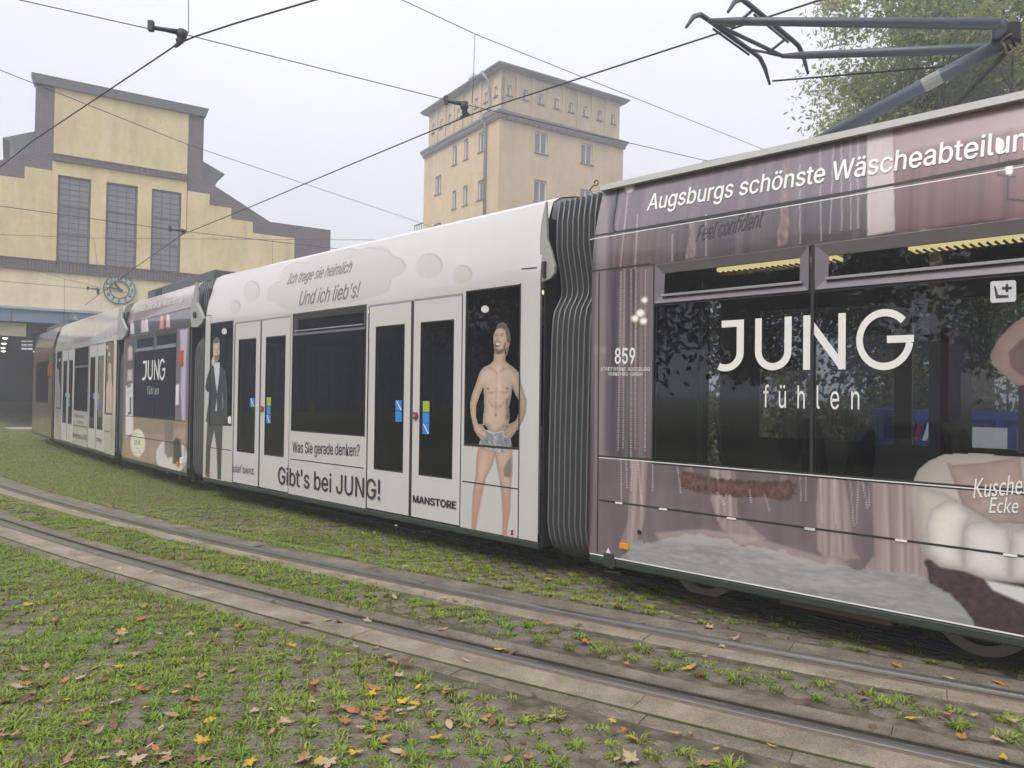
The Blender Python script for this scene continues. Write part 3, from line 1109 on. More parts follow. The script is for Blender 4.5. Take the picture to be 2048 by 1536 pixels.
def jung(fr, spans, base, top, m, off=.004):
    """spans: per letter (left px, right px); base/top: pixel heights at the J"""
    a = fr.px(*base)
    t = fr.px(*top)
    H_ = t[1] - a[1]
    for ch, (x0, x1) in zip('JUNG', spans):
        strokes, wd = GLY[ch]
        s0, s1 = fr.px(x0, base[1])[0], fr.px(x1, base[1])[0]
        S, Hh, F, LA = [], [], [], []
        for si, st in enumerate(strokes):
            v, f = ribbon(st, W_ if ch != 'G' else .125)
            b = len(S)
            LA += [si * .0005] * len(v)
            S += [s0 + p[0] / wd * (s1 - s0) for p in v]
            Hh += [a[1] + p[1] * H_ for p in v]
            F += [tuple(b + i for i in q) for q in f]
        flat_decal(fr, S, Hh, F, m, 'letter', off, lay=LA)
wl = f1.px(1307, 765)[0]
wm0, wm1 = f1.px(1620.5, 765)[0], f1.px(1627, 765)[0]
wr = L1 - .22
hb = np.mean([f1.px(1303, 918)[1], f1.px(1660, 949.7)[1], f1.px(2040, 981)[1]])
ht = np.mean([f1.px(*c1(283, 358))[1], f1.px(*c1(865, 283))[1], f1.px(*c1b(190, 528))[1]])
hm = np.mean([f1.px(*c1(283, 502))[1], f1.px(*c1(865, 450))[1], f1.px(*c1b(190, 727))[1]])
HOLES1 = [(wl, wm0, hb, ht), (wm1, wr, hb, ht)]
def punch(c, g, piv):
    return piv * (np.maximum(c, 1e-4) / piv) ** g
MAUVE, PURP, LITE = lin(112, 98, 106), lin(88, 74, 88), lin(160, 145, 148)
def paint_m1(p):
    S, Hh, P = p.S, p.H, p.P
    n = vnoise(S * 16 + .6 * vnoise(S * 3, Hh * 1.2), Hh * .55, 3)
    n2 = vnoise(S * 60, Hh * .8 + 4, 2)
    k = np.clip((n - .3) * 1.9, 0, 1)[:, None]
    p.c[:] = np.array(PURP) * (1 - k) + np.array(lin(142, 127, 133)) * k
    p.c *= (.86 + .28 * n2)[:, None]
    # dark folds above the windows, light net curtain, red curtain
    up = mp(c1d, [(0, 1060), (2048, 740), (5200, 260), (5200, 2000), (0, 1500)])
    p.poly([(1180, 478), (1780, 372), (1786, 470), (1320, 530), (1180, 545)], tone(lin(94, 80, 86), .35, 26, .6), 4, .75)
    p.poly([(1240, 360), (1784, 242), (1786, 378), (1240, 462)], tone(lin(122, 106, 118), .14, 30, .6), 6, .8)
    p.poly([(1225, 470), (1332, 452), (1330, 530), (1225, 545)], tone(lin(118, 96, 94), .3, 40, .5), 4, .7)
    p.poly([(1735, 250), (1787, 238), (1790, 462), (1735, 472)], tone(lin(172, 158, 160), .12, 30, 2), 3)
    p.poly([(1786, 236), (2300, 100), (2300, 400), (1790, 466)], tone(lin(132, 84, 88), .40, 22, .35), 2)
    p.poly([(1786, 236), (2300, 100), (2300, 200), (1786, 312)], lin(158, 132, 136), 14, .8)  # sky reflection painted pale across the top of the red curtain
    for x in (1195, 1206):
        p.line([(x + 6, 380), (x, 700), (x - 4, 1105)], 13, LITE, .5, 9)
    p.line([(1232, 545), (1226, 1090)], 16, lin(82, 66, 92), .6, 12)
    p.poly([(1213, 760), (1250, 755), (1247, 905), (1210, 900)], lin(96, 82, 102), 10, .5)
    # lower field
    low = [(1195, 912), (1660, 949), (2400, 1010), (2400, 1400), (1178, 1107)]
    p.poly(low, tone(lin(126, 108, 114), .16, 7, 3), 4, .85)
    p.poly([(1200, 912), (1700, 950), (1700, 1010), (1200, 960)], tone(lin(112, 95, 104), .12, 9, 3), 16, .5)
    # sheer drapes with puddled hems
    sheer = tone(lin(166, 145, 144), .30, 42, .5)
    for q in ([(1262, 915), (1296, 920), (1290, 1040), (1275, 1085), (1235, 1102), (1255, 1040)],
              [(1418, 925), (1470, 930), (1476, 1030), (1535, 1078), (1480, 1090), (1440, 1055), (1420, 1000)],
              [(1636, 945), (1688, 950), (1700, 1010), (1708, 1100), (1722, 1118), (1660, 1128), (1634, 1100), (1632, 1010)],
              [(1742, 955), (1848, 965), (1853, 1060), (1858, 1180), (1850, 1215), (1822, 1222), (1762, 1195), (1715, 1150), (1748, 1110)]):
        p.poly(q, sheer, 3, .7, .3, 3)
    for a, b in (((1272, 920), (1262, 1085)), ((1286, 920), (1282, 1060)), ((1432, 930), (1436, 1040)), ((1455, 930), (1462, 1040)), ((1650, 950), (1650, 1110)), ((1672, 950), (1680, 1110)), ((1770, 960), (1778, 1180)), ((1800, 962), (1806, 1200)), ((1828, 965), (1834, 1200))):
        p.line([a, b], 4, lin(188, 168, 165), .4, 5)
        p.line([(a[0] + 8, a[1]), (b[0] + 8, b[1])], 4, lin(118, 98, 100), .4, 5)
    # grey fur rug on the floor, dark carpet beside it
    p.poly([(1236, 1122), (1262, 1088), (1318, 1078), (1400, 1068), (1480, 1086), (1560, 1100), (1640, 1128), (1720, 1138), (1820, 1148), (1880, 1172), (1918, 1202), (1946, 1240), (1956, 1290), (1500, 1215), (1240, 1150)],
           lambda P_, S_, H_: np.array(lin(146, 149, 152))[None] * (.62 + .42 * vnoise(S_ * 16 + 3 * vnoise(S_ * 6, H_ * 12), H_ * 70, 4) + .32 * vnoise(S_ * 2.5, H_ * 9))[:, None], 3, 1, 0, 6, 9, 14)
    p.poly([(1310, 1066), (1400, 1058), (1500, 1072), (1640, 1112), (1700, 1128), (1640, 1140), (1480, 1090), (1320, 1084)], lin(178, 160, 156), 6, .5)
    p.poly([(1848, 1118), (1905, 1120), (2060, 1160), (2400, 1250), (2400, 1400), (1960, 1300), (1944, 1236), (1900, 1186), (1860, 1168)],
           lambda P_, S_, H_: np.array(lin(88, 68, 72))[None] * (.45 + 1.1 * vnoise(S_ * 45, H_ * 45))[:, None], 3, 1, 0, 6, 4, 30)
    p.poly([(1970, 1160), (2050, 1176), (2200, 1215), (2200, 1250), (2050, 1208), (1985, 1180)], lin(186, 184, 184), 5)
    armchair(p)
    # fur swing and its satin ropes
    def satin(P_, S_, H_):
        return np.array(lin(140, 110, 113))[None] * (.5 + 1.0 * vnoise(S_ * 55 + H_ * 18, H_ * 16))[:, None]
    for q in ([(1378, 430), (1388, 428), (1390, 470), (1392, 500), (1388, 514), (1370, 518), (1374, 495), (1380, 470)], [(1568, 300), (1580, 298), (1576, 360), (1574, 400), (1578, 450), (1574, 488), (1556, 492), (1554, 465), (1562, 440), (1560, 400), (1566, 350)], [(1372, 926), (1384, 927), (1388, 952), (1368, 950)], [(1562, 940), (1574, 941), (1574, 965), (1560, 965)]):
        p.poly(q, satin, 2)
    def fur(P_, S_, H_):
        return np.array(lin(128, 82, 86))[None] * (.5 + 1.0 * vnoise(S_ * 55, H_ * 30))[:, None]
    p.poly([(1358, 952), (1372, 942), (1392, 948), (1430, 957), (1490, 962), (1550, 964), (1580, 958), (1592, 972), (1588, 990), (1572, 1003), (1548, 1000), (1530, 992), (1480, 994), (1420, 988), (1385, 980), (1366, 976)], fur, 5, 1, .45, 7, 7, 55)
    # lamps on the red wall
    for x, y in ((2000, 290), (2018, 338)):
        p.ell(x, y, 7, 12, lin(250, 238, 215), 5)
        p.line([(x - 1, y + 12), (x - 4, y + 60), (x + 30, y + 64)], 4, lin(60, 48, 50), .9)
    # bead strings
    for x0, y0, x1, y1 in BEADS:
        n_ = int(math.hypot(x1 - x0, y1 - y0) / 5.0)
        for q in range(n_):
            t = q / n_
            p.ell(x0 + (x1 - x0) * t, y0 + (y1 - y0) * t, 1.5, 1.3, lin(206, 196, 196), 1.2, .6)
    for x, y, r in ((1270, 637, 6), (1287, 642, 6), (1281, 626, 7), (1258, 375, 9), (1289, 600, 5)):
        p.ell(x, y, r, r * .9, lin(255, 246, 226), 7, .9)
    lum = p.c @ np.array([.25, .6, .15])
    p.c[:] = punch((lum[:, None] + (p.c - lum[:, None]) * .50), 1.38, .17) * np.array([.86, .835, .825])
BEADS = [(1242, 545, 1236, 905), (1249, 540, 1246, 900), (1262, 540, 1262, 940), (1272, 540, 1270, 900), (1291, 540, 1290, 905), (1242, 915, 1243, 1005), (1252, 915, 1254, 980), (1266, 920, 1262, 985), (1276, 920, 1284, 1020), (1305, 924, 1305, 985), (1354, 925, 1362, 990), (1600, 945, 1602, 1005), (1612, 945, 1612, 1005), (1640, 950, 1645, 1048), (1668, 950, 1672, 1050), (1700, 955, 1708, 1055), (1716, 955, 1714, 1050), (1724, 955, 1735, 1020), (1740, 960, 1738, 1015), (1500, 980, 1502, 1010), (1530, 990, 1540, 1025), (1435, 985, 1450, 1012), (1668, 262, 1660, 470), (1682, 258, 1684, 465), (1700, 255, 1702, 462), (1716, 255, 1716, 460), (1735, 252, 1736, 460), (1256, 385, 1240, 540), (1275, 430, 1270, 540), (1345, 470, 1344, 525), (1412, 430, 1412, 515), (1600, 330, 1600, 490), (1640, 300, 1642, 485)]
def armchair(p):
    fl = lambda base: (lambda P_, S_, H_: np.array(base)[None] * (.80 + .07 * vnoise(S_ * 90, H_ * 90))[:, None])
    cr = lin(204, 196, 191)
    # back rest
    p.poly([(1826, 962), (1836, 940), (1860, 920), (1890, 908), (1960, 906), (2010, 912), (2120, 915), (2200, 960), (2200, 1060), (1900, 1060), (1826, 1000)], fl(lin(186, 178, 172)), 4, 1, .26, 16)
    p.poly([(1820, 968), (1830, 958), (1842, 980), (1846, 1060), (1852, 1120), (1834, 1080), (1822, 1010)], fl(lin(182, 172, 168)), 3, 1, .2, 6)
    # cushion
    p.poly([(1892, 923), (1905, 930), (1965, 926), (2040, 914), (2056, 1048), (1985, 1045), (1925, 1010), (1912, 975)], tone(lin(162, 140, 132), .18, 14, 14), 2.5, 1, .35, 5)
    # rolled front
    p.poly([(1830, 985), (1850, 975), (1890, 985), (1935, 1015), (1990, 1046), (2060, 1056), (2200, 1070), (2200, 1180), (2040, 1166), (1975, 1160), (1925, 1142), (1880, 1135), (1852, 1112), (1836, 1060)], fl(lin(196, 188, 182)), 4, 1, .30, 16)
    p.poly([(1852, 1050), (1862, 1018), (1890, 1002), (1918, 1004), (1942, 1030), (1930, 1060), (1925, 1100), (1928, 1138), (1880, 1132), (1856, 1105)], fl(lin(216, 210, 205)), 4, 1, .42, 13)
    p.poly([(1925, 1062), (1940, 1044), (1975, 1042), (2015, 1056), (2022, 1090), (2020, 1160), (1972, 1158), (1928, 1140)], fl(lin(213, 207, 203)), 4, 1, .42, 13)
    p.poly([(2022, 1062), (2060, 1056), (2110, 1070), (2112, 1170), (2022, 1160)], fl(lin(210, 204, 200)), 4, 1, .40, 13)
body(f1, L1, [(.45, 1.75, .95, 2.25), (1.9, 3.5, .95, 2.25)], trim=mat('roof_trim_white', (.62, .62, .62), .4, 0, .05, 4))
skin(f1, 0, L1, 0, HT, .0085, HOLES1, paint_m1, 'printed_side', FILM)
inner_lining(f1, L1, HOLES1)
part(MB().box(0, L1, .10, .19, HT - .035, HT + .012), 'roof_trim', WHITE, f1)
p_ = None
FRAME1 = mat('mauve_frame', (.17, .145, .165), .32, 0, .1, 8, coat=.3)
hop = []
for k, (a, b, c, d) in enumerate(HOLES1):
    big = pane(f1, (a, b, c, hm - .006), name='window')
    part(MB().box(a - .012, a, -.0015, .02, c, d), 'window_seal', RUBBER, f1, big)
    part(MB().box(b, b + .012, -.0015, .02, c, d), 'window_seal', RUBBER, f1, big)
    part(MB().box(a - .012, b + .012, -.0015, .02, c - .03, c), 'window_seal', RUBBER, f1, big)
    aa, bb = a + .006, b - .012
    fr_ = part(mitre_frame(MB(), (aa, bb, hm, d), .085 if k else .075, -.012, .03), 'hopper_frame', FRAME1, f1, bevel=.004)
    w_ = .085 if k else .075
    part(MB().box(aa + w_, bb - w_, .018, .022, hm + w_, d - w_), 'hopper_glass', GLASS, f1, fr_)
    part(MB().box(aa + w_ - .01, bb - w_ + .03, -.018, .018, hm + w_ - .022, hm + w_ - .004), 'hopper_rail', ALU, f1, fr_)
    part(MB().box(a, b, .002, .016, hm - .016, hm), 'window_seal', RUBBER, f1, big)
# film printed over the glass: armchair back, model's arm
def paint_pane1(p):
    armchair(p)
    p.a[:] = 0
    q = Paint(p.P, p.S, p.H, (.1, .1, .1))
    armchair(q)
    sk = lambda P_, S_, H_: np.array(lin(140, 116, 112))[None] * (.8 + .4 * vnoise(S_ * 14, H_ * 14))[:, None]
    def arm(P_):
        P_.poly([(2048, 632), (2030, 645), (2005, 668), (1990, 690), (1980, 710), (1984, 728), (2000, 745), (2025, 764), (2040, 772), (2120, 780), (2120, 640)], sk, 2, 1, .3, 8)
        P_.poly([(2016, 705), (2040, 680), (2150, 640), (2150, 760), (2042, 752), (2022, 735)], tone(lin(98, 74, 74), .15, 10, 10), 5)
        P_.poly([(2036, 772), (2060, 768), (2300, 770), (2300, 905), (2034, 905)], lin(34, 32, 44), 2)
    arm(q)
    p.c[:], p.a[:] = q.c, q.a
skin(f1, wm1 + .005, wr - .005, hb, hm - .01, .0075, [], paint_pane1, 'window_print', FILM, off=-.004, keep_alpha=True)
jung(f1, [(1442, 1486.5), (1509, 1582), (1605.5, 1690.5), (1711, 1827)], (1443, 742), (1443, 641.5), LETTERW, off=-.005)
lettering(f1, 'fühlen', (1526, 815), (1718, 819), (1526, 771), LETTERW, spacing=1.75, off=-.005)
lettering(f1, 'Augsburgs schönste Wäscheabteilung', (1294, 421), (2092, 293), (1300, 389), LETTERW, bold=.012)
lettering(f1, '859', (1230, 727), (1271, 727), (1230, 697), LETTERW, bold=.02)
lettering(f1, 'STADTWERKE AUGSBURG', (1202, 741), (1300, 742), (1202, 734), LETTERW)
lettering(f1, 'VERKEHRS-GMBH', (1216, 751), (1285, 752), (1216, 744), LETTERW)
lettering(f1, 'Feel confident', (1392, 484), (1526, 452), (1394, 452), mat('print_plum', (.06, .048, .055), .4), shear=.45)
lettering(f1, 'Kuschel', c1e(512, 1340), c1e(845, 1310), c1e(512, 1222), LETTERW, shear=.2, off=.006, font=False)
lettering(f1, 'Ecke', c1e(610, 1430), c1e(790, 1432), c1e(612, 1335), LETTERW, shear=.2, off=.006, font=False)
# reserved-seat pictogram
pic = poly_decal(f1, [c1e(625, 8), c1e(765, 0), c1e(774, 12), c1e(774, 120), c1e(765, 132), c1e(625, 140), c1e(615, 128), c1e(616, 18)], mat('sign_pale', (.58, .58, .60), .4), 'seat_sign', off=-.004)
poly_decal(f1, [c1e(637, 38), c1e(648, 38), c1e(665, 92), c1e(728, 92), c1e(728, 108), c1e(650, 113)], LETTER, 'sign_mark', off=-.0025, parent=pic)
for q in ([c1e(710, 24), c1e(726, 24), c1e(726, 74), c1e(710, 74)], [c1e(688, 42), c1e(748, 40), c1e(748, 57), c1e(688, 59)]):
    poly_decal(f1, q, LETTER, 'sign_mark', off=-.0025, parent=pic)
# joints, clips, marks
for a, b, w in (((1180, 473.5), (2048, 324), .016), ((1198.5, 545), (1195, 1105), .012), ((1198, 912.3), (1303, 919), .014), ((1198, 1000), (2048, 1112.8), .014), ((1309, 528), (1304, 916), .012)):
    seam(f1, a, b, w)
seam(f1, (1180.3, 542.9), (1300, 528), .012)
seam(f1, (1180, 479), (2048, 333), .006, LETTERW, 'trim_line')
seam(f1, (1198, 914.8), (2048, 985.5), .007, LETTERW, 'trim_line')
seam(f1, (1180, 1106.5), (2048, 1272.5), .010, LETTERW, 'trim_line')
rp = [c1d(325, 498), c1d(300, 700), c1d(270, 900), c1d(275, 955), c1d(310, 972), c1d(1000, 870), c1d(2048, 690), (2048, 318)]
for a, b in zip(rp[:-1], rp[1:]):
    seam(f1, a, b, .014, None, 'roof_panel_joint')
for q in ((187, 415), (615, 470), (1125, 538)):
    a = f1.px(*c1c(*q))
    part(MB().box(a[0] - .035, a[0] + .035, -.008, .002, a[1] - .007, a[1] + .007), 'hinge_clip', LETTERW, f1)
for q in ((147, 1247), (312, 1270), (568, 1305), (862, 1345)):
    a = f1.px(*c1(*q))
    part(MB().box(a[0] - .035, a[0] + .035, -.008, .002, a[1] - .007, a[1] + .007), 'hinge_clip', LETTERW, f1)
ORANGE = mat('orange_reflector', (.72, .27, .015), .25, 0, .1, 40)
a = f1.px(1249, 1092)
part(MB().box(a[0] - .045, a[0] + .045, -.012, .002, a[1] - .025, a[1] + .025), 'side_reflector', ORANGE, f1, bevel=.004)
poly_decal(f1, [(1217, 1095), (1222, 1108), (1211, 1108)], LETTERW, 'jack_mark')
a = f1.px(1279, 1064)
part(MB().tube([(a[0], -.008, a[1]), (a[0], .004, a[1])], .018, 12), 'cap_bolt', RUBBER, f1)
a = f1.px(1218, 1118)
part(MB().prism([(a[0] - .05, a[1] + .05), (a[0] + .05, a[1] + .05), (a[0] + .07, a[1] - .05), (a[0] + .03, a[1] - .08), (a[0] - .05, a[1] - .06)], -.012, .06), 'step_bracket', SILL, f1, bevel=.006)
part(MB().box(a[0] - .06, a[0] + .09, .02, .05, a[1] - .12, a[1] - .10), 'jack_lug', UNDER, f1)
part(MB().box(f1.px(1545, 1195)[0], f1.px(1770, 1240)[0], .12, .15, -.125, -.10), 'cable_duct', mat('ochre_duct', (.20, .11, .04), .6), f1)
bogie(f1, f1.px(1200, 1112)[0] + 1.66)
for x, y, fc in ((1.15, .45, 1), (2.05, .45, -1), (2.75, .45, 1), (1.2, 1.85, 1), (2.9, 1.85, -1)):
    seat(f1, x, y, fc)
part(MB().tube([(.62, .75, .07), (.62, .75, 2.5)], .02), 'grab_pole', GRAB, f1)
part(MB().box(2.32, 2.40, 1.2, 1.3, .07, 2.5), 'interior_post', LINER, f1)
part(MB().box(2.38, 2.45, 1.22, 1.9, .9, 1.9), 'ticket_machine', mat('red_machine', (.16, .02, .03), .5), f1)
ceiling_lamp(f1, .70, 1.75, .95)
ceiling_lamp(f1, 2.25, 3.5, .95)
# aerial loop at the roof edge
a = f1.px(1196, 372)
lp = [(a[0] + .015 + .022 * math.cos(t), .14, HT + .055 + .022 * math.sin(t)) for t in np.linspace(-2.4, 3.2, 16)]
part(MB().tube([(a[0] - .06, .14, HT + .0), (a[0] - .02, .14, HT + .035)] + lp, .005, 6), 'cable_loop', RUBBER, f1, smooth=True)

# ------------------------------------------------------------------ section 2: white, two double doors
q2 = lambda *p: f2.rect([c2(*c) for c in p])
LW = q2((115, 285), (237, 272), (222, 838), (101, 832))
D1 = (f2.px(*c2(233, 700))[0], f2.px(*c2(541, 700))[0])
lf1 = q2((246, 287), (381, 272), (363, 1163), (229, 1140))
lf2 = q2((388, 270), (543, 250), (524, 1197), (371, 1165))
g1 = q2((263, 372), (358, 365), (345, 990), (250, 978))
g2 = q2((410, 358), (517, 350), (503, 1010), (397, 997))
WB = q2((555, 236), (957, 184), (938, 897), (543, 868))
hop2 = q2((556, 236), (957, 184), (953, 324), (556, 352))
lf3 = q2((973, 196), (1195, 172), (1172, 1322), (946, 1280))
lf4 = q2((1210, 170), (1470, 136), (1444, 1375), (1188, 1325))
g3 = q2((1002, 303), (1160, 292), (1143, 1093), (987, 1073))
g4 = q2((1243, 283), (1425, 267), (1410, 1128), (1230, 1107))
RW = q2((1487, 118), (1783, 70), (1775, 965), (1475, 942))
dt = (lf1[3] + lf4[3]) / 2
lf1, lf2, lf3, lf4 = [(r[0], r[1], .012, dt) for r in (lf1, lf2, lf3, lf4)]
gb_, gt_ = np.mean([g[2] for g in (g1, g2, g3, g4)]), np.mean([g[3] for g in (g1, g2, g3, g4)])
g1, g2, g3, g4 = [(g[0], g[1], gb_, gt_) for g in (g1, g2, g3, g4)]
HOLES2 = [LW, (lf1[0] - .02, lf2[1] + .02, 0.0, dt + .02), WB, (lf3[0] - .02, lf4[1] + .02, 0.0, dt + .02), RW]
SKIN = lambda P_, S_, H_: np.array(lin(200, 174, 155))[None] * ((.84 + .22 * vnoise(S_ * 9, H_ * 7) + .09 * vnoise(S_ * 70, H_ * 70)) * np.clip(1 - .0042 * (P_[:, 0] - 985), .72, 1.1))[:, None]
SKIN2 = lambda P_, S_, H_: np.array(lin(200, 168, 150))[None] * (.80 + .28 * vnoise(S_ * 9, H_ * 7) + .1 * vnoise(S_ * 70, H_ * 70))[:, None]
def man_briefs(p):
    p.poly(mp(c2, [(1556, 945), (1650, 980), (1632, 1045), (1592, 1130), (1568, 1240), (1548, 1330), (1541, 1402), (1518, 1397), (1520, 1300), (1524, 1200), (1540, 1100), (1544, 1000)]), SKIN2, 2, 1, .5, 5)
    p.poly(mp(c2, [(1642, 980), (1738, 955), (1739, 1060), (1730, 1180), (1726, 1290), (1711, 1380), (1706, 1432), (1682, 1427), (1685, 1330), (1680, 1220), (1668, 1130), (1650, 1040)]), SKIN2, 2, 1, .5, 5)
    p.poly(mp(c2, [(1530, 1195), (1578, 1160), (1570, 1250), (1540, 1395), (1520, 1395)]), lin(190, 128, 112), 8, .4)
    p.poly(mp(c2, [(1680, 1190), (1728, 1180), (1722, 1290), (1706, 1430), (1684, 1425)]), lin(190, 128, 112), 8, .4)
    for q in ([(1690, 1075), (1708, 1030), (1730, 1010), (1734, 1090), (1725, 1118), (1692, 1112)],):
        p.poly(mp(c2, q), tone(lin(90, 84, 86), .8, 45, 45), 5, .7)
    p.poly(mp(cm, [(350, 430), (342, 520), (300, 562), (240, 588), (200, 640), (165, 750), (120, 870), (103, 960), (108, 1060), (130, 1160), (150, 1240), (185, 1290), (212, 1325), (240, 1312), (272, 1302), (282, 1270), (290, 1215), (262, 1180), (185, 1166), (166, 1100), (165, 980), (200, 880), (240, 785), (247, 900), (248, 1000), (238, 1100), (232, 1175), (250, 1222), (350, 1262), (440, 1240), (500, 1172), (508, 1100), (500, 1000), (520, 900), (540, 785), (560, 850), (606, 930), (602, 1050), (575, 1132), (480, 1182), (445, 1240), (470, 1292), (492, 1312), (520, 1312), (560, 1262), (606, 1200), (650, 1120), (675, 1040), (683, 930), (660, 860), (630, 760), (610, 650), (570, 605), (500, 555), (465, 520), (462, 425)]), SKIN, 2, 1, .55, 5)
    # chest and belly modelling of the printed photo
    p.line(mp(cm, [(375, 640), (378, 800), (368, 960), (366, 1070)]), 3, lin(150, 116, 98), .6, 4)
    for q in ([(270, 840), (320, 850), (365, 835)], [(400, 835), (450, 850), (495, 835)], [(300, 930), (330, 985), (365, 995)], [(375, 995), (420, 985), (450, 940)], [(255, 1150), (300, 1190), (330, 1240)], [(480, 1150), (440, 1190), (400, 1240)], [(250, 610), (320, 600), (370, 640)], [(400, 640), (450, 600), (520, 600)]):
        p.line(mp(cm, q), 3, lin(142, 106, 90), .5, 5)
    p.line(mp(cm, [(390, 600), (395, 780), (390, 930)]), 7, lin(232, 206, 186), .35, 8)
    for x, y in ((285, 805), (482, 803)):
        p.ell(*cm(x, y), 2.2, 2.4, lin(128, 84, 76), 2)
    p.ell(*cm(365, 1078), 1.8, 2.0, lin(90, 60, 52), 2)
    p.poly(mp(cm, [(470, 920), (500, 885), (498, 1000), (508, 1090), (500, 1140), (463, 1110), (474, 1020)]), tone(lin(92, 88, 90), .8, 45, 45), 5, .75)
    # hands
    for q in ([(190, 1200), (235, 1180), (285, 1215)], [(205, 1235), (250, 1235), (278, 1275)], [(190, 1260), (225, 1290), (240, 1310)], [(450, 1245), (490, 1215), (540, 1190)], [(475, 1285), (500, 1240), (545, 1215)], [(512, 1308), (530, 1265), (560, 1240)]):
        p.line(mp(cm, q), 1.4, lin(140, 100, 84), .8, 2)
    p.poly(mp(cm, [(250, 1220), (350, 1260), (442, 1238), (495, 1300), (520, 1318), (530, 1412), (470, 1446), (420, 1457), (360, 1452), (310, 1422), (270, 1397), (194, 1380), (205, 1332), (245, 1310), (285, 1290)]),
           lambda P_, S_, H_: np.array(lin(170, 170, 178))[None] * (.25 + 1.3 * vnoise(S_ * 30 + H_ * 18, H_ * 26) ** 1.4)[:, None], 2)
    p.line(mp(cm, [(250, 1226), (350, 1264), (445, 1240)]), 2, lin(205, 205, 210), .8)
    # head
    p.poly(mp(cm, [(372, 205), (376, 165), (410, 135), (440, 124), (480, 160), (505, 220), (518, 290), (508, 350), (492, 420), (478, 480), (470, 420), (478, 330), (468, 240), (420, 185)]), tone(lin(92, 78, 68), .5, 60, 60), 2)
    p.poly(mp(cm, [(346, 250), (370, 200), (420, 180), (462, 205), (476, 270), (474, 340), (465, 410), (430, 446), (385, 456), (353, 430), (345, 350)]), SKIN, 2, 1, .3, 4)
    p.poly(mp(cm, [(346, 335), (356, 325), (368, 345), (372, 388), (402, 408), (440, 392), (452, 345), (474, 325), (467, 410), (430, 448), (385, 458), (352, 432)]), tone(lin(104, 78, 62), .5, 90, 90), 3, .9)
    p.line(mp(cm, [(360, 328), (385, 318), (420, 330)]), 2.2, lin(104, 78, 62), .85, 2)
    p.poly(mp(cm, [(362, 345), (385, 338), (410, 348), (402, 372), (380, 378), (366, 368)]), lin(70, 34, 34), 1.5)
    p.poly(mp(cm, [(365, 346), (385, 341), (408, 350), (398, 359), (374, 356)]), lin(240, 236, 232), 1.2)
    for q in ([(360, 268), (372, 262), (382, 268)], [(412, 266), (426, 260), (440, 268)]):
        p.line(mp(cm, q), 1.6, lin(66, 48, 42), .9, 1.6)
    for q in ([(356, 250), (372, 244), (384, 250)], [(410, 248), (428, 240), (446, 250)]):
        p.line(mp(cm, q), 1.6, lin(110, 84, 70), .8, 2)
    p.line(mp(cm, [(392, 262), (384, 300), (374, 308), (388, 314)]), 1.4, lin(150, 108, 92), .8, 2)
    p.ell(*cm(486, 358), 2.8, 6, lin(196, 150, 130), 2, 1, .3)
def man_suit(p):
    jk = tone(lin(44, 44, 54), .22, 14, 10)
    p.poly(mp(cs, [(65, 930), (207, 945), (198, 1150), (190, 1442), (158, 1442), (150, 1165), (128, 1000), (96, 1160), (85, 1412), (47, 1407), (55, 1150)]), tone(lin(62, 62, 66), .2, 14, 6), 1.5, 1, .25, 3)
    p.poly(mp(cs, [(104, 405), (85, 450), (60, 530), (46, 610), (64, 652), (82, 650), (75, 760), (51, 915), (75, 940), (237, 950), (246, 800), (240, 600), (226, 460), (182, 412), (150, 395)]), jk, 1.5, 1, .25, 3)
    p.poly(mp(cs, [(124, 390), (177, 380), (176, 480), (154, 662), (140, 560), (129, 450)]), lin(206, 206, 212), 1.5)
    p.poly(mp(cs, [(151, 712), (138, 822), (152, 822)]), lin(200, 200, 206), 1.2)
    p.line(mp(cs, [(206, 670), (205, 800)]), 1., lin(170, 170, 178), .8, 1.2)
    p.poly(mp(cs, [(116, 235), (118, 190), (145, 152), (176, 172), (180, 240), (170, 208), (130, 212)]), tone(lin(96, 82, 72), .4, 60, 60), 1.5)
    p.poly(mp(cs, [(119, 212), (174, 206), (178, 290), (171, 350), (151, 390), (130, 362), (117, 300)]), SKIN, 1.5, 1, .25, 3)
    p.poly(mp(cs, [(121, 320), (150, 316), (177, 312), (172, 352), (151, 392), (130, 364)]), tone(lin(120, 92, 76), .4, 90, 90), 1.8, .85)
    for q in ([(132, 262), (142, 262)], [(158, 260), (169, 260)], [(142, 330), (160, 328)], [(150, 268), (147, 300), (154, 302)]):
        p.line(mp(cs, q), 1.0, lin(74, 54, 48), .8, 1.2)
    p.poly(mp(cs, [(103, 368), (118, 330), (125, 315), (128, 345), (138, 375), (136, 400), (124, 420), (106, 405)]), SKIN, 1.2, 1, .2, 2)
CLOUD = mp(c2t, [(356, 500), (362, 455), (398, 430), (422, 428), (414, 405), (438, 362), (488, 341), (533, 342), (568, 310), (640, 282), (720, 271), (780, 284), (832, 268), (880, 265), (915, 280)]) + mp(c2r, [(60, 240), (110, 237), (150, 248), (172, 276), (215, 292), (228, 322), (208, 352), (166, 372), (164, 395), (150, 425), (95, 445), (40, 458)]) + mp(c2t, [(830, 502), (760, 522), (640, 545), (540, 562), (452, 560), (412, 538), (398, 522), (366, 520)])
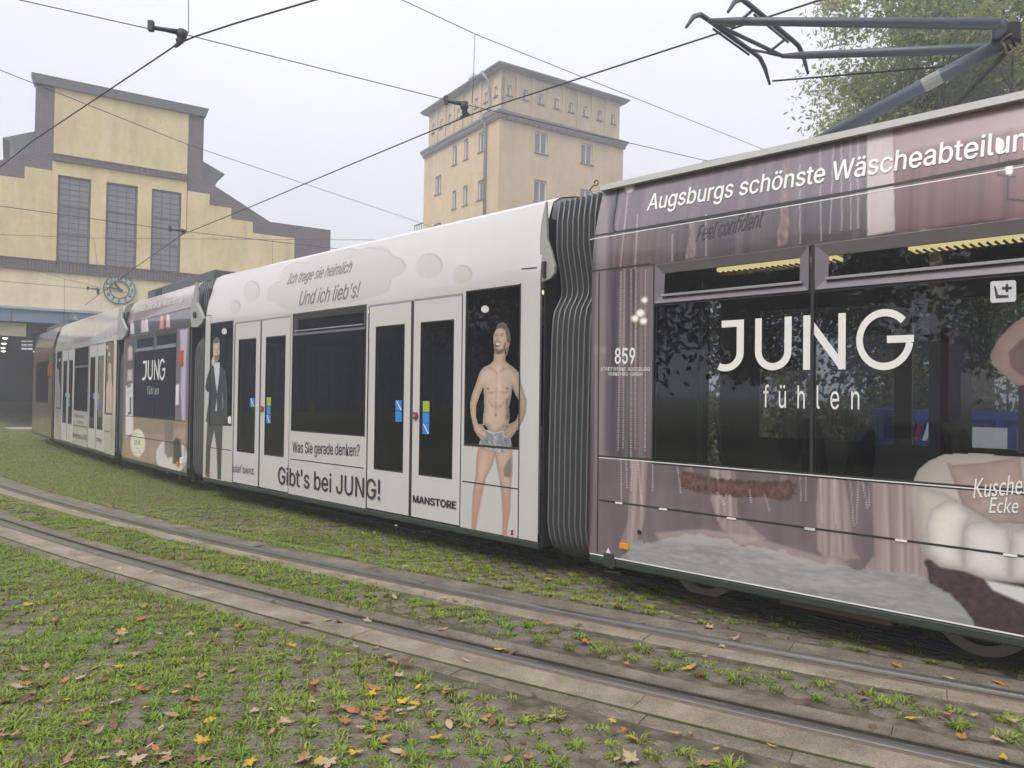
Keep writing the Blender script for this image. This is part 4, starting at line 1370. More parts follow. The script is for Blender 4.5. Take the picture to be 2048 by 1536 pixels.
def paint_m2(p):
    p.c[:] = np.array((.545, .53, .52))[None] * (.95 + .07 * vnoise(p.S * 7, p.H * .8, 5))[:, None]
    be = (.475, .45, .42)
    def blob(pts):
        p.line(list(pts[:len(pts) * 2 // 3]), 2.4, lin(140, 132, 130), .7, 1.8)
        p.poly(pts, be, 2)
    sh = [(x + 2.5, y - 2) for x, y in CLOUD]
    p.poly(sh, lin(150, 142, 140), 2, .8)
    p.poly(CLOUD, be, 2)
    for f_, x, y, rx, ry in ((c2t, 284, 474, 37, 47), (c2t, 208, 548, 23, 31), (c2r, 326, 317, 54, 50), (c2r, 464, 352, 39, 36)):
        a = f_(x, y)
        k = 2.3275 if f_ is c2t else 2.075
        p.ell(a[0] + 2, a[1] - 2, rx / k, ry / k, lin(140, 132, 130), 2, .8)
        p.ell(a[0], a[1], rx / k, ry / k, be, 2)
    man_suit(p)
    man_briefs(p)
def pane_paint(fn, dots):
    def g(p):
        for x, y, rx, ry in dots:
            p.ell(x, y, rx, ry, lin(212, 204, 198), 1.5)
        fn(p)
    return g
body(f2, L2, [(.9, 2.6, .95, 2.3), (2.9, 4.6, .95, 2.3), (4.9, 6.5, .95, 2.3)], trim=WHITE)
skin(f2, 0, L2, 0, HT, .0125, HOLES2, paint_m2, 'printed_side', FILM)
inner_lining(f2, L2, HOLES2)
w_l = pane(f2, LW)
part(ring(MB(), LW, .01, .0, .02), 'window_seal', RUBBER, f2, w_l)
w_r = pane(f2, RW)
part(ring(MB(), RW, .014, .0, .02), 'window_seal', RUBBER, f2, w_r)
skin(f2, LW[0], LW[1], LW[2], LW[3], .006, [], pane_paint(man_suit, [(*cs(220, 103), 5.2, 6.4)]), 'window_print', FILM, off=-.004, keep_alpha=True)
skin(f2, RW[0], RW[1], RW[2], RW[3], .006, [], pane_paint(man_briefs, [(*c2(1590, 211), 8, 7)]), 'window_print', FILM, off=-.004, keep_alpha=True)
w_b = pane(f2, (WB[0], WB[1], WB[2], hop2[2]))
part(ring(MB(), WB, .012, -.001, .02), 'window_seal', RUBBER, f2, w_b)
FRAME2 = mat('slate_frame', (.055, .055, .065), .35, 0, .1, 8, coat=.2)
fr_ = part(mitre_frame(MB(), (WB[0] + .012, WB[1] - .012, hop2[2], WB[3] - .012), .075, -.010, .03), 'hopper_frame', FRAME2, f2, bevel=.004)
part(MB().box(WB[0] + .087, WB[1] - .087, .018, .022, hop2[2] + .075, WB[3] - .087), 'hopper_glass', GLASS, f2, fr_)
part(MB().box(WB[0] + .08, WB[1] - .06, -.015, .018, hop2[2] + .055, hop2[2] + .07), 'hopper_rail', ALU, f2, fr_)
BLUE = mat('sticker_blue', (.03, .22, .62), .4)
LIME = mat('sticker_lime', (.32, .42, .03), .4)
BTN = mat('door_button_red', (.28, .03, .03), .35)
def sticker(fr, pts, m, dl, slash=True):
    st = poly_decal(fr, pts, m, 'sticker', off=-.006, parent=dl)
    x0, y0 = pts[0]
    x1, y1 = pts[2]
    if slash:
        poly_decal(fr, [(x0 + .1 * (x1 - x0), y0 + .05 * (y1 - y0)), (x0 + .25 * (x1 - x0), y0 + .05 * (y1 - y0)), (x1, y1 - .05 * (y1 - y0)), (x1 - .15 * (x1 - x0), y1)], LETTERW, 'sticker_mark', off=-.0045, parent=dl)
    return st
def box4(f, x0, y0, x1, y1):
    return [f(x0, y0), f(x1, y0), f(x1, y1), f(x0, y1)]
dls = [door_leaf(f2, r, g) for r, g in ((lf1, g1), (lf2, g2), (lf3, g3), (lf4, g4))]
sticker(f2, box4(c2, 321, 690, 345, 738), BLUE, dls[0])
sticker(f2, box4(c2, 411, 686, 434, 732), LIME, dls[1], False)
sticker(f2, box4(c2, 410, 735, 432, 778), BLUE, dls[1], False)
sticker(f2, box4(c2, 409, 780, 431, 826), BLUE, dls[1])
sticker(f2, box4(c2, 1105, 702, 1139, 758), BLUE, dls[2])
sticker(f2, box4(c2, 1104, 762, 1138, 818), BLUE, dls[2], False)
sticker(f2, box4(c2, 1252, 706, 1288, 764), LIME, dls[3], False)
sticker(f2, box4(c2, 1251, 768, 1287, 824), BLUE, dls[3], False)
sticker(f2, box4(c2, 1250, 826, 1286, 884), BLUE, dls[3])
for p, k in (((390, 748), 1), ((1217, 785), 3)):
    a = f2.px(*c2(*p))
    part(MB().tube([(a[0], -.022, a[1]), (a[0], .004, a[1])], .040, 18), 'door_button', BTN, f2, dls[k])
    part(MB().tube([(a[0], -.028, a[1]), (a[0], -.02, a[1])], .020, 14), 'button_face', ALU, f2, dls[k])
for r0, r1 in ((lf1, lf2), (lf3, lf4)):
    part(MB().box(r0[1], r1[0], .004, .03, .012, dt), 'door_gasket', RUBBER, f2)
    part(MB().box(r0[0] - .02, r1[1] + .02, .0, .03, dt, dt + .02), 'door_header', ALU, f2)
    part(MB().box(r0[0] - .02, r0[0], .006, .03, .0, dt), 'door_jamb', RUBBER, f2)
    part(MB().box(r1[1], r1[1] + .02, .006, .03, .0, dt), 'door_jamb', RUBBER, f2)
for a, b in (((540, 1018), (938, 1068)), ((1470, 1138), (1768, 1180)), ((100, 956), (222, 972)), ((1783, 70), (1768, 1447)), ((1475, 943), (1775, 966)), ((100, 833), (222, 839)), ((115, 247), (103, 830)), ((86, 246), (115, 246))):
    seam(f2, c2(*a), c2(*b), .012)
seam(f2, c2r(712, 328), c2r(776, 322), .012)
lettering(f2, 'Was Sie gerade denken?', c2(553, 982), c2(915, 1004), c2(553, 925), LETTER, bold=.004)
lettering(f2, "Gibt's bei JUNG!", c2(475, 1150), c2(1026, 1240), c2(478, 1060), LETTER, bold=.01, off=.006)
lettering(f2, 'olaf benz.', c2(233, 1088), c2(350, 1102), c2(233, 1050), LETTER, off=.004)
lettering(f2, 'MANSTORE', c2(1201, 1250), c2(1436, 1288), c2(1201, 1213), LETTER, bold=.03, off=.004)
lettering(f2, 'Ich trage sie heimlich', c2t(450, 440), c2t(748, 382), c2t(455, 392), LETTERG, shear=.25)
lettering(f2, "Und ich lieb's!", c2t(508, 538), c2t(788, 498), c2t(512, 472), LETTERG, shear=.25)
RED = mat('pictogram_red', (.30, .02, .03), .5)
for p in ((1737, 1413), (100, 1103)):
    x, y = c2(*p)
    poly_decal(f2, [(x - 4, y + 5), (x - 1, y), (x - 4, y - 4), (x + 4, y - 5), (x + 1, y), (x + 4, y + 5)], RED, 'jack_mark', off=.005)
poly_decal(f2, [cs(248, 880), cs(262, 868), cs(278, 878), cs(278, 930), cs(264, 942), cs(248, 930)], LETTERW, 'shield_sticker', off=-.006)
gc = [cb(*p) for p in [(165, 238), (178, 700), (230, 850), (270, 1010), (265, 1100), (220, 1160), (110, 1208), (95, 1170), (95, 700), (112, 500)]]
gcs = [f2.px(x, y, .0, False) for x, y in gc]
part(MB().prism(gcs, .02, .06), 'gangway_cover', GREYP, f2, bevel=.008)
a = f2.px(*cb(166, 1000), 0, False)
part(MB().box(a[0] - .012, a[0] + .012, -.01, .02, a[1] - .12, a[1] + .03), 'cover_latch', RUBBER, f2)
part(MB().box(L2, L2 + .02, .05, 2.25, -.05, 3.0), 'end_frame', RUBBER, f2)
part(MB().box(-.02, 0, .05, 2.25, -.05, 3.0), 'end_frame', RUBBER, f2)
for x, y, fc in ((2.3, .45, 1), (3.05, .45, -1), (2.2, 1.85, 1), (3.4, 1.85, 1), (4.6, 1.85, -1)):
    seat(f2, x, y, fc)
for x in (1.1, 1.9, 4.4, 5.6):
    part(MB().tube([(x, .7, .07), (x, .7, 2.5)], .02), 'grab_pole', GRAB, f2)
ceiling_lamp(f2, 2.0, 3.6, .95)
ceiling_lamp(f2, 4.6, 6.4, .95)
bellows(f2.world(L2 + .02, 0, 0), f1.world(-.01, 0, 0), 9)

# ------------------------------------------------------------------ section 3: dressing room print
W3 = f3.rect([c3(750, 468), c3(1050, 424), c3(1034, 1072), c3(738, 1042)])
h3 = np.mean([f3.px(*c3(745, 590))[1], f3.px(*c3(1045, 546))[1]])
def paint_m3(p):
    p.c[:] = np.array(lin(122, 108, 104))[None] * (.85 + .3 * vnoise(p.S * 6, p.H * 3))[:, None]
    p.poly(mp(c3, [(690, 200), (1185, 60), (1185, 170), (690, 310)]), lin(196, 188, 190), 12, .6)
    p.poly(mp(c3, [(690, 385), (1150, 270), (1150, 400), (690, 468)]), tone(lin(70, 64, 72), .5, 20, 5), 4)
    for x, c in ((730, lin(200, 190, 190)), (805, lin(196, 184, 186)), (830, lin(205, 196, 196)), (940, lin(206, 140, 130)), (985, lin(214, 170, 158))):
        p.poly(mp(c3, [(x - 14, 470 - .2 * (x - 690)), (x - 10, 385 - .2 * (x - 690)), (x, 368 - .2 * (x - 690)), (x + 12, 390 - .2 * (x - 690)), (x + 16, 468 - .2 * (x - 690))]), c, 2, .9)
    p.poly(mp(c3, [(1050, 420), (1150, 400), (1120, 1085), (1034, 1072)]), tone(lin(120, 108, 116), .4, 14, 3), 3)
    p.poly(mp(c3, [(1070, 430), (1125, 420), (1120, 560), (1112, 760), (1108, 1090), (1088, 1090), (1075, 860), (1080, 700)]), lin(178, 172, 190), 4)
    p.poly(mp(c3, [(1038, 820), (1065, 815), (1062, 960), (1036, 965)]), lin(214, 208, 212), 4)
    p.poly(mp(c3, [(690, 480), (745, 470), (738, 1042), (682, 1040)]), tone(lin(96, 84, 84), .5, 12, 5), 3)
    p.poly(mp(c3, [(700, 560), (715, 540), (732, 560), (730, 640), (700, 645)]), lin(200, 184, 182), 4, .9)
    p.poly(mp(c3, [(695, 715), (730, 710), (732, 790), (694, 795)]), lin(206, 200, 196), 4, .8)
    p.poly(mp(c3, [(684, 1042), (1112, 1080), (1110, 1440), (655, 1330)]), tone(lin(160, 142, 132), .16, 7, 7), 3)
    p.poly(mp(c3, [(870, 1060), (1112, 1085), (1112, 1120), (870, 1180)]), lin(126, 108, 102), 10, .6)
    p.poly(mp(c3, [(735, 1045), (870, 1060), (870, 1180), (735, 1130)]), lin(120, 104, 100), 8, .5)
    p.ell(*c3(1010, 1330), 31, 36, lin(196, 192, 194), 3)
    p.poly(mp(c3, [(962, 1075), (1025, 1080), (1022, 1330), (985, 1345), (960, 1300)]), tone(lin(108, 100, 98), .4, 14, 3), 5, .85)
    p.poly(mp(c3, [(1020, 1220), (1045, 1195), (1078, 1215), (1085, 1370), (1060, 1400), (1020, 1380)]), lin(66, 58, 58), 4)
    p.poly(mp(c3, [(683, 830), (735, 805), (737, 1160), (684, 1195)]), lin(206, 204, 208), 2)
    p.poly(mp(c3, [(695, 830), (720, 818), (720, 832), (695, 842)]), lin(40, 38, 42), 2)
    p.poly(mp(c3, [(712, 910), (722, 908), (722, 1030), (700, 1034), (700, 1015), (712, 1014)]), lin(40, 38, 42), 2)
    for y in (865, 880):
        p.line(mp(c3, [(690, y + 4), (730, y - 6)]), 1, lin(150, 148, 150), .8, 1.5)
    p.ell(*c3(770, 1235), 14.5, 28, lin(214, 206, 192), 2.5)
    for y, w in ((1168, 28), (1272, 36), (1290, 20), (1305, 32)):
        p.line(mp(c3, [(770 - w, y), (770 + w, y + 4)]), .9, lin(120, 110, 104), .7, 1.4)
_p3 = paint_m3
def paint_m3(p):
    _p3(p)
    p.c[:] = punch(p.c, 1.3, .2)
body(f3, L3, [(.7, 3.1, .95, 2.3)], trim=GREYP)
skin(f3, 0, L3, 0, HT, .02, [W3], paint_m3, 'printed_side', FILM)
inner_lining(f3, L3, [W3])
w3 = pane(f3, (W3[0], W3[1], W3[2], h3))
part(MB().box((W3[0] + W3[1]) / 2 - .01, (W3[0] + W3[1]) / 2 + .01, .0, .02, W3[2], h3), 'window_mullion', RUBBER, f3, w3)
FR3 = mat('grey_frame', (.10, .10, .105), .4)
for a, b in ((W3[0], (W3[0] + W3[1]) / 2 - .01), ((W3[0] + W3[1]) / 2 + .01, W3[1])):
    fr_ = part(mitre_frame(MB(), (a, b, h3, W3[3]), .07, -.01, .03), 'hopper_frame', FR3, f3)
    part(MB().box(a + .07, b - .07, .018, .022, h3 + .07, W3[3] - .07), 'hopper_glass', GLASS, f3, fr_)
j0, j1 = c3(803, 0)[0], c3(962, 0)[0]
wd = (j1 - j0)
jung(f3, [(j0, j0 + .17 * wd), (j0 + .22 * wd, j0 + .44 * wd), (j0 + .50 * wd, j0 + .72 * wd), (j0 + .73 * wd, j1)], (j0, c3(0, 788)[1]), (j0, c3(0, 650)[1]), LETTERW, off=-.005)
lettering(f3, 'fühlen', c3(835, 888), c3(916, 888), c3(835, 832), LETTERW, spacing=1.5, off=-.005)
lettering(f3, 'Modehaus JUNG an der Wertachbrücke', c3(742, 307), c3(1088, 226), c3(746, 272), LETTERW, bold=.01)
lettering(f3, '15 €', c3(744, 1245), c3(788, 1248), c3(744, 1212), LETTER)
for a, b in (((690, 385), (1150, 268)), ((690, 467), (1150, 401)), ((684, 1041), (1112, 1081)), ((680, 1180), (1105, 1245)), ((1105, 1245), (1098, 1440)), ((740, 470), (735, 1042))):
    seam(f3, c3(*a), c3(*b), .014)
for p, m_, w, h in (((1088, 628), mat('tail_lamp', (.55, .08, .02), .25), .06, .13), ((1060, 1385), ORANGE, .045, .035), ((697, 1305), ORANGE, .03, .03), ((1088, 1360), LETTERW, .05, .05)):
    a = f3.px(*c3(*p))
    part(MB().box(a[0] - w, a[0] + w, -.03, .002, a[1] - h, a[1] + h), 'side_lamp', m_, f3, bevel=.006)
def cover(fr, pts, m=None):
    q = [fr.px(*c3(*p), 0, False) for p in pts]
    c = part(MB().prism(q, -.012, .04), 'gangway_cover', GREYP, fr, bevel=.01)
    return c
cv = cover(f3, [(1190, 84), (1195, 235), (1225, 300), (1243, 345), (1235, 375), (1200, 410), (1152, 408), (1152, 260), (1172, 160)])
a = f3.px(*c3(1187, 321), 0, False)
part(MB().tube([(a[0], -.04, a[1]), (a[0], .0, a[1])], .05, 14), 'cover_bolt', RUBBER, f3, cv)
ROOFG = mat('roof_box_grey', (.09, .095, .10), .5, 0, .1, 5)
part(MB().box(.35, L3 + .12, .34, 1.95, 3.19, 3.43), 'roof_unit', ROOFG, f3, bevel=.02)
part(MB().box(.9, 1.3, .325, .36, 3.27, 3.39), 'roof_grille', RUBBER, f3)
part(MB().box(L3, L3 + .02, .05, 2.25, -.05, 3.0), 'end_frame', RUBBER, f3)
part(MB().box(-.02, .0, .05, 2.25, -.05, 3.0), 'end_frame', RUBBER, f3)
bogie(f3, L3 / 2, 1.9)
for k in range(4):
    part(MB().box(.8 + k * .7, .9 + k * .7, .45, .55, -.28, -.08), 'bogie_bracket', mat('galv', (.25, .25, .24), .5, .5), f3)
for x, y, fc in ((1.2, .5, 1), (2.4, .5, -1), (1.4, 1.8, 1)):
    seat(f3, x, y, fc)
bellows(f3.world(L3 + .02, 0, 0), f2.world(-.02, 0, 0), 8)

# ------------------------------------------------------------------ section 4: white, two double doors, further off
q4 = lambda *p: f4.rect([c4(*c) for c in p])
d4 = [(q4((264, 582), (317, 577), (300, 1445), (246, 1430)), q4((275, 685), (308, 680), (297, 1280), (258, 1275))),
      (q4((321, 575), (380, 567), (357, 1465), (303, 1447)), q4((328, 675), (365, 670), (350, 1290), (315, 1285))),
      (q4((521, 540), (592, 530), (574, 1530), (506, 1508)), q4((532, 645), (580, 638), (566, 1330), (518, 1322))),
      (q4((596, 528), (677, 510), (660, 1560), (578, 1532)), q4((607, 632), (662, 625), (645, 1345), (592, 1338)))]
dt4 = np.mean([r[3] for r, g in d4])
gb4, gt4 = np.mean([g[2] for r, g in d4]), np.mean([g[3] for r, g in d4])
d4 = [((r[0], r[1], .012, dt4), (g[0], g[1], gb4, gt4)) for r, g in d4]
W4 = q4((386, 558), (516, 540), (503, 1168), (371, 1158))
LW4 = q4((215, 592), (258, 586), (246, 1138), (199, 1132))
RW4 = q4((683, 500), (756, 482), (745, 1192), (666, 1185))
H4 = [LW4, (d4[0][0][0] - .03, d4[1][0][1] + .03, 0., dt4 + .03), W4, (d4[2][0][0] - .03, d4[3][0][1] + .03, 0., dt4 + .03), RW4]
def figs4(p):
    p.poly(mp(c4, [(205, 790), (215, 750), (230, 760), (232, 880), (242, 950), (240, 1130), (235, 1430), (200, 1415), (200, 1130), (198, 950)]), tone(lin(168, 166, 168), .3, 8, 8), 2)
    p.poly(mp(c4, [(700, 780), (705, 720), (718, 690), (735, 720), (735, 850), (748, 950), (748, 1100), (740, 1190), (738, 1420), (728, 1430), (722, 1200), (680, 1190), (680, 1000), (690, 900), (705, 860)]), tone(lin(196, 168, 150), .35, 8, 8), 2, 1, .2, 3)
def paint_m4(p):
    p.c[:] = np.array((.54, .53, .52))[None] * (.95 + .07 * vnoise(p.S * 7, p.H * .8, 5))[:, None]
    be = (.47, .445, .415)
    cl = mp(c4, [(330, 470), (345, 420), (385, 400), (375, 345), (410, 320), (440, 330), (455, 275), (490, 262), (515, 275), (550, 265), (570, 320), (580, 360), (560, 440), (530, 490), (440, 520), (370, 525), (350, 510)])
    p.poly([(a + 1, b - 1) for a, b in cl], lin(140, 132, 130), 1.5, .8)
    p.poly(cl, be, 1.5)
    for x, y, rx, ry in ((622, 385, 22, 55), (675, 435, 13, 36), (298, 455, 17, 52), (260, 530, 11, 30)):
        a = c4(x, y)
        p.ell(a[0] + .6, a[1] - .6, rx / 4.8, ry / 4.8, lin(140, 132, 130), 1.2, .8)
        p.ell(a[0], a[1], rx / 4.8, ry / 4.8, be, 1.2)
    for k in range(9):                                        # a line of script too small to read
        p.line(mp(c4, [(384 + k * 13, 396 - k * 3), (390 + k * 13, 374 - k * 3)]), 1.2, lin(150, 146, 144), .7, 1.5)
    p.line(mp(c4, [(250, 1372), (262, 1345), (275, 1340)]), .8, lin(120, 112, 110), .7, 1.2)
    p.poly(mp(c4, [(262, 1362), (294, 1372), (294, 1396), (264, 1384)]), lin(160, 152, 150), 2.5, .6)
    figs4(p)
body(f4, L4, [(.9, 2.6, .95, 2.3), (2.9, 4.6, .95, 2.3), (4.9, 6.3, .95, 2.3)], trim=WHITE)
skin(f4, 0, L4, 0, HT, .028, H4, paint_m4, 'printed_side', FILM)
inner_lining(f4, L4, H4)
for r in (LW4, RW4, W4):
    w_ = pane(f4, r)
    part(ring(MB(), r, .018, .0, .02), 'window_seal', RUBBER, f4, w_)
for r in (LW4, RW4):
    skin(f4, r[0], r[1], r[2], r[3], .02, [], pane_paint(figs4, [(*c4(237, 672), 1.4, 4), (*c4(695, 550), 2, 5), (*c4(713, 616), 1.7, 4.5)]), 'window_print', FILM, off=-.004, keep_alpha=True)
part(MB().box(W4[0], W4[1], .0, .02, W4[3] - .5, W4[3] - .45), 'window_transom', FR3, f4)
dl4 = [door_leaf(f4, r, g) for r, g in d4]
for k, q, m_ in ((0, (288, 985, 300, 1025), BLUE), (1, (318, 990, 332, 1035), LIME), (1, (316, 1040, 330, 1115), BLUE), (2, (556, 990, 570, 1045), BLUE), (3, (600, 995, 614, 1050), LIME), (3, (598, 1052, 612, 1145), BLUE)):
    sticker(f4, box4(c4, *q), m_, dl4[k], False)
for i in (0, 2):
    part(MB().box(d4[i][0][1], d4[i + 1][0][0], .004, .03, .012, dt4), 'door_gasket', RUBBER, f4)
    part(MB().box(d4[i][0][0] - .03, d4[i + 1][0][1] + .03, .0, .03, dt4, dt4 + .03), 'door_header', ALU, f4)
lettering(f4, 'Wertachstraße 1', c4(388, 1220), c4(478, 1232), c4(388, 1192), LETTER)
lettering(f4, 'Augsburg', c4(406, 1280), c4(462, 1286), c4(406, 1250), LETTER)
lettering(f4, 'Modehaus JUNG', c4(362, 1410), c4(497, 1445), c4(362, 1362), LETTER)
lettering(f4, 'mey', c4(588, 1450), c4(640, 1468), c4(588, 1400), LETTER)
lettering(f4, 'Nicht die Wäsche!', c4(368, 510), c4(532, 492), c4(368, 465), LETTERG, shear=.25)
for a, b in (((365, 1298), (500, 1318)), ((665, 1190), (742, 1195)), ((662, 1350), (720, 1362)), ((200, 1135), (248, 1140)), ((757, 482), (738, 1530)), ((765, 420), (782, 418))):
    seam(f4, c4(*a), c4(*b), .018)
cv = cover(f4, [(648, 250), (655, 345), (690, 425), (685, 468), (655, 500), (622, 500), (632, 330)])
part(MB().box(L4, L4 + .02, .05, 2.25, -.05, 3.0), 'end_frame', RUBBER, f4)
part(MB().box(-.02, 0, .05, 2.25, -.05, 3.0), 'end_frame', RUBBER, f4)
bellows(f4.world(L4 + .02, 0, 0), f3.world(-.02, 0, 0), 7)
for x in (2.2, 4.8):
    seat(f4, x, .6)

# ------------------------------------------------------------------ section 5: last one, by the depot gate
W5 = (.75, L5 - .75, .95, 2.25)
def paint_m5(p):
    p.c[:] = np.array(lin(132, 106, 100))[None] * (.3 + 1.2 * vnoise(p.S * 5, p.H * 2.5))[:, None]
    k = sstep(2.3, 2.6, p.H)[:, None]
    p.c[:] = p.c * (1 - k) + np.array(lin(140, 118, 120)) * k
body(f5, L5, [(.7, 3.1, .95, 2.3)], trim=GREYP)
skin(f5, 0, L5, 0, HT, .05, [W5], paint_m5, 'printed_side', FILM)
inner_lining(f5, L5, [W5])
w5 = pane(f5, W5)
part(ring(MB(), W5, .03, .0, .02), 'window_seal', RUBBER, f5, w5)
a = f5.px(*c4(146, 770))
part(MB().box(a[0] - .08, a[0] + .08, -.05, .002, a[1] - .16, a[1] + .16), 'side_lamp', mat('red_lamp', (.4, .03, .03), .3), f5)
part(MB().box(.3, L5 + .1, .34, 1.95, 3.2, 3.4), 'roof_unit', ROOFG, f5)
bogie(f5, L5 / 2, 1.9)
part(MB().box(-.04, 0, .02, 2.28, -.05, 3.15), 'cab_end', RUBBER, f5)
bellows(f5.world(L5 + .02, 0, 0), f4.world(-.02, 0, 0), 6)
part(MB().box(L1, L1 + .03, .03, 2.27, -.05, 3.17), 'end_frame', RUBBER, f1)

# ------------------------------------------------------------------ pantograph
PG = mat('pantograph_blue_grey', (.085, .10, .12), .45, .3, .15, 12)
def w1(x, y, z):
    return tuple(np.array((x, y, z)) - T0)
def on_axis(x, y, lat):
    P = hit_plane(x, y, f1.A + f1.i * lat, f1.i)
    return np.array(P)
EL = on_axis(2022, 78, 1.15)
ELn, ELf = on_axis(2000, 48, .98), on_axis(1995, 96, 1.32)
ZB = 4.83
hn = np.array(hit_z(1418, 42, ZB + .02))
hf = np.array(hit_z(1565, 112, ZB + .02))
lo0 = on_axis(1670, 265, 1.15)
lo1 = EL + (lo0 - EL) * 1.42
loc = lambda P: tuple(np.asarray(P) - T0)
pan = MB().tube([loc(lo1), loc(EL + (lo0 - EL) * .5), loc(EL)], .052, 12).build('pantograph_lower_arm', PG, tram, smooth=True)
lab = EL + (lo0 - EL) * .5
MB().tube([loc(EL + (lo0 - EL) * .36), loc(EL + (lo0 - EL) * .46)], .0545, 12, False).build('rating_plate', mat('plate_white', (.26, .26, .25), .5), pan).matrix_basis = Matrix.Identity(4)
for a, b, nm in ((hn, ELn, 0), (hf, ELf, 1)):
    m_ = a + (b - a) * .5
    MB().tube([loc(a), loc(a + (b - a) * .12), loc(b)], [.022, .034, .040], 12).build('pantograph_upper_arm', PG, tram, smooth=True)
MB().tube([loc(ELn), loc(ELf)], .045, 12).build('elbow_tube', PG, tram, smooth=True)
MB().tube([loc(EL + np.array([0, 0, -.02])), loc(EL + np.array([0, 0, .10]))], .06, 12).build('elbow_joint', UNDER, tram)
k_ = EL
for k in range(3):
    c_ = EL + f1.e * .03 * k + f1.i * (.05 * k - .05)
    MB().tube([loc(c_ + np.array([.05 * math.cos(t), .02 * math.sin(3 * t), .06 * math.sin(t) - .05])) for t in np.linspace(0, 5.5, 12)], .009, 6).build('earth_cable', mat('copper_cable', (.16, .12, .09), .6, .4), tram, smooth=True)
MB().tube([loc(EL + np.array([0, 0, -.06])), loc(on_axis(1910, 210, 1.0))], .018, 8).build('tie_rod', UNDER, tram)
MB().tube([loc(on_axis(1545, 162, 1.35)), loc(on_axis(1900, 132, 1.3)), loc(EL)], .008, 6).build('control_rod', UNDER, tram)
lat_n, lat_f = .42, 2.02
bars = []
for px_, nm in (((1470, 90), 0), ((1545, 62), 1)):
    c_ = np.array(hit_z(*px_, ZB + .07))
    s_ = float(np.dot(c_ - f1.A, f1.e))
    pts = []
    for t in np.linspace(0, 1, 15):
        la_ = lat_n + (lat_f - lat_n) * t
        dz = -.20 * max(0, (abs(t - .5) - .33) / .17) ** 2
        pts.append(f1.A + f1.e * s_ + f1.i * la_ + np.array([0, 0, ZB + .07 - f1.A[2] + dz]))
    bars.append(pts)
    MB().tube([loc(q) for q in pts], [.012] + [.022] * 13 + [.012], 8).build('collector_strip', PG, tram, smooth=True)
    MB().tube([loc(q + np.array([0, 0, -.05])) for q in pts[4:11]], .011, 6).build('strip_carrier', PG, tram, smooth=True)
for t in (4, 10):
    a, b = bars[0][t], bars[1][t]
    MB().tube([loc(a), loc((a + b) / 2 + np.array([0, 0, -.09])), loc(b)], .014, 8).build('head_link', PG, tram, smooth=True)
    MB().tube([loc((a + b) / 2 + np.array([0, 0, -.09])), loc(hn if t == 4 else hf)], .016, 8).build('head_pivot', PG, tram)
MB().tube([loc(hn), loc(hf)], .018, 8).build('head_cross_tube', PG, tram)
bs = f1.world(float(np.dot(lo1 - f1.A, f1.e)), 1.15, 3.34) 
MB().box(-.45, .45, -.45, .45, 0, .06).build('pantograph_base', PG, tram).matrix_basis = Matrix.Translation(Vector(loc(bs))) @ Matrix.Rotation(math.atan2(f1.e[1], f1.e[0]), 4, 'Z')
# ================================================================== BUILDINGS
class BFrame:
    def __init__(s, A, e):
        s.A = np.array(A, float)
        s.e = np.array([e[0], e[1], 0.]) / math.hypot(e[0], e[1])
        s.i = np.array([-s.e[1], s.e[0], 0.])
        s.u = np.array([0, 0, 1.])
        M = Matrix.Identity(4)
        for k in range(3):
            M[k][0], M[k][1], M[k][2], M[k][3] = s.e[k], s.i[k], s.u[k], 0
        s.R = M
    def px(s, x, y, dep=0.):
        P = hit_plane(x, y, s.A + s.i * dep, s.i) - s.A
        return float(np.dot(P, s.e)), float(P[2])
    def rect(s, q, dep=0.):
        p = [s.px(*c, dep) for c in q]
        return ((p[0][0] + p[3][0]) / 2, (p[1][0] + p[2][0]) / 2, (p[2][1] + p[3][1]) / 2, (p[0][1] + p[1][1]) / 2)
def strips(mb, u0, u1, h0, h1, holes, y0, y1):
    """wall slab with rectangular openings; h1 may be a function of u"""
    top = h1 if callable(h1) else (lambda u: h1)
    cuts = sorted({u0, u1} | {v for q in holes for v in q[:2] if u0 < v < u1})
    for a, b in zip(cuts[:-1], cuts[1:]):
        if b - a < 1e-4:
            continue
        z = h0
        for c, d in sorted(q[2:] for q in holes if q[0] <= (a + b) / 2 <= q[1]):
            if c > z:
                mb.box(a, b, y0, y1, z, c)
            z = max(z, d)
        t = top((a + b) / 2)
        if t > z:
            mb.box(a, b, y0, y1, z, t)
    return mb
HEAD = R(56.7)
eD = (math.sin(HEAD), math.cos(HEAD))
D = BFrame((-21.6, 32.3, -.45), eD)
depot = thing('tram_depot', 'ochre gabled tram depot with brick edging and three tall windows', 'depot', tuple(D.A))
def dpart(mb, name, m, parent=None, **k):
    return mb.build(name, m, parent or depot, None if parent else D.R, **k)
def brick_mat():
    m, t, b = new_mat('purple_brick')
    tc = t.nodes.new('ShaderNodeTexCoord')
    mpn = t.nodes.new('ShaderNodeMapping')
    mpn.inputs['Rotation'].default_value = (R(90), 0, 0)
    t.links.new(tc.outputs['Object'], mpn.inputs[0])
    br = t.nodes.new('ShaderNodeTexBrick')
    br.inputs['Color1'].default_value = (.085, .07, .075, 1)
    br.inputs['Color2'].default_value = (.12, .10, .10, 1)
    br.inputs['Mortar'].default_value = (.17, .165, .165, 1)
    br.inputs['Scale'].default_value = 1
    br.inputs['Mortar Size'].default_value = .012
    br.inputs['Brick Width'].default_value = .26
    br.inputs['Row Height'].default_value = .085
    t.links.new(mpn.outputs[0], br.inputs['Vector'])
    t.links.new(br.outputs['Color'], b.inputs['Base Color'])
    b.inputs['Roughness'].default_value = .85
    bp = t.nodes.new('ShaderNodeBump')
    bp.inputs['Strength'].default_value = .5
    bp.invert = True
    t.links.new(br.outputs['Fac'], bp.inputs['Height'])
    t.links.new(bp.outputs[0], b.inputs['Normal'])
    return m
BRICK = brick_mat()
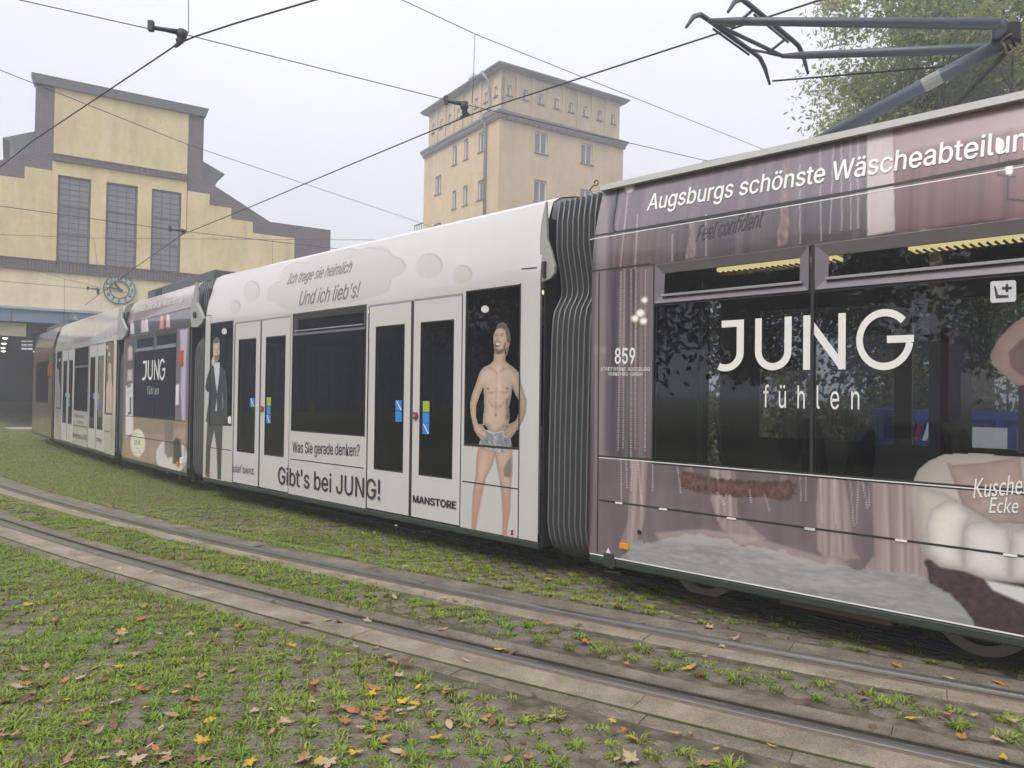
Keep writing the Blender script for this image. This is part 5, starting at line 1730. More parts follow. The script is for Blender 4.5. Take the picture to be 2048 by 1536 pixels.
def plaster(name, col):
    m, t, b = new_mat(name)
    tc = t.nodes.new('ShaderNodeTexCoord')
    def nz(sc, st_, det=8):
        mpn = t.nodes.new('ShaderNodeMapping')
        mpn.inputs['Scale'].default_value = st_
        t.links.new(tc.outputs['Object'], mpn.inputs[0])
        n = t.nodes.new('ShaderNodeTexNoise')
        n.inputs['Scale'].default_value = sc
        n.inputs['Detail'].default_value = det
        n.inputs['Roughness'].default_value = .65
        t.links.new(mpn.outputs[0], n.inputs['Vector'])
        return n.outputs['Fac']
    def ramp(f, c0, c1, p0, p1):
        r = t.nodes.new('ShaderNodeValToRGB')
        r.color_ramp.elements[0].position, r.color_ramp.elements[1].position = p0, p1
        r.color_ramp.elements[0].color, r.color_ramp.elements[1].color = (*c0, 1), (*c1, 1)
        t.links.new(f, r.inputs[0])
        return r.outputs[0]
    a = ramp(nz(.35, (1, 1, 1)), tuple(c * .88 for c in col), tuple(min(.9, c * 1.07) for c in col), .38, .62)
    s_ = ramp(nz(1.6, (1, 1, .10)), (.70, .69, .68), (1, 1, 1), .30, .52)
    k = ramp(nz(5, (1, 1, .6)), (.86, .85, .84), (1, 1, 1), .32, .50)
    m1 = t.nodes.new('ShaderNodeMix')
    m1.data_type, m1.blend_type = 'RGBA', 'MULTIPLY'
    m1.inputs[0].default_value = .55
    t.links.new(a, m1.inputs[6])
    t.links.new(s_, m1.inputs[7])
    m2 = t.nodes.new('ShaderNodeMix')
    m2.data_type, m2.blend_type = 'RGBA', 'MULTIPLY'
    m2.inputs[0].default_value = .8
    t.links.new(m1.outputs[2], m2.inputs[6])
    t.links.new(k, m2.inputs[7])
    t.links.new(m2.outputs[2], b.inputs['Base Color'])
    b.inputs['Roughness'].default_value = .93
    b.inputs['Specular IOR Level'].default_value = .2
    return m
PLAST = plaster('ochre_plaster', (.71, .575, .335))
CREAM = plaster('cream_plaster', (.78, .67, .46))
SLATE = mat('roof_metal', (.10, .10, .105), .6, .2, .2, 2)
SASH = mat('steel_sash', (.125, .12, .135), .55, .2, .1, 5)
BLUEST = mat('blue_steel', (.16, .23, .34), .5, .1, .08, 3)
z1 = lambda X, Y: (X / 3.012, 100 + Y / 3.012)
z2 = lambda X, Y: (X / 3.3386, 500 + Y / 3.3386)
uL, uR = D.px(*z1(212, 400))[0], D.px(*z1(1227, 560))[0]
uc = (uL + uR) / 2
hTop = np.mean([D.px(*z1(212, 160))[1], D.px(*z1(1232, 380))[1]])
hA = D.px(*z1(1222, 770))[1]
uS, hB = D.px(*z1(1628, 1030))
uE = D.px(*z1(1992, 1140))[0]
hB = (hB + D.px(*z1(1990, 1088))[1]) / 2
mir = lambda u: 2 * uc - u
hBand = np.mean([D.px(*z1(0, 1237))[1], D.px(*z1(1150, 1357))[1]])
hBand0 = hBand - .42
hLin = np.mean([D.px(*z2(0, 470))[1], D.px(*z2(330, 490))[1]])
hLin1 = np.mean([D.px(*z2(0, 366))[1], D.px(*z2(480, 398))[1]])
win = [D.rect([z1(*c) for c in q]) for q in ([(352, 748), (552, 780), (537, 1283), (335, 1262)], [(642, 795), (833, 823), (818, 1312), (630, 1295)], [(915, 835), (1095, 862), (1082, 1337), (905, 1318)])]
wt, wb_ = np.mean([w[3] for w in win]), hBand
win = [(w[0], w[1], wb_, wt) for w in win]
GU0, GU1 = -4.1, 8.6                                # gate opening
outline = lambda u: (hTop if mir(uR) <= u <= uR else (hB + (hA - hB) * (uS - abs(u - uc) - uc) / (uS - uR) if abs(u - uc) + uc < uS else hB))
mb = MB()
cuts = sorted(set(np.round(np.linspace(mir(uE), uE, 90), 3)) | {uL, uR, GU0, GU1, uS, mir(uS)} | {v for w in win for v in w[:2]})
for a, b in zip(cuts[:-1], cuts[1:]):
    if b - a < 1e-4:
        continue
    h0 = hLin if GU0 <= (a + b) / 2 <= GU1 else 0
    ta, tb = outline(a + 1e-4), outline(b - 1e-4)
    segs = [(h0, None)]
    for w in win:
        if w[0] <= (a + b) / 2 <= w[1]:
            segs = [(h0, w[2]), (w[3], None)]
    for s0_, s1_ in segs:
        za, zb = (ta, tb) if s1_ is None else (s1_, s1_)
        mb.hexa([(a, .03, s0_), (b, .03, s0_), (b, .45, s0_), (a, .45, s0_), (a, .03, za), (b, .03, zb), (b, .45, zb), (a, .45, za)])
dpart(mb, 'brick_wall', BRICK)
# upper plaster panel and the stepped one round the windows
pu = D.rect([z1(332, 212), z1(1138, 374), z1(1130, 755), z1(322, 627)])
dpart(MB().box(pu[0], pu[1], .0, .06, pu[2], pu[3]), 'plaster_panel', PLAST)
st = [D.px(*z1(*c)) for c in ((1128, 848), (1262, 935), (1393, 1018), (1522, 1103), (1775, 1133))]
uP = [uR - .0] + []
e1, e2, e3, e4, e5 = D.px(*z1(1130, 800))[0], st[1][0], st[2][0], st[3][0], st[4][0]
hs_ = [pu[2] - .28, (D.px(*z1(1130, 848))[1] + D.px(*z1(1262, 868))[1]) / 2, (D.px(*z1(1262, 935))[1] + D.px(*z1(1393, 952))[1]) / 2, (D.px(*z1(1393, 1018))[1] + D.px(*z1(1522, 1037))[1]) / 2, (D.px(*z1(1522, 1103))[1] + D.px(*z1(1775, 1133))[1]) / 2]
def step_top(u):
    r = abs(u - uc) + uc
    for e_, h_ in zip((e1, e2, e3, e4, e5), hs_):
        if r < e_:
            return h_
    return hs_[-1]
mb = MB()
cu = [e1, e2, e3, e4]
holes = list(win) + [(c - 1e-5, c + 1e-5, 0, 0) for e_ in cu for c in (e_, mir(e_))]
strips(mb, mir(e5), e5, hBand, step_top, holes, .0, .06)
dpart(mb, 'plaster_panel', PLAST)
dpart(strips(MB(), mir(e5), e5, hLin1, hBand0, [], .0, .06), 'plaster_panel', CREAM)
mb = MB()
for a, b in ((mir(uE), GU0), (GU1, uE)):
    mb.box(a + .3, b, .0, .06, .0, hLin1)
dpart(mb, 'plaster_panel', CREAM)
# cornice, soldier courses
dpart(MB().prism([(mir(uR) - .18, hTop + .16), (mir(uR) - .05, hTop - .25), (uR + .05, hTop - .25), (uR + .18, hTop + .16)], -.16, .5), 'cornice', SLATE)
for a, b, h0, h1 in ((pu[0], pu[1], pu[2] - .22, pu[2] - .02), (mir(e5) + .05, e5 - .05, hBand0 + .02, hBand - .02)):
    mb = MB()
    n = int((b - a) / .13)
    for k in range(n):
        x0 = a + (b - a) * k / n
        dz = random.uniform(-.012, .012)
        mb.box(x0 + .008, x0 + (b - a) / n - .008, -.07 + dz, .04, h0, h1)
    dpart(mb, 'soldier_course', BRICK)
    dpart(MB().box(a, b, -.10, .05, h0 - .06, h0), 'brick_ledge', BRICK)
    dpart(MB().box(a, b, -.10, .05, h1, h1 + .05), 'brick_ledge', BRICK)
PANE = mat('dusty_pane', (.19, .19, .225), .28, 0, .25, 1.2, spec=.6)
for w in win:
    wo_ = dpart(ring(MB(), w, .07, .07, .16), 'window', SASH)
    nc, nr = 3, 15
    dx, dz = (w[1] - w[0] - .14) / nc, (w[3] - w[2] - .14) / nr
    me = None
    for i in range(nc):
        for j in range(nr):
            if me is None:
                me = MB().box(0, dx - .035, 0, .02, 0, dz - .035).mesh('pane')
                me.materials.append(PANE)
            o = bpy.data.objects.new('pane', me)
            link(o, wo_, Matrix.Translation((w[0] + .07 + i * dx + .0175, .115, w[2] + .07 + j * dz + .0175)) @ Matrix.Rotation(random.uniform(-.03, .03), 4, 'X'))
    mb = MB()
    for i in range(1, nc):
        mb.box(w[0] + .07 + i * dx - .017, w[0] + .07 + i * dx + .017, .09, .15, w[2] + .07, w[3] - .07)
    for j in range(1, nr):
        t = .05 if j in (5, 10) else .017
        mb.box(w[0] + .07, w[1] - .07, .10 - .03 * (j in (5, 10)), .151, w[2] + .07 + j * dz - t, w[2] + .07 + j * dz + t)
    dpart(mb, 'glazing_bar', SASH, wo_)
# roof, lantern, right flank, gate beam
dpart(MB().prism([(mir(uE) + .1, 0), (uE - .1, 0), (uE - .1, hB - .35), (uS, hB - .3), (uR, hA - .3), (mir(uR), hA - .3), (mir(uS), hB - .3), (mir(uE) + .1, hB - .35)][2:], .45, 34), 'roof', SLATE)
lu, lh = D.px(*z1(1350, 748), .6)
lh2 = D.px(*z1(1226, 665), .6)[1]
lh0 = D.px(*z1(1296, 818), .6)[1]
dpart(MB().prism([(lu - .55, lh0 - .4), (lu - .2, lh - .12), (lu + .05, lh), (uR, lh2), (mir(uR), lh2), (mir(lu) - .05, lh), (mir(lu) + .2, lh - .12), (mir(lu) + .55, lh0 - .4)], .6, 30), 'roof_lantern', mat('lantern_metal', (.13, .145, .16), .5, .2, .15, 2))
mb = MB().box(uE - .3, uE - .02, .45, 34, 0, hB - .4).box(mir(uE) + .02, mir(uE) + .3, .45, 34, 0, hB - .4)
dpart(mb, 'side_wall', PLAST)
dpart(MB().box(GU0 - .4, GU1 + .3, -.10, .55, hLin, hLin1 - .14), 'gate_beam', BLUEST)
dpart(MB().box(GU0 - .4, GU1 + .3, -.22, .5, hLin1 - .14, hLin1 - .02), 'beam_cap', mat('pale_blue_steel', (.34, .38, .46), .5), bevel=.01)
for px_ in (23, 128, 136):
    u_ = D.px(px_, 630)[0]
    dpart(MB().box(u_ - .03, u_ + .03, -.115, .0, hLin, hLin1 - .14), 'beam_joint', SASH)
def dtext(txt, u, h, size, y, m, parent, name='numeral', bold=.02, rot=0.):
    v, f = text_mesh(txt, bold)
    c = (v.min(0) + v.max(0)) / 2
    v = (v - c) * size / (v[:, 1].max() - v[:, 1].min())
    V = np.stack([u + v[:, 0], np.full(len(v), y), h + v[:, 1]], 1)
    return np_mesh(name, V, f, m, parent=parent, M=D.R if parent is depot else None)
u3, h3_ = D.px(146, 637)
dtext('3', u3 + .05, (hLin + hLin1 - .14) / 2, .42, -.118, LETTERW, depot, 'gate_number')
# dark hall behind the gate
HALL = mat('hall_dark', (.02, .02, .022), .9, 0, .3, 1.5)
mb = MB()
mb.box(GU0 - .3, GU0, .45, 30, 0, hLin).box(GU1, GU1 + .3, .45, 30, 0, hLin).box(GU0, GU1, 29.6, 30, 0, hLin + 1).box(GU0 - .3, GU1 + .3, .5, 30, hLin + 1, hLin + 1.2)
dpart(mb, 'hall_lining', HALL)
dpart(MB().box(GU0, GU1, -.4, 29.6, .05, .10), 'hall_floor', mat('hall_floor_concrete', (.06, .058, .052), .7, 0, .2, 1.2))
dpart(MB().box(GU0 - 1, GU1 + .5, -1.9, -.4, .02, .075), 'threshold', mat('threshold_concrete', (.36, .33, .27), .9, 0, .15, 2))
LAMP = emit('hall_lamp_glow', (1, .96, .82), 1.5)
for k, (x, y, dep) in enumerate(((11, 662, 4), (10, 676, 7), (8, 687, 10), (6, 695.5, 13), (7, 702, 16), (78, 696, 9), (71, 703, 13))):
    c = np.array(hit_plane(x, y, D.A + D.i * dep, D.i))
    lamp = thing('hall_lamp', 'lit bell lamp hanging inside the dark depot gate', 'lamp', tuple(c), 'lamps hanging in the depot')
    mb = MB()
    n = 12
    vs = [(r_ * math.cos(2 * math.pi * q / n), r_ * math.sin(2 * math.pi * q / n), z_) for r_, z_ in ((.03, .16), (.07, .13), (.12, .06), (.13, .02)) for q in range(n)]
    mb.add(vs, [(a * n + q, a * n + (q + 1) % n, (a + 1) * n + (q + 1) % n, (a + 1) * n + q) for a in range(3) for q in range(n)])
    mb.build('shade', SASH, lamp)
    MB().tube([(0, 0, -.07), (0, 0, -.03), (0, 0, .04), (0, 0, .09)], [.06, .11, .12, .08], 12).build('bulb', LAMP, lamp)
    MB().tube([(0, 0, .2), (0, 0, float(D.A[2] + hLin + 1.0 - c[2]))], .012, 6).build('cord', UNDER, lamp)
for k, (y0_, y1_) in enumerate(((681.5, 683), (688, 689.2), (691, 692), (696, 699))):
    for xa, xb in ((43, 53.5), (55, 65)):
        q = D.rect([(xa, y0_), (xb, y0_ + .3), (xb, y1_ + .3), (xa, y1_)], 24)
        dpart(MB().box(q[0], q[1], 24, 24.06, q[2], q[3]), 'roof_light', emit('skylight', (.8, .85, .9), .6))
a = D.px(5, 648)
dpart(MB().box(a[0] - 1.4, a[0] + .85, .2, .28, hLin - .62, hLin - .05), 'gate_sign', mat('sign_cream', (.5, .46, .30), .6))
# gate halls further along the front (they show in the tram's windows)
mb = MB()
strips(mb, mir(uE) - 40, mir(uE), 0, 7.2, [(mir(uE) - 39 + k * 4.4, mir(uE) - 35 + k * 4.4, 0, 4.6) for k in range(8)] + [(mir(uE) - 39 + k * 4.4, mir(uE) - 35 + k * 4.4, 5.2, 6.4) for k in range(8)], .0, .4)
dpart(mb, 'side_hall_wall', mat('blue_cladding', (.07, .10, .15), .5, .1, .1, 2))
dpart(MB().box(mir(uE) - 40, mir(uE), .4, 30, 6.9, 7.1), 'side_hall_roof', SLATE)
dpart(MB().box(mir(uE) - 40, mir(uE), 14, 14.3, 0, 6.9), 'side_hall_back', HALL)
GDK = mat('gate_glass_dark', (.14, .17, .23), .15, 0, .2, 3)
for k in range(8):
    u0_ = mir(uE) - 39 + k * 4.4
    g_ = dpart(ring(MB(), (u0_, u0_ + 4, 0.05, 4.6), .16, .05, .2), 'side_gate', BLUEST)
    mb = MB()
    for q in (1, 2, 3):
        mb.box(u0_ + q - .05, u0_ + q + .05, .06, .19, .2, 4.45)
    mb.box(u0_ + .16, u0_ + 3.84, .07, .18, 1.5, 1.62).box(u0_ + .16, u0_ + 3.84, .07, .18, 3.2, 3.3)
    dpart(mb, 'gate_bar', BLUEST, g_)
    dpart(MB().box(u0_ + .16, u0_ + 3.84, .12, .14, .2, 4.45), 'gate_glazing', GDK, g_)
    dpart(MB().box(u0_, u0_ + 4, .15, .2, 5.2, 6.4), 'clerestory', PANE)
    bl = D.A + D.e * (u0_ - .2) - D.i * .7
    bo = MB().tube([(0, 0, 0), (0, 0, 1.05), (0, 0, 1.12)], [.11, .11, .06], 12).build('bollard', mat('bollard_yellow', (.55, .42, .03), .6), None, Matrix.Translation(Vector(bl)))
    tag(bo, 'yellow steel bollard guarding a blue depot gate', 'bollard', 'bollards along the depot gates')
# clock
ck_u, ck_h = D.px(238.7, 579.4)
clock = thing('wall_clock', 'round wall clock with pale green ring and dark numerals above gate', 'clock', tuple(D.A + D.e * ck_u + D.u * ck_h))
CK = Matrix.Translation(-Vector(D.A + D.e * ck_u + D.u * ck_h)) @ Matrix.Translation(Vector(D.A)) @ D.R
CK = D.R.copy()
rO = .5 * (D.px(*z2(797, 172))[1] - D.px(*z2(797, 360))[1])
def disc(r0, r1, y0, y1, n=48):
    mb = MB()
    vs = [(r * math.cos(2 * math.pi * k / n), y, r * math.sin(2 * math.pi * k / n)) for r, y in ((r0, y1), (r0, y0), (r1, y0), (r1, y1)) for k in range(n)]
    return mb.add(vs, [(a * n + k, a * n + (k + 1) % n, (a + 1) * n + (k + 1) % n, (a + 1) * n + k) for a in range(3) for k in range(n)])
disc(rO * .62, rO * .97, -.06, .0).build('dial_ring', mat('clock_green', (.42, .56, .50), .6, 0, .08, 6), clock, CK)
for r in (rO * .62, rO):
    disc(r - .022, r + .022, -.085, .0).build('ring_rim', SASH, clock, CK)
for k in range(1, 13):
    a = R(90 - 30 * k)
    v, f = text_mesh(str(k), .03)
    c = (v.min(0) + v.max(0)) / 2
    v = (v - c) * rO * .24 / .52
    V = np.stack([rO * .80 * math.cos(a) + v[:, 0], np.full(len(v), -.064), rO * .80 * math.sin(a) + v[:, 1]], 1)
    np_mesh('numeral', V, f, LETTER, parent=clock, M=CK)
def hand(ang, L_, w):
    d = (math.cos(ang), math.sin(ang))
    n = (-d[1], d[0])
    q = [(-.14 * d[0] + w * n[0], -.14 * d[1] + w * n[1]), (L_ * .7 * d[0] + w * n[0], L_ * .7 * d[1] + w * n[1]), (L_ * d[0], L_ * d[1]), (L_ * .7 * d[0] - w * n[0], L_ * .7 * d[1] - w * n[1]), (-.14 * d[0] - w * n[0], -.14 * d[1] - w * n[1])]
    return MB().prism(q, -.11, -.09)
hand(R(90 - 30 * 10.78), rO * .55, .05).build('hour_hand', LETTER, clock, CK)
hand(R(90 - 6 * 46.2), rO * .78, .035).build('minute_hand', LETTER, clock, CK)
MB().tube([(0, -.13, 0), (0, .0, 0)], .06, 14).build('hand_boss', LETTER, clock, CK)

# ---- tower house
C0_ = at_depth(998, 300, 51.0)
C0_[2] = -.5
TR = BFrame(C0_, eD)
LT = 11.1
iD = TR.i
TLf = BFrame(C0_ + iD * LT, -iD[:2])
tower = thing('tower_house', 'square ochre tower house with dark cornices and small attic windows', 'building', tuple(C0_))
ZT = lambda X, Y: (800 + X / 4.042, 100 + Y / 4.042)
WT = TR.px(*ZT(1803, 900))[0]
hc = np.mean([TR.px(*ZT(805, 490))[1], TR.px(*ZT(1825, 745))[1]])
ha = np.mean([TR.px(*ZT(812, 150))[1], TR.px(*ZT(1825, 430))[1]])
ht_ = np.mean([TR.px(*ZT(812, 112))[1], TR.px(*ZT(1838, 415))[1]])
TP = plaster('tower_plaster', (.53, .415, .25))
TP2 = plaster('tower_attic_plaster', (.47, .39, .255))
FRW = mat('window_white', (.62, .61, .60), .5)
TG = mat('tower_glass', (.10, .11, .14), .08, 0, .2, 1.5, spec=.8)
def tbuild(fr, mb, name, m, parent=None, **k):
    off = Vector(fr.A - C0_)
    return mb.build(name, m, parent or tower, None if parent else Matrix.Translation(off) @ fr.R, **k)
wr_ = [TR.rect([ZT(a, b), ZT(c, b + (c - a) * .27), ZT(c, d + (c - a) * .2), ZT(a, d)]) for a, b, c, d in ((1092, 652, 1195, 828), (1465, 742, 1560, 912), (1085, 1040, 1187, 1218))]
r1 = (wr_[0][3] + wr_[1][3]) / 2
hh_ = (wr_[0][3] - wr_[0][2] + wr_[1][3] - wr_[1][2]) / 2
r2 = wr_[2][3]
rowh = r1 - r2
wR = []
for w in (wr_[0], wr_[1]):
    for k in range(6):
        t = r1 - k * rowh
        if t - hh_ > .6:
            wR.append((w[0], w[1], t - hh_, t))
wL = []
for a, b, c, d in ((425, 765, 460, 935), (515, 712, 552, 890), (635, 642, 695, 828), (422, 1128, 455, 1290), (510, 1088, 545, 1262), (628, 1032, 688, 1218), (283, 1003, 333, 1175), (275, 1388, 328, 1560)):
    r = TLf.rect([ZT(a, b + (c - a) * .55), ZT(c, b), ZT(c, d - (c - a) * .4), ZT(a, d)])
    wL.append(r)
def twindow(fr, r, y=.14, mull=True):
    a, b, c, d = r
    w_ = tbuild(fr, ring(MB(), r, .09, y, y + .08), 'window', FRW)
    mb = MB()
    if mull and b - a > .8:
        mb.box(a + (b - a) * .5 - .04, a + (b - a) * .5 + .04, y + .005, y + .075, c + .09, d - .09)
        tbuild(fr, mb, 'mullion', FRW, w_)
    tbuild(fr, MB().box(a + .09, b - .09, y + .03, y + .05, c + .09, d - .09), 'pane', TG, w_)
    tbuild(fr, MB().box(a - .08, b + .08, y - .20, y, c - .08, c), 'sill', SLATE, w_)
tbuild(TR, strips(MB(), 0, WT, 0, hc - .1, wR, .0, .35), 'wall', TP)
tbuild(TLf, strips(MB(), 0, LT - .001, 0, hc - .1, wL, .001, .35), 'wall', TP)
for r in wR:
    twindow(TR, r)
for r in wL:
    twindow(TLf, r)
tbuild(TR, MB().box(.35, WT, LT - .35, LT, 0, hc - .1).box(WT - .35, WT - .001, .35, LT - .35, 0, hc - .1), 'back_wall', TP)
# attic storey
aw = []
n_at = 8
ins = .22
s0_, s1_ = TR.px(*ZT(885, 330), ins)[0], TR.px(*ZT(1722, 570), ins)[0]
at_t = TR.px(*ZT(1140, 358), ins)[1]
at_b = TR.px(*ZT(1140, 438), ins)[1]
awR = [(s0_ + (s1_ - s0_) * k / 7 - .19, s0_ + (s1_ - s0_) * k / 7 + .19, at_b, at_t) for k in range(8)]
awL = [(LT - s0_ - (s1_ - s0_) * k / 7 - .19, LT - s0_ - (s1_ - s0_) * k / 7 + .19, at_b, at_t) for k in range(8)]
tbuild(TR, strips(MB(), ins, WT - ins, hc, ha, awR, ins, .5), 'attic_wall', TP2)
tbuild(TLf, strips(MB(), ins, LT - ins, hc, ha, awL, ins + .001, .5), 'attic_wall', TP2)
tbuild(TR, MB().box(.5, WT - ins, LT - .5, LT - ins, hc, ha).box(WT - .5, WT - ins - .001, .5, LT - .5, hc, ha), 'back_wall', TP2)
for r in awR:
    twindow(TR, r, ins + .12, False)
for r in awL:
    twindow(TLf, r, ins + .12, False)
for fr, ws in ((TR, awR), (TLf, awL)):
    cs_ = sorted((w[0] + w[1]) / 2 for w in ws)
    for a, b in zip(cs_[:-1], cs_[1:]):
        tbuild(fr, MB().box((a + b) / 2 - .14, (a + b) / 2 + .14, ins - .09, ins, hc, ha), 'pilaster', TP2)
def cornice(h0, h1, out, name, m):
    mb = MB()
    for a, (q, z0, z1_) in enumerate(((out * .45, h0, h0 + (h1 - h0) * .4), (out * .75, h0 + (h1 - h0) * .4, h0 + (h1 - h0) * .7), (out, h0 + (h1 - h0) * .7, h1))):
        mb.box(-q, WT + q, -q, LT + q, z0, z1_)
    tbuild(TR, mb, name, m)
COR = mat('cornice_slate', (.115, .11, .115), .7, 0, .15, 3)
cornice(hc - .55, hc, .28, 'lower_cornice', COR)
cornice(ha, ht_, .32, 'roof_cornice', COR)
for k in range(46):
    pass
mb = MB()
for k in range(44):
    x0 = -.1 + (WT + .2) * k / 44
    mb.box(x0, x0 + .13, -.27, .0, hc - .5, hc - .38)
    mb.box(-.27, .0, x0, x0 + .13, hc - .5, hc - .38)
tbuild(TR, mb, 'dentil_course', COR)
tbuild(TR, MB().box(-.3, WT + .3, -.3, LT + .3, ht_ - .02, ht_ + .05), 'roof', SLATE)
a = TR.px(*ZT(955, 150), 3)[0]
tbuild(TR, MB().box(a, a + 3.6, 2.5, 5, ht_, ht_ + 1.3), 'roof_hatch', mat('hatch_grey', (.30, .31, .32), .6))
u_ = TLf.px(*ZT(560, 250), .5)[0]
tbuild(TLf, MB().box(u_ - .15, u_ + .15, .8, 1.1, ht_, ht_ + .9).box(u_ - .4, u_ + .4, .6, 1.3, ht_ + .9, ht_ + 1.1), 'roof_vent', FRW)
u_ = TLf.px(*ZT(698, 900))[0]
tbuild(TLf, MB().tube([(u_, -.10, 0), (u_, -.10, hc - .7), (u_, -.42, hc - .3), (u_, -.42, hc + .05), (u_ + .1, ins - .1, hc + .5), (u_ + .1, ins - .12, ha - .5), (u_ - .1, -.5, ha + .2)], .11, 8), 'drainpipe', mat('zinc_pipe', (.20, .20, .21), .5, .4), smooth=True)
# small balcony rail on the far side of the tower
mb = MB()
hr = TLf.px(818, 455)[1]
for k in range(7):
    mb.box(-2.6 + k * .42, -2.55 + k * .42, .5, .55, hr - 1.0, hr + .15)
mb.box(-2.65, .0, .48, .57, hr + .15, hr + .24).box(-2.65, .0, .48, .57, hr - 1.1, hr - 1.0)
tbuild(TLf, mb, 'balcony_railing', COR)
tbuild(TLf, MB().box(-2.7, 0, .4, 2.4, hr - 1.3, hr - 1.1), 'balcony_slab', TP)
# ================================================================== track under the tram
cpt = [f1.world(L1 + 4, 1.15, 0), f1.world(L1, 1.15, 0), f1.world(.3, 1.15, 0), f2.world(L2 * .5, 1.15, 0), f3.world(L3 * .8, 1.15, 0), f3.world(.3, 1.15, 0), f4.world(L4 * .5, 1.15, 0), f5.world(L5, 1.15, 0), f5.world(0, 1.15, 0)]
_dir = f5.A - f5.world(1, 0, 0)
cpt += [cpt[-1] + _dir * 3, cpt[-1] + _dir * 3 + np.array(D.i) * 5]
track2 = bpy.data.objects.new('track', None)
COL.objects.link(track2)
tag(track2, 'tram track running under the tram into the depot', kind='structure')
rails(curve_path([p[:2] for p in cpt]), track2)

# ================================================================== overhead line
WIRE = mat('contact_wire_copper', (.06, .05, .055), .5, .6, .2, 20)
STEELW = mat('span_wire_steel', (.09, .085, .095), .55, .4, .2, 20)
def wire(name, label, pts, r, group, m=STEELW):
    P = [Vector(p) for p in pts]
    o = MB().tube([p - P[0] for p in P], r, 6).build(name, m, None, Matrix.Translation(P[0]), smooth=True)
    tag(o, label, 'wire', group)
    return o
hz_ = lambda pts, z: [hit_z(x, y, z) for x, y in pts]
a = hz_([(0, 334), (68, 280), (218, 180), (330, 105)], 5.05)
b = hz_([(352, 90), (368, 82), (390, 73), (478, 44.4), (629, 0)], 5.05)
far_l = a[0] + (a[0] - a[1]) * 6
near_r = b[-1] + (b[-1] - b[-2]) * 9
wire('contact_wire', 'contact wire over the empty front track, bent at its clamp', [far_l] + a + b + [near_r], .0086, 'overhead wires', WIRE)
c = hz_([(1640, 0), (1380, 85), (980, 215), (930, 234), (680, 338), (498, 415), (365, 469)], 4.96) + [hit_z(272, 534, 4.98), hit_z(173, 608, 5.02)]
wire('contact_wire', 'contact wire above the tram leading into the depot gate', [c[0] + (c[0] - c[1]) * 4] + c + [c[-1] + (c[-1] - c[-2]) * .5], .0086, 'overhead wires', WIRE)
s1 = [hit_z(40, 0, 5.42), hit_z(300, 58, 5.25), hit_z(375, 70, 5.23), hit_z(905, 203, 5.12), hit_z(940, 211, 5.12), hit_z(1255, 285, 5.28), hit_z(1415, 322, 5.4)]
wire('span_wire', 'span wire crossing both tracks with two clamps', [s1[0] + (s1[0] - s1[1]) * 3] + s1 + [s1[-1] + (s1[-1] - s1[-2]) * 3], .0052, 'overhead wires')
s2 = [hit_z(805, 0, 6.1), hit_z(950, 68, 6.05), hit_z(1525, 298, 6.1)]
wire('span_wire', 'upper carrier wire passing in front of the tower house', [s2[0] + (s2[0] - s2[1]) * 4] + s2 + [s2[-1] + (s2[-1] - s2[-2]) * 1], .0048, 'overhead wires')
s3 = [hit_z(0, 140, 7.0), hit_z(376, 289, 6.95), hit_z(845, 447, 7.0)]
wire('span_wire', 'thin carrier wire crossing the depot gable', [s3[0] + (s3[0] - s3[1])] + s3 + [s3[-1] + (s3[-1] - s3[-2]) * .2], .007, 'overhead wires')
s4 = [hit_z(0, 412, 5.3), hit_z(339, 458.6, 5.15), hit_z(373, 463, 5.15), hit_z(600, 489, 5.25)]
wire('span_wire', 'span wire level with the tall depot windows', [s4[0] + (s4[0] - s4[1])] + s4 + [s4[-1] + (s4[-1] - s4[-2]) * 1], .008, 'overhead wires')
s5 = [hit_z(0, 469, 7.05), hit_z(187, 476, 7.0), hit_z(545, 479, 7.0), hit_z(770, 480, 7.05)]
wire('span_wire', 'carrier wire stretched across the depot front', [s5[0] + (s5[0] - s5[1])] + s5 + [s5[-1] + (s5[-1] - s5[-2])], .009, 'overhead wires')
s6 = [hit_z(0, 562, 5.25), hit_z(174, 577, 5.12), hit_z(202, 578, 5.12)]
wire('span_wire', 'short span wire ending beside the wall clock', [s6[0] + (s6[0] - s6[1])] + s6 + [hit_z(270, 588, 5.1)], .009, 'overhead wires')
s7 = [hit_z(30, 527, 5.9), hit_z(129, 558, 5.6), hit_z(199, 575, 5.3)]
wire('span_wire', 'stay wire slanting down to the clock', [s7[0] + (s7[0] - s7[1])] + s7, .007, 'overhead wires')
wire('drop_wire', 'drop wire from above holding the front clamp', [hit_z(377, -60, 6.2) * 0 + at_depth(377, -60, s1[2][1]), at_depth(377, 66, s1[2][1])], .004, 'drop wires')
wire('drop_wire', 'drop wire between carrier and clamp before the tower', [s2[1], at_depth(945, 206, s1[4][1])], .004, 'drop wires')
wire('drop_wire', 'drop wire beside the right tall depot window', [s3[1], s4[2]], .006, 'drop wires')
wire('drop_wire', 'drop wire hanging over the wall clock', [s5[1], s6[2]], .006, 'drop wires')
wire('drop_wire', 'drop wire right of the stepped gable', [s5[2], at_depth(545, 530, s5[2][1])], .006, 'drop wires')
wire('drop_wire', 'drop wire left of the wall clock', [s7[1], at_depth(129, 625, s7[1][1])], .006, 'drop wires')
CLAMP = mat('clamp_iron', (.05, .05, .058), .6, .3, .2, 20)
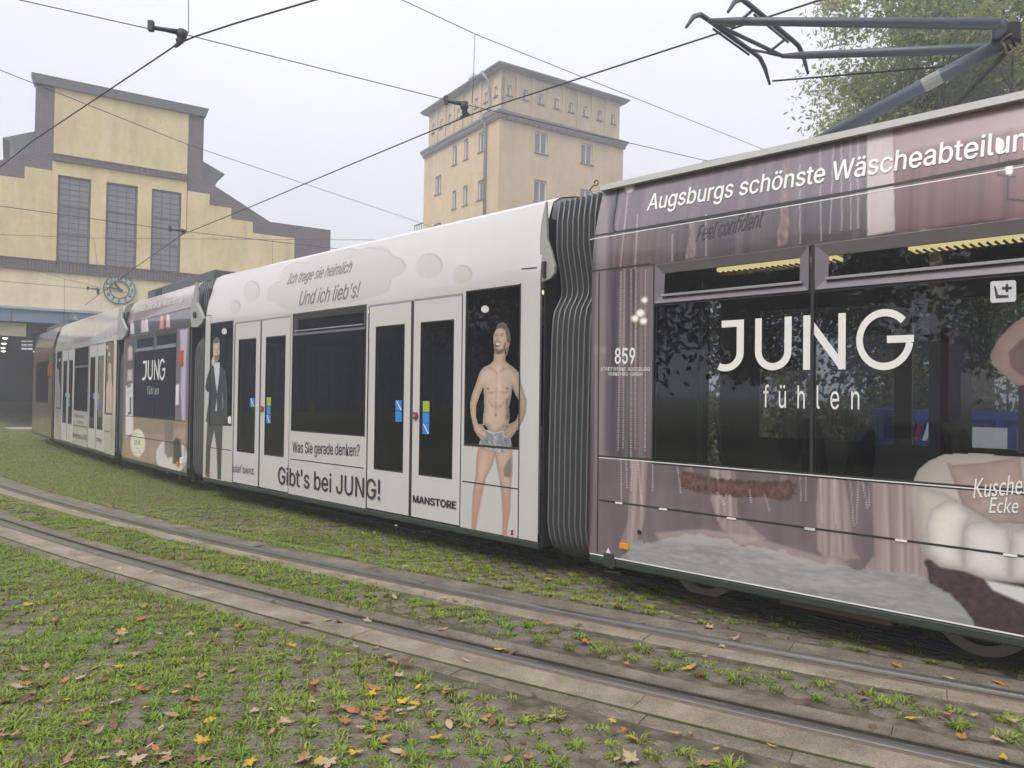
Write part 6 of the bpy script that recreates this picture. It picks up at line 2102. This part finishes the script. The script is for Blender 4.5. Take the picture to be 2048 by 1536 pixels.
def clamp(label, arm0, arm1, wirept, k=1.):
    arm0, arm1, wirept = map(np.array, (arm0, arm1, wirept))
    t = thing('wire_clamp', label, 'clamp', tuple(wirept), 'wire clamps on the span wires')
    L_ = lambda p: tuple(np.asarray(p) - wirept)
    MB().tube([L_(arm0), L_(arm0 + (arm1 - arm0) * .5), L_(arm1)], [.018 * k, .024 * k, .034 * k], 8).build('arm', CLAMP, t, smooth=True)
    MB().box(-.025 * k, .025 * k, -.025 * k, .025 * k, -.04 * k, .06 * k).build('arm_end', CLAMP, t, Matrix.Translation(Vector(L_(arm0))))
    top = arm1 + np.array([0, 0, .02])
    MB().tube([L_(top), L_(arm1 * .6 + wirept * .4), L_(arm1 * .5 + wirept * .5), L_(arm1 * .25 + wirept * .75), L_(wirept)], [.05 * k, .05 * k, .03 * k, .042 * k, .022 * k], 12).build('insulator', CLAMP, t, smooth=True)
    MB().tube([L_(wirept + np.array([-.05, .05, -.005])), L_(wirept + np.array([.05, -.05, -.005]))], .02 * k, 8).build('wire_grip', CLAMP, t)
W0 = hit_z(357, 87, 5.05)
clamp('iron wire clamp holding the bent contact wire', at_depth(302, 54, W0[1] + .0), at_depth(366, 66, W0[1] + .03), W0)
W1_ = hit_z(930, 234, 4.96)
clamp('iron wire clamp silhouetted before the tower attic', at_depth(892, 202, W1_[1]), at_depth(928, 208, W1_[1]), W1_ + np.array([0, 0, .02]))
W2_ = hit_z(365, 469, 4.96)
clamp('small wire clamp beside the right depot window', at_depth(340, 459, W2_[1]), at_depth(368, 461, W2_[1]), W2_ + np.array([0, 0, .02]), 1.1)
W3_ = hit_z(196, 588, 5.0)
clamp('small wire clamp left of the wall clock', at_depth(176, 577, W3_[1]), at_depth(196, 578, W3_[1]), W3_, 1.3)

# ================================================================== trees and shrubs
LEAFM = vmat('foliage', .6, .3, trans=.5)
BARK = mat('bark', (.075, .06, .048), .95, 0, .35, 6, .8, 40)
def tree(name, label, loc, trunk_h, crown_c, crown_r, n_cl, n_leaf, size, cols, seed, group=None, aspect=.4, trunk_r=.28, cl_r=.75):
    r_ = np.random.default_rng(seed)
    t = thing(name, label, 'tree' if trunk_h > 1 else 'shrub', tuple(loc), group)
    cc, cr_ = np.array(crown_c, float), np.array(crown_r, float)
    C = []
    while len(C) < n_cl:
        v = r_.normal(0, 1, 3)
        v /= np.linalg.norm(v)
        q = v * (r_.random() ** .45)
        if vnoise(q[0] * 2.2 + seed, q[2] * 2.2 + q[1] * 1.7 + 11, 2) < .40:
            continue
        C.append(cc + q * cr_)
    C = np.array(C)
    mb = MB()
    fork = np.array([0, 0, trunk_h])
    bend = r_.normal(0, .12, 2)
    mb.tube([(0, 0, -.25), (bend[0] * .4, bend[1] * .4, trunk_h * .5), (bend[0], bend[1], trunk_h), tuple(cc + np.array([0, 0, cr_[2] * .45]))], [trunk_r * 1.25, trunk_r, trunk_r * .8, trunk_r * .15], 9)
    limbs = []
    n_l = max(3, n_cl // 14)
    for k in range(n_l):
        a = 2 * math.pi * (k + r_.random() * .6) / n_l
        s_ = np.array([bend[0], bend[1], trunk_h * (.85 + .6 * r_.random())])
        e_ = cc + np.array([math.cos(a) * cr_[0] * .62, math.sin(a) * cr_[1] * .62, cr_[2] * r_.uniform(-.4, .6)])
        m_ = s_ * .5 + e_ * .5 + np.array([0, 0, .12 * cr_[2]])
        limbs.append((s_, m_, e_))
        mb.tube([tuple(s_), tuple(m_), tuple(e_)], [trunk_r * .45, trunk_r * .28, trunk_r * .10], 7)
    LP = np.array([p for l in limbs for p in (l[1], l[2], (l[1] + l[2]) / 2)])
    for c_ in C:
        p0 = LP[np.argmin(((LP - c_) ** 2).sum(1))]
        m_ = p0 * .5 + c_ * .5 + r_.normal(0, .12, 3)
        mb.tube([tuple(p0), tuple(m_), tuple(c_)], [trunk_r * .085, trunk_r * .06, trunk_r * .03], 5, False)
    mb.build('trunk', BARK, t, smooth=True)
    n = n_leaf
    k = r_.integers(0, n_cl, n)
    off = r_.normal(0, 1, (n, 3)) * np.array([cl_r, cl_r, cl_r * .75]) * (.6 + .6 * r_.random(n_cl))[k][:, None] * .5
    off[:, 2] -= .12 * np.linalg.norm(off[:, :2], axis=1)
    P = C[k] + off
    d = r_.normal(0, 1, (n, 3)) + off * .6 + np.array([0, 0, -.5])
    d /= np.linalg.norm(d, axis=1)[:, None]
    s_ = np.cross(d, r_.normal(0, 1, (n, 3)))
    s_ /= np.linalg.norm(s_, axis=1)[:, None]
    L_ = size * r_.uniform(.6, 1.4, n)[:, None]
    V = np.stack([P, P + d * L_ * .5 + s_ * L_ * aspect * .5, P + d * L_, P + d * L_ * .5 - s_ * L_ * aspect * .5], 1).reshape(-1, 3)
    F = np.arange(4 * n).reshape(n, 4)
    cols = np.array(cols)
    tonec = r_.random(n_cl)[k] * .6 + r_.random(n) * .4
    idx = np.clip((tonec * len(cols)).astype(int), 0, len(cols) - 1)
    Cc = cols[idx] * r_.uniform(.75, 1.25, (n, 1))
    np_mesh('crown', V, F, LEAFM, np.repeat(Cc, 4, 0), parent=t)
    return t
GRN = [(.15, .20, .08), (.19, .25, .095), (.24, .29, .11), (.30, .33, .13), (.36, .33, .13)]
DK = [(.03, .05, .018), (.04, .062, .02), (.05, .075, .022), (.07, .075, .02), (.12, .07, .02)]
tree('ash_tree', 'tall feathery green tree rising behind the raised pantograph', (13.2, 21.5, -.3), 4.5, (.45, 0, 10.2), (5.5, 4.5, 7.0), 320, 150000, .165, GRN, 5, None, .36, .34, .9)
tree('ash_tree', 'second leafy tree further back behind the tram roof', (19.5, 27, -.3), 4.5, (0, 0, 10), (5.5, 5, 6.5), 120, 20000, .2, GRN, 8, None, .36, .34, 1.1)
# trees and truck across the yard, seen only as reflections in the tram's windows
for k, (x, y, s) in enumerate(((-15, -9.5, 1), (-21, -4.5, 2), (-23, 2.5, 3), (-9, -14, 4), (-28, 7, 6))):
    tree('yard_tree', ('broad dark yard tree mirrored in the windows above the armchair print', 'yard tree mirrored beside the parked box truck', 'yard tree mirrored in the pane next to the doors', 'yard tree mirrored at the far end of the tram', 'yard tree mirrored next to the side hall gates')[k], (x, y, 0), 3.2, (0, 0, 6.6), (4.3, 4.3, 4.6), 70, 9000, .32, DK, 20 + s, 'trees across the yard', .55, .3, 1.2)
# hedge and skips behind the tram, seen through its windows
rb = random.Random(4)
BG_ = [(.05, .075, .02), (.075, .10, .03), (.12, .12, .035), (.17, .13, .04), (.14, .09, .03)]
for k, (x, y, h) in enumerate(((3.6, 14.8, 1.2), (5.4, 15.0, 1.4), (7.3, 14.6, 1.3), (9.2, 14.2, 1.5), (11.2, 13.8, 1.3), (13.2, 13.4, 1.5), (1.6, 16.0, 1.3))):
    z = float(gz(x, y))
    tree('hedge_shrub', ('leafy shrub seen through the tram behind the first letter', 'leafy shrub behind the shorter blue skip', 'shrub between the two blue skips', 'yellowing shrub above the longer blue skip', 'shrub at the right end of the longer skip', 'shrub beyond the skips under the trees', 'shrub behind the middle of the tram')[k], (x, y, z), .35, (0, 0, h), (1.25, 1.0, h * .9), 26, 3200, .13, BG_, 40 + k, 'shrubs behind the tram', .55, .07, .55)
for k, (x, y, s) in enumerate(((2.8, 18.5, 61), (5.6, 17.6, 62), (8.6, 17.2, 63))):
    tree('yard_tree', ('small dense tree behind the tram, seen through its first pane', 'small dense tree behind the tram, seen between the letters', 'small dense tree behind the tram, seen over the blue skips')[k], (x, y, float(gz(x, y))), 1.6, (0, 0, 3.7), (1.9, 1.7, 1.9), 46, 9000, .15, DK, s, 'small trees behind the tram', .5, .14, .8)
SKB = mat('skip_blue', (.02, .045, .26), .45, .1, .15, 3)
def skip(label, loc, L_, rz):
    t = thing('waste_skip', label, 'skip', loc)
    t.rotation_euler = (0, 0, rz)
    w_, h_ = 1.8, 1.5
    a, b = L_ / 2, w_ / 2
    mb = MB()
    o = [(-a, -b), (a, -b), (a, b), (-a, b)]
    vs = [(x * .86, y * .96, .12) for x, y in o] + [(x, y, h_) for x, y in o] + [(x * .86 + .0, y * .9, .17) for x, y in o] + [(x * .97, y * .94, h_) for x, y in o]
    fs = [(3, 2, 1, 0)] + [(k, (k + 1) % 4, 4 + (k + 1) % 4, 4 + k) for k in range(4)] + [(8, 9, 10, 11)] + [(8 + (k + 1) % 4, 8 + k, 12 + k, 12 + (k + 1) % 4) for k in range(4)] + [(4 + k, 4 + (k + 1) % 4, 12 + (k + 1) % 4, 12 + k) for k in range(4)]
    mb.add(vs, fs).build('skip_body', SKB, t)
    rim = MB()
    rim.box(-a - .04, a + .04, -b - .05, -b + .03, h_ - .1, h_ + .02).box(-a - .04, a + .04, b - .03, b + .05, h_ - .1, h_ + .02).box(-a - .05, -a + .03, -b + .03, b - .03, h_ - .1, h_ + .02).box(a - .03, a + .05, -b + .03, b - .03, h_ - .1, h_ + .02)
    rim.build('skip_rim', SKB, t)
    for k in range(5):
        x = -a * .8 + k * a * .4
        MB().hexa([(x - .05, -b * .96 - .07, .15), (x + .05, -b * .96 - .07, .15), (x + .05, -b * .9, .15), (x - .05, -b * .9, .15), (x - .05, -b - .06, h_ - .1), (x + .05, -b - .06, h_ - .1), (x + .05, -b + .02, h_ - .1), (x - .05, -b + .02, h_ - .1)]).build('skip_rib', SKB, t)
    for k in range(4):
        MB().hexa([(-a + .05 + k * .12, -b - .075, h_ - .42), (-a + .11 + k * .12, -b - .075, h_ - .42), (-a + .11 + k * .12, -b - .06, h_ - .42), (-a + .05 + k * .12, -b - .06, h_ - .42), (-a + .11 + k * .12, -b - .085, h_ - .16), (-a + .17 + k * .12, -b - .085, h_ - .16), (-a + .17 + k * .12, -b - .07, h_ - .16), (-a + .11 + k * .12, -b - .07, h_ - .16)]).build('warning_stripe', RED if k & 1 else LETTERW, t)
    MB().box(-.35, .1, -b - .085, -b - .07, h_ - .5, h_ - .2).build('skip_label', LETTERW, t)
    for x in (-a * .6, a * .6):
        MB().tube([(x, -b * .8, .08), (x, b * .8, .08)], .09, 10).build('skip_roller', UNDER, t)
    return t
skip('short blue waste skip with red and white warning stripes', (7.3, 12.0, float(gz(7.3, 12.0))), 2.6, R(-14))
skip('long blue waste skip standing under the yellowing shrubs', (11.0, 11.2, float(gz(11.0, 11.2))), 4.2, R(-14))
# white box truck across the yard
tk = thing('box_truck', 'white box truck parked across the yard, mirrored in the tram windows', 'truck', (-12.5, -3.2, 0))
tk.rotation_euler = (0, 0, R(52))
MB().box(-2.6, 1.9, -1.1, 1.1, .95, 3.1).build('box_body', WHITE, tk, bevel=.03)
MB().prism([(2.0, .6), (3.5, .6), (3.6, 1.3), (3.2, 2.2), (2.0, 2.3)], -1.0, 1.0).build('cab', WHITE, tk, bevel=.06)
MB().prism([(2.5, 1.45), (3.48, 1.45), (3.2, 2.1), (2.5, 2.12)], -1.01, 1.01).build('cab_window', GDK, tk)
MB().box(-2.6, 2.4, -.5, .5, .55, .95).build('chassis', UNDER, tk)
for x in (-1.6, 2.8):
    for y in (-.95, .95):
        MB().tube([(x, y - .12, .42), (x, y + .12, .42)], .42, 20).build('wheel', RUBBER, tk)
# thin tower crane, mist fading put into its pale steel colour
cr0 = at_depth(1641, 300, 62)
crane = thing('tower_crane', 'distant tower crane almost lost in mist', 'crane', (float(cr0[0]), float(cr0[1]), -1))
CRM = mat('mist_faded_steel', (.55, .54, .52), .6)
zt_ = float(at_depth(1641, 190, 62)[2]) + 1
mb = MB()
for dx, dy in ((-.25, -.25), (.25, -.25), (.25, .25), (-.25, .25)):
    mb.tube([(dx, dy, 0), (dx, dy, zt_)], .03, 5)
mb.build('mast', CRM, crane)
mb = MB()
for k in range(int(zt_)):
    mb.tube([(-.25, -.25, k), (.25, -.25, k + 1.)], .02, 4, False)
mb.build('mast_lattice', CRM, crane)
MB().box(-1, 4.0, -.12, .12, zt_ - .1, zt_ + .15).build('jib', CRM, crane, Matrix.Rotation(R(20), 4, 'Z'))
MB().tube([(0, 0, zt_), (0, 0, zt_ + 1.4)], .06, 6).build('apex', CRM, crane)

# ================================================================== small things on the ground
def leaf_mesh(seed, kind):
    r_ = random.Random(seed)
    if kind == 0:       # maple
        pts = []
        for k in range(5):
            a = R(-20 + 55 * k)
            L_ = (1.0, .95, 1.12, .95, 1.0)[k] * r_.uniform(.85, 1.1) * (.72 if k in (0, 4) else 1)
            for da, f in ((-25, .52), (-15, .74), (-9, .72), (0, 1.0), (9, .74), (16, .76), (26, .52)):
                pts.append((math.cos(a + R(da)) * L_ * f, math.sin(a + R(da)) * L_ * f - .1))
        pts += [(-.10, -.25), (-.02, -.18), (.0, -.75), (.03, -.75), (.03, -.18), (.10, -.25)]
    else:               # narrow, half rolled
        pts = [(.0, -.9), (.22, -.6), (.36, -.15), (.30, .35), (.12, .8), (0, 1.0), (-.12, .75), (-.30, .3), (-.34, -.2), (-.2, -.6)]
    curl = r_.uniform(.1, .75)
    ax = r_.uniform(0, math.pi)
    ca, sa = math.cos(ax), math.sin(ax)
    vs = []
    for x, y in pts + [(0, 0)]:
        u = x * ca + y * sa
        v = -x * sa + y * ca
        vs.append((x * .5, y * .5, .5 * (curl * u * u * .6 - .12 * curl * abs(v) + r_.uniform(-.05, .05)) + .03))
    n = len(pts)
    if kind == 0:
        order_ = sorted(range(n), key=lambda k: 0)
    mb = MB().add(vs, [(k, (k + 1) % n, n) for k in range(n)])
    zmin = min(v[2] for v in mb.v)
    mb.v = [(x, y, z - zmin) for x, y, z in mb.v]
    return mb.mesh('fallen_leaf')
LC = {'yellow': (.46, .31, .035), 'orange': (.34, .15, .05), 'tan': (.29, .185, .105), 'brown': (.14, .08, .045), 'pale': (.36, .28, .18), 'red': (.16, .03, .03)}
LMAT = {k: mat('leaf_' + k, v, .75, 0, .3, 25, spec=.25) for k, v in LC.items()}
LMESH = {}
for c_ in LC:
    for q in range(5):
        me = leaf_mesh(hash(c_) % 97 + q if False else len(LMESH) * 7 + 1, 0 if q < 3 else 1)
        me.materials.append(LMAT[c_])
        LMESH[c_, q] = me
LLAB = {'yellow': 'yellow fallen maple leaf', 'orange': 'orange fallen maple leaf', 'tan': 'dry tan fallen leaf', 'brown': 'dark brown curled fallen leaf', 'pale': 'pale dry fallen leaf', 'red': 'dark red fallen leaf'}
def where(d):
    if d < -.93:
        return 'on the grass paving before the track', 'leaves on the paving'
    if d > .8:
        return 'on the grass beside the tram', 'leaves beside the tram'
    if abs(d) < .26:
        return 'on the turf between the rails', 'leaves between the rails'
    return 'on the concrete strip along a rail', 'leaves on the concrete'
def put_leaf(x, y, c_, size, q=None, tilt=.25):
    o = bpy.data.objects.new('fallen_leaf', LMESH[c_, q if q is not None else random.randrange(5)])
    d = float(dd(x, y))
    lift = .012 if off_concrete(np.array(d)) else .004
    if .43 < abs(d) < .575:
        lift = .018
    o.location = (x, y, float(gz(x, y)) + lift)
    o.rotation_euler = (random.uniform(-tilt, tilt), random.uniform(-tilt, tilt), random.uniform(0, 6.28))
    o.scale = (size, size, size)
    COL.objects.link(o)
    w_, g_ = where(d)
    tag(o, LLAB[c_] + ' ' + w_, 'leaf', LLAB[c_] + ', ' + g_)
for px_, py_, c_, s_, q in ((1168, 1290, 'orange', .17, 0), (405, 1487, 'yellow', .13, 0), (1266, 1482, 'yellow', .11, 1), (1350, 1470, 'yellow', .11, 2), (625, 1380, 'red', .10, 3), (692, 1447, 'orange', .11, 1), (750, 1440, 'tan', .13, 2), (985, 1447, 'brown', .12, 4), (437, 1290, 'brown', .15, 3), (480, 1256, 'orange', .11, 0), (583, 1295, 'yellow', .12, 1), (1386, 1312, 'yellow', .10, 2), (1225, 1445, 'yellow', .07, 1), (1050, 1430, 'tan', .09, 3), (500, 1528, 'yellow', .10, 0), (1262, 1526, 'pale', .13, 1), (238, 1138, 'pale', .13, 3), (298, 1145, 'pale', .13, 4), (680, 1246, 'tan', .12, 0), (545, 1205, 'tan', .08, 1), (815, 1235, 'pale', .10, 3), (925, 1245, 'pale', .08, 0), (795, 1358, 'pale', .13, 1), (745, 1390, 'yellow', .10, 2), (350, 1388, 'yellow', .09, 3), (845, 1168, 'yellow', .07, 3), (655, 1178, 'yellow', .08, 1), (630, 1168, 'orange', .08, 0), (770, 1480, 'yellow', .08, 2), (1250, 1330, 'orange', .09, 1), (1190, 1120, 'orange', .09, 1), (860, 1107, 'tan', .09, 3), (1095, 1172, 'tan', .07, 4), (608, 1524, 'tan', .13, 0), (310, 1375, 'tan', .10, 1), (75, 1375, 'brown', .14, 0), (40, 1380, 'pale', .12, 1), (285, 1215, 'tan', .10, 0), (195, 1110, 'pale', .09, 3), (20, 1478, 'tan', .14, 0), (155, 1046, 'yellow', .09, 0), (221, 1015, 'orange', .12, 1)):
    p = hit_z(px_, py_, 0.0)
    put_leaf(float(p[0]), float(p[1]), c_, s_ * .82, q, .3)
cnt = 0
while cnt < 240:
    px_, py_ = random.uniform(-20, 2060), 950 + 590 * random.random() ** .75
    p = hit_z(px_, py_, 0.0)
    d = float(dd(p[0], p[1]))
    if p[1] > 13 or (d > 1.9 and p[0] > -2) or (.8 < d and p[0] > 2):
        continue
    left = px_ < 900 and d < -.9
    if not left and random.random() < .45:
        continue
    if not off_concrete(np.array(d)) and random.random() < .7:
        continue
    c_ = random.choices(['yellow', 'orange', 'tan', 'brown', 'pale', 'red'], [.12, .16, .30, .2, .22, .02])[0]
    put_leaf(float(p[0]), float(p[1]), c_, random.uniform(.045, .11))
    cnt += 1
# seed heads standing in the grass in front of the doors
for px_, py_, h_ in ((791, 1078, .20), (724, 1068, .07), (748, 1068, .07)):
    p = hit_z(px_, py_, -.09)
    fl = thing('seed_head', 'tall stalk with a white seed head before the doors' if h_ > .1 else 'small white daisy in the grass by the tram', 'flower', (float(p[0]), float(p[1]), float(gz(p[0], p[1])) - .01), None if h_ > .1 else 'daisies by the tram')
    MB().tube([(0, 0, 0), (.004, 0, h_ * .6), (.006, 0, h_)], .003, 5).build('stalk', mat('stalk_green', (.10, .12, .04), .8), fl)
    mb = MB()
    for k in range(26):
        a, b = random.uniform(0, 6.28), random.uniform(-.6, 1.5)
        v = Vector((math.cos(a) * math.cos(b), math.sin(a) * math.cos(b), math.sin(b))) * .017
        mb.tube([(.006, 0, h_), tuple(Vector((.006, 0, h_)) + v)], .0016, 4)
    mb.build('flower_head', mat('seed_white', (.6, .6, .56), .8), fl)

# ================================================================== mist
hz_box = MB().box(-950, 950, -650, 1850, -1.6, 30).build('haze', MATS['bark'])
m = bpy.data.materials.new('mist_air')
m.use_nodes = True
m.node_tree.nodes.clear()
mo = m.node_tree.nodes.new('ShaderNodeOutputMaterial')
pv = m.node_tree.nodes.new('ShaderNodeVolumePrincipled')
pv.inputs['Color'].default_value = (.90, .91, .97, 1)
pv.inputs['Density'].default_value = .0048
pv.inputs['Anisotropy'].default_value = .2
m.node_tree.links.new(pv.outputs[0], mo.inputs['Volume'])
hz_box.data.materials.clear()
hz_box.data.materials.append(m)
tag(hz_box, 'thin autumn mist lying over the whole yard', kind='stuff')
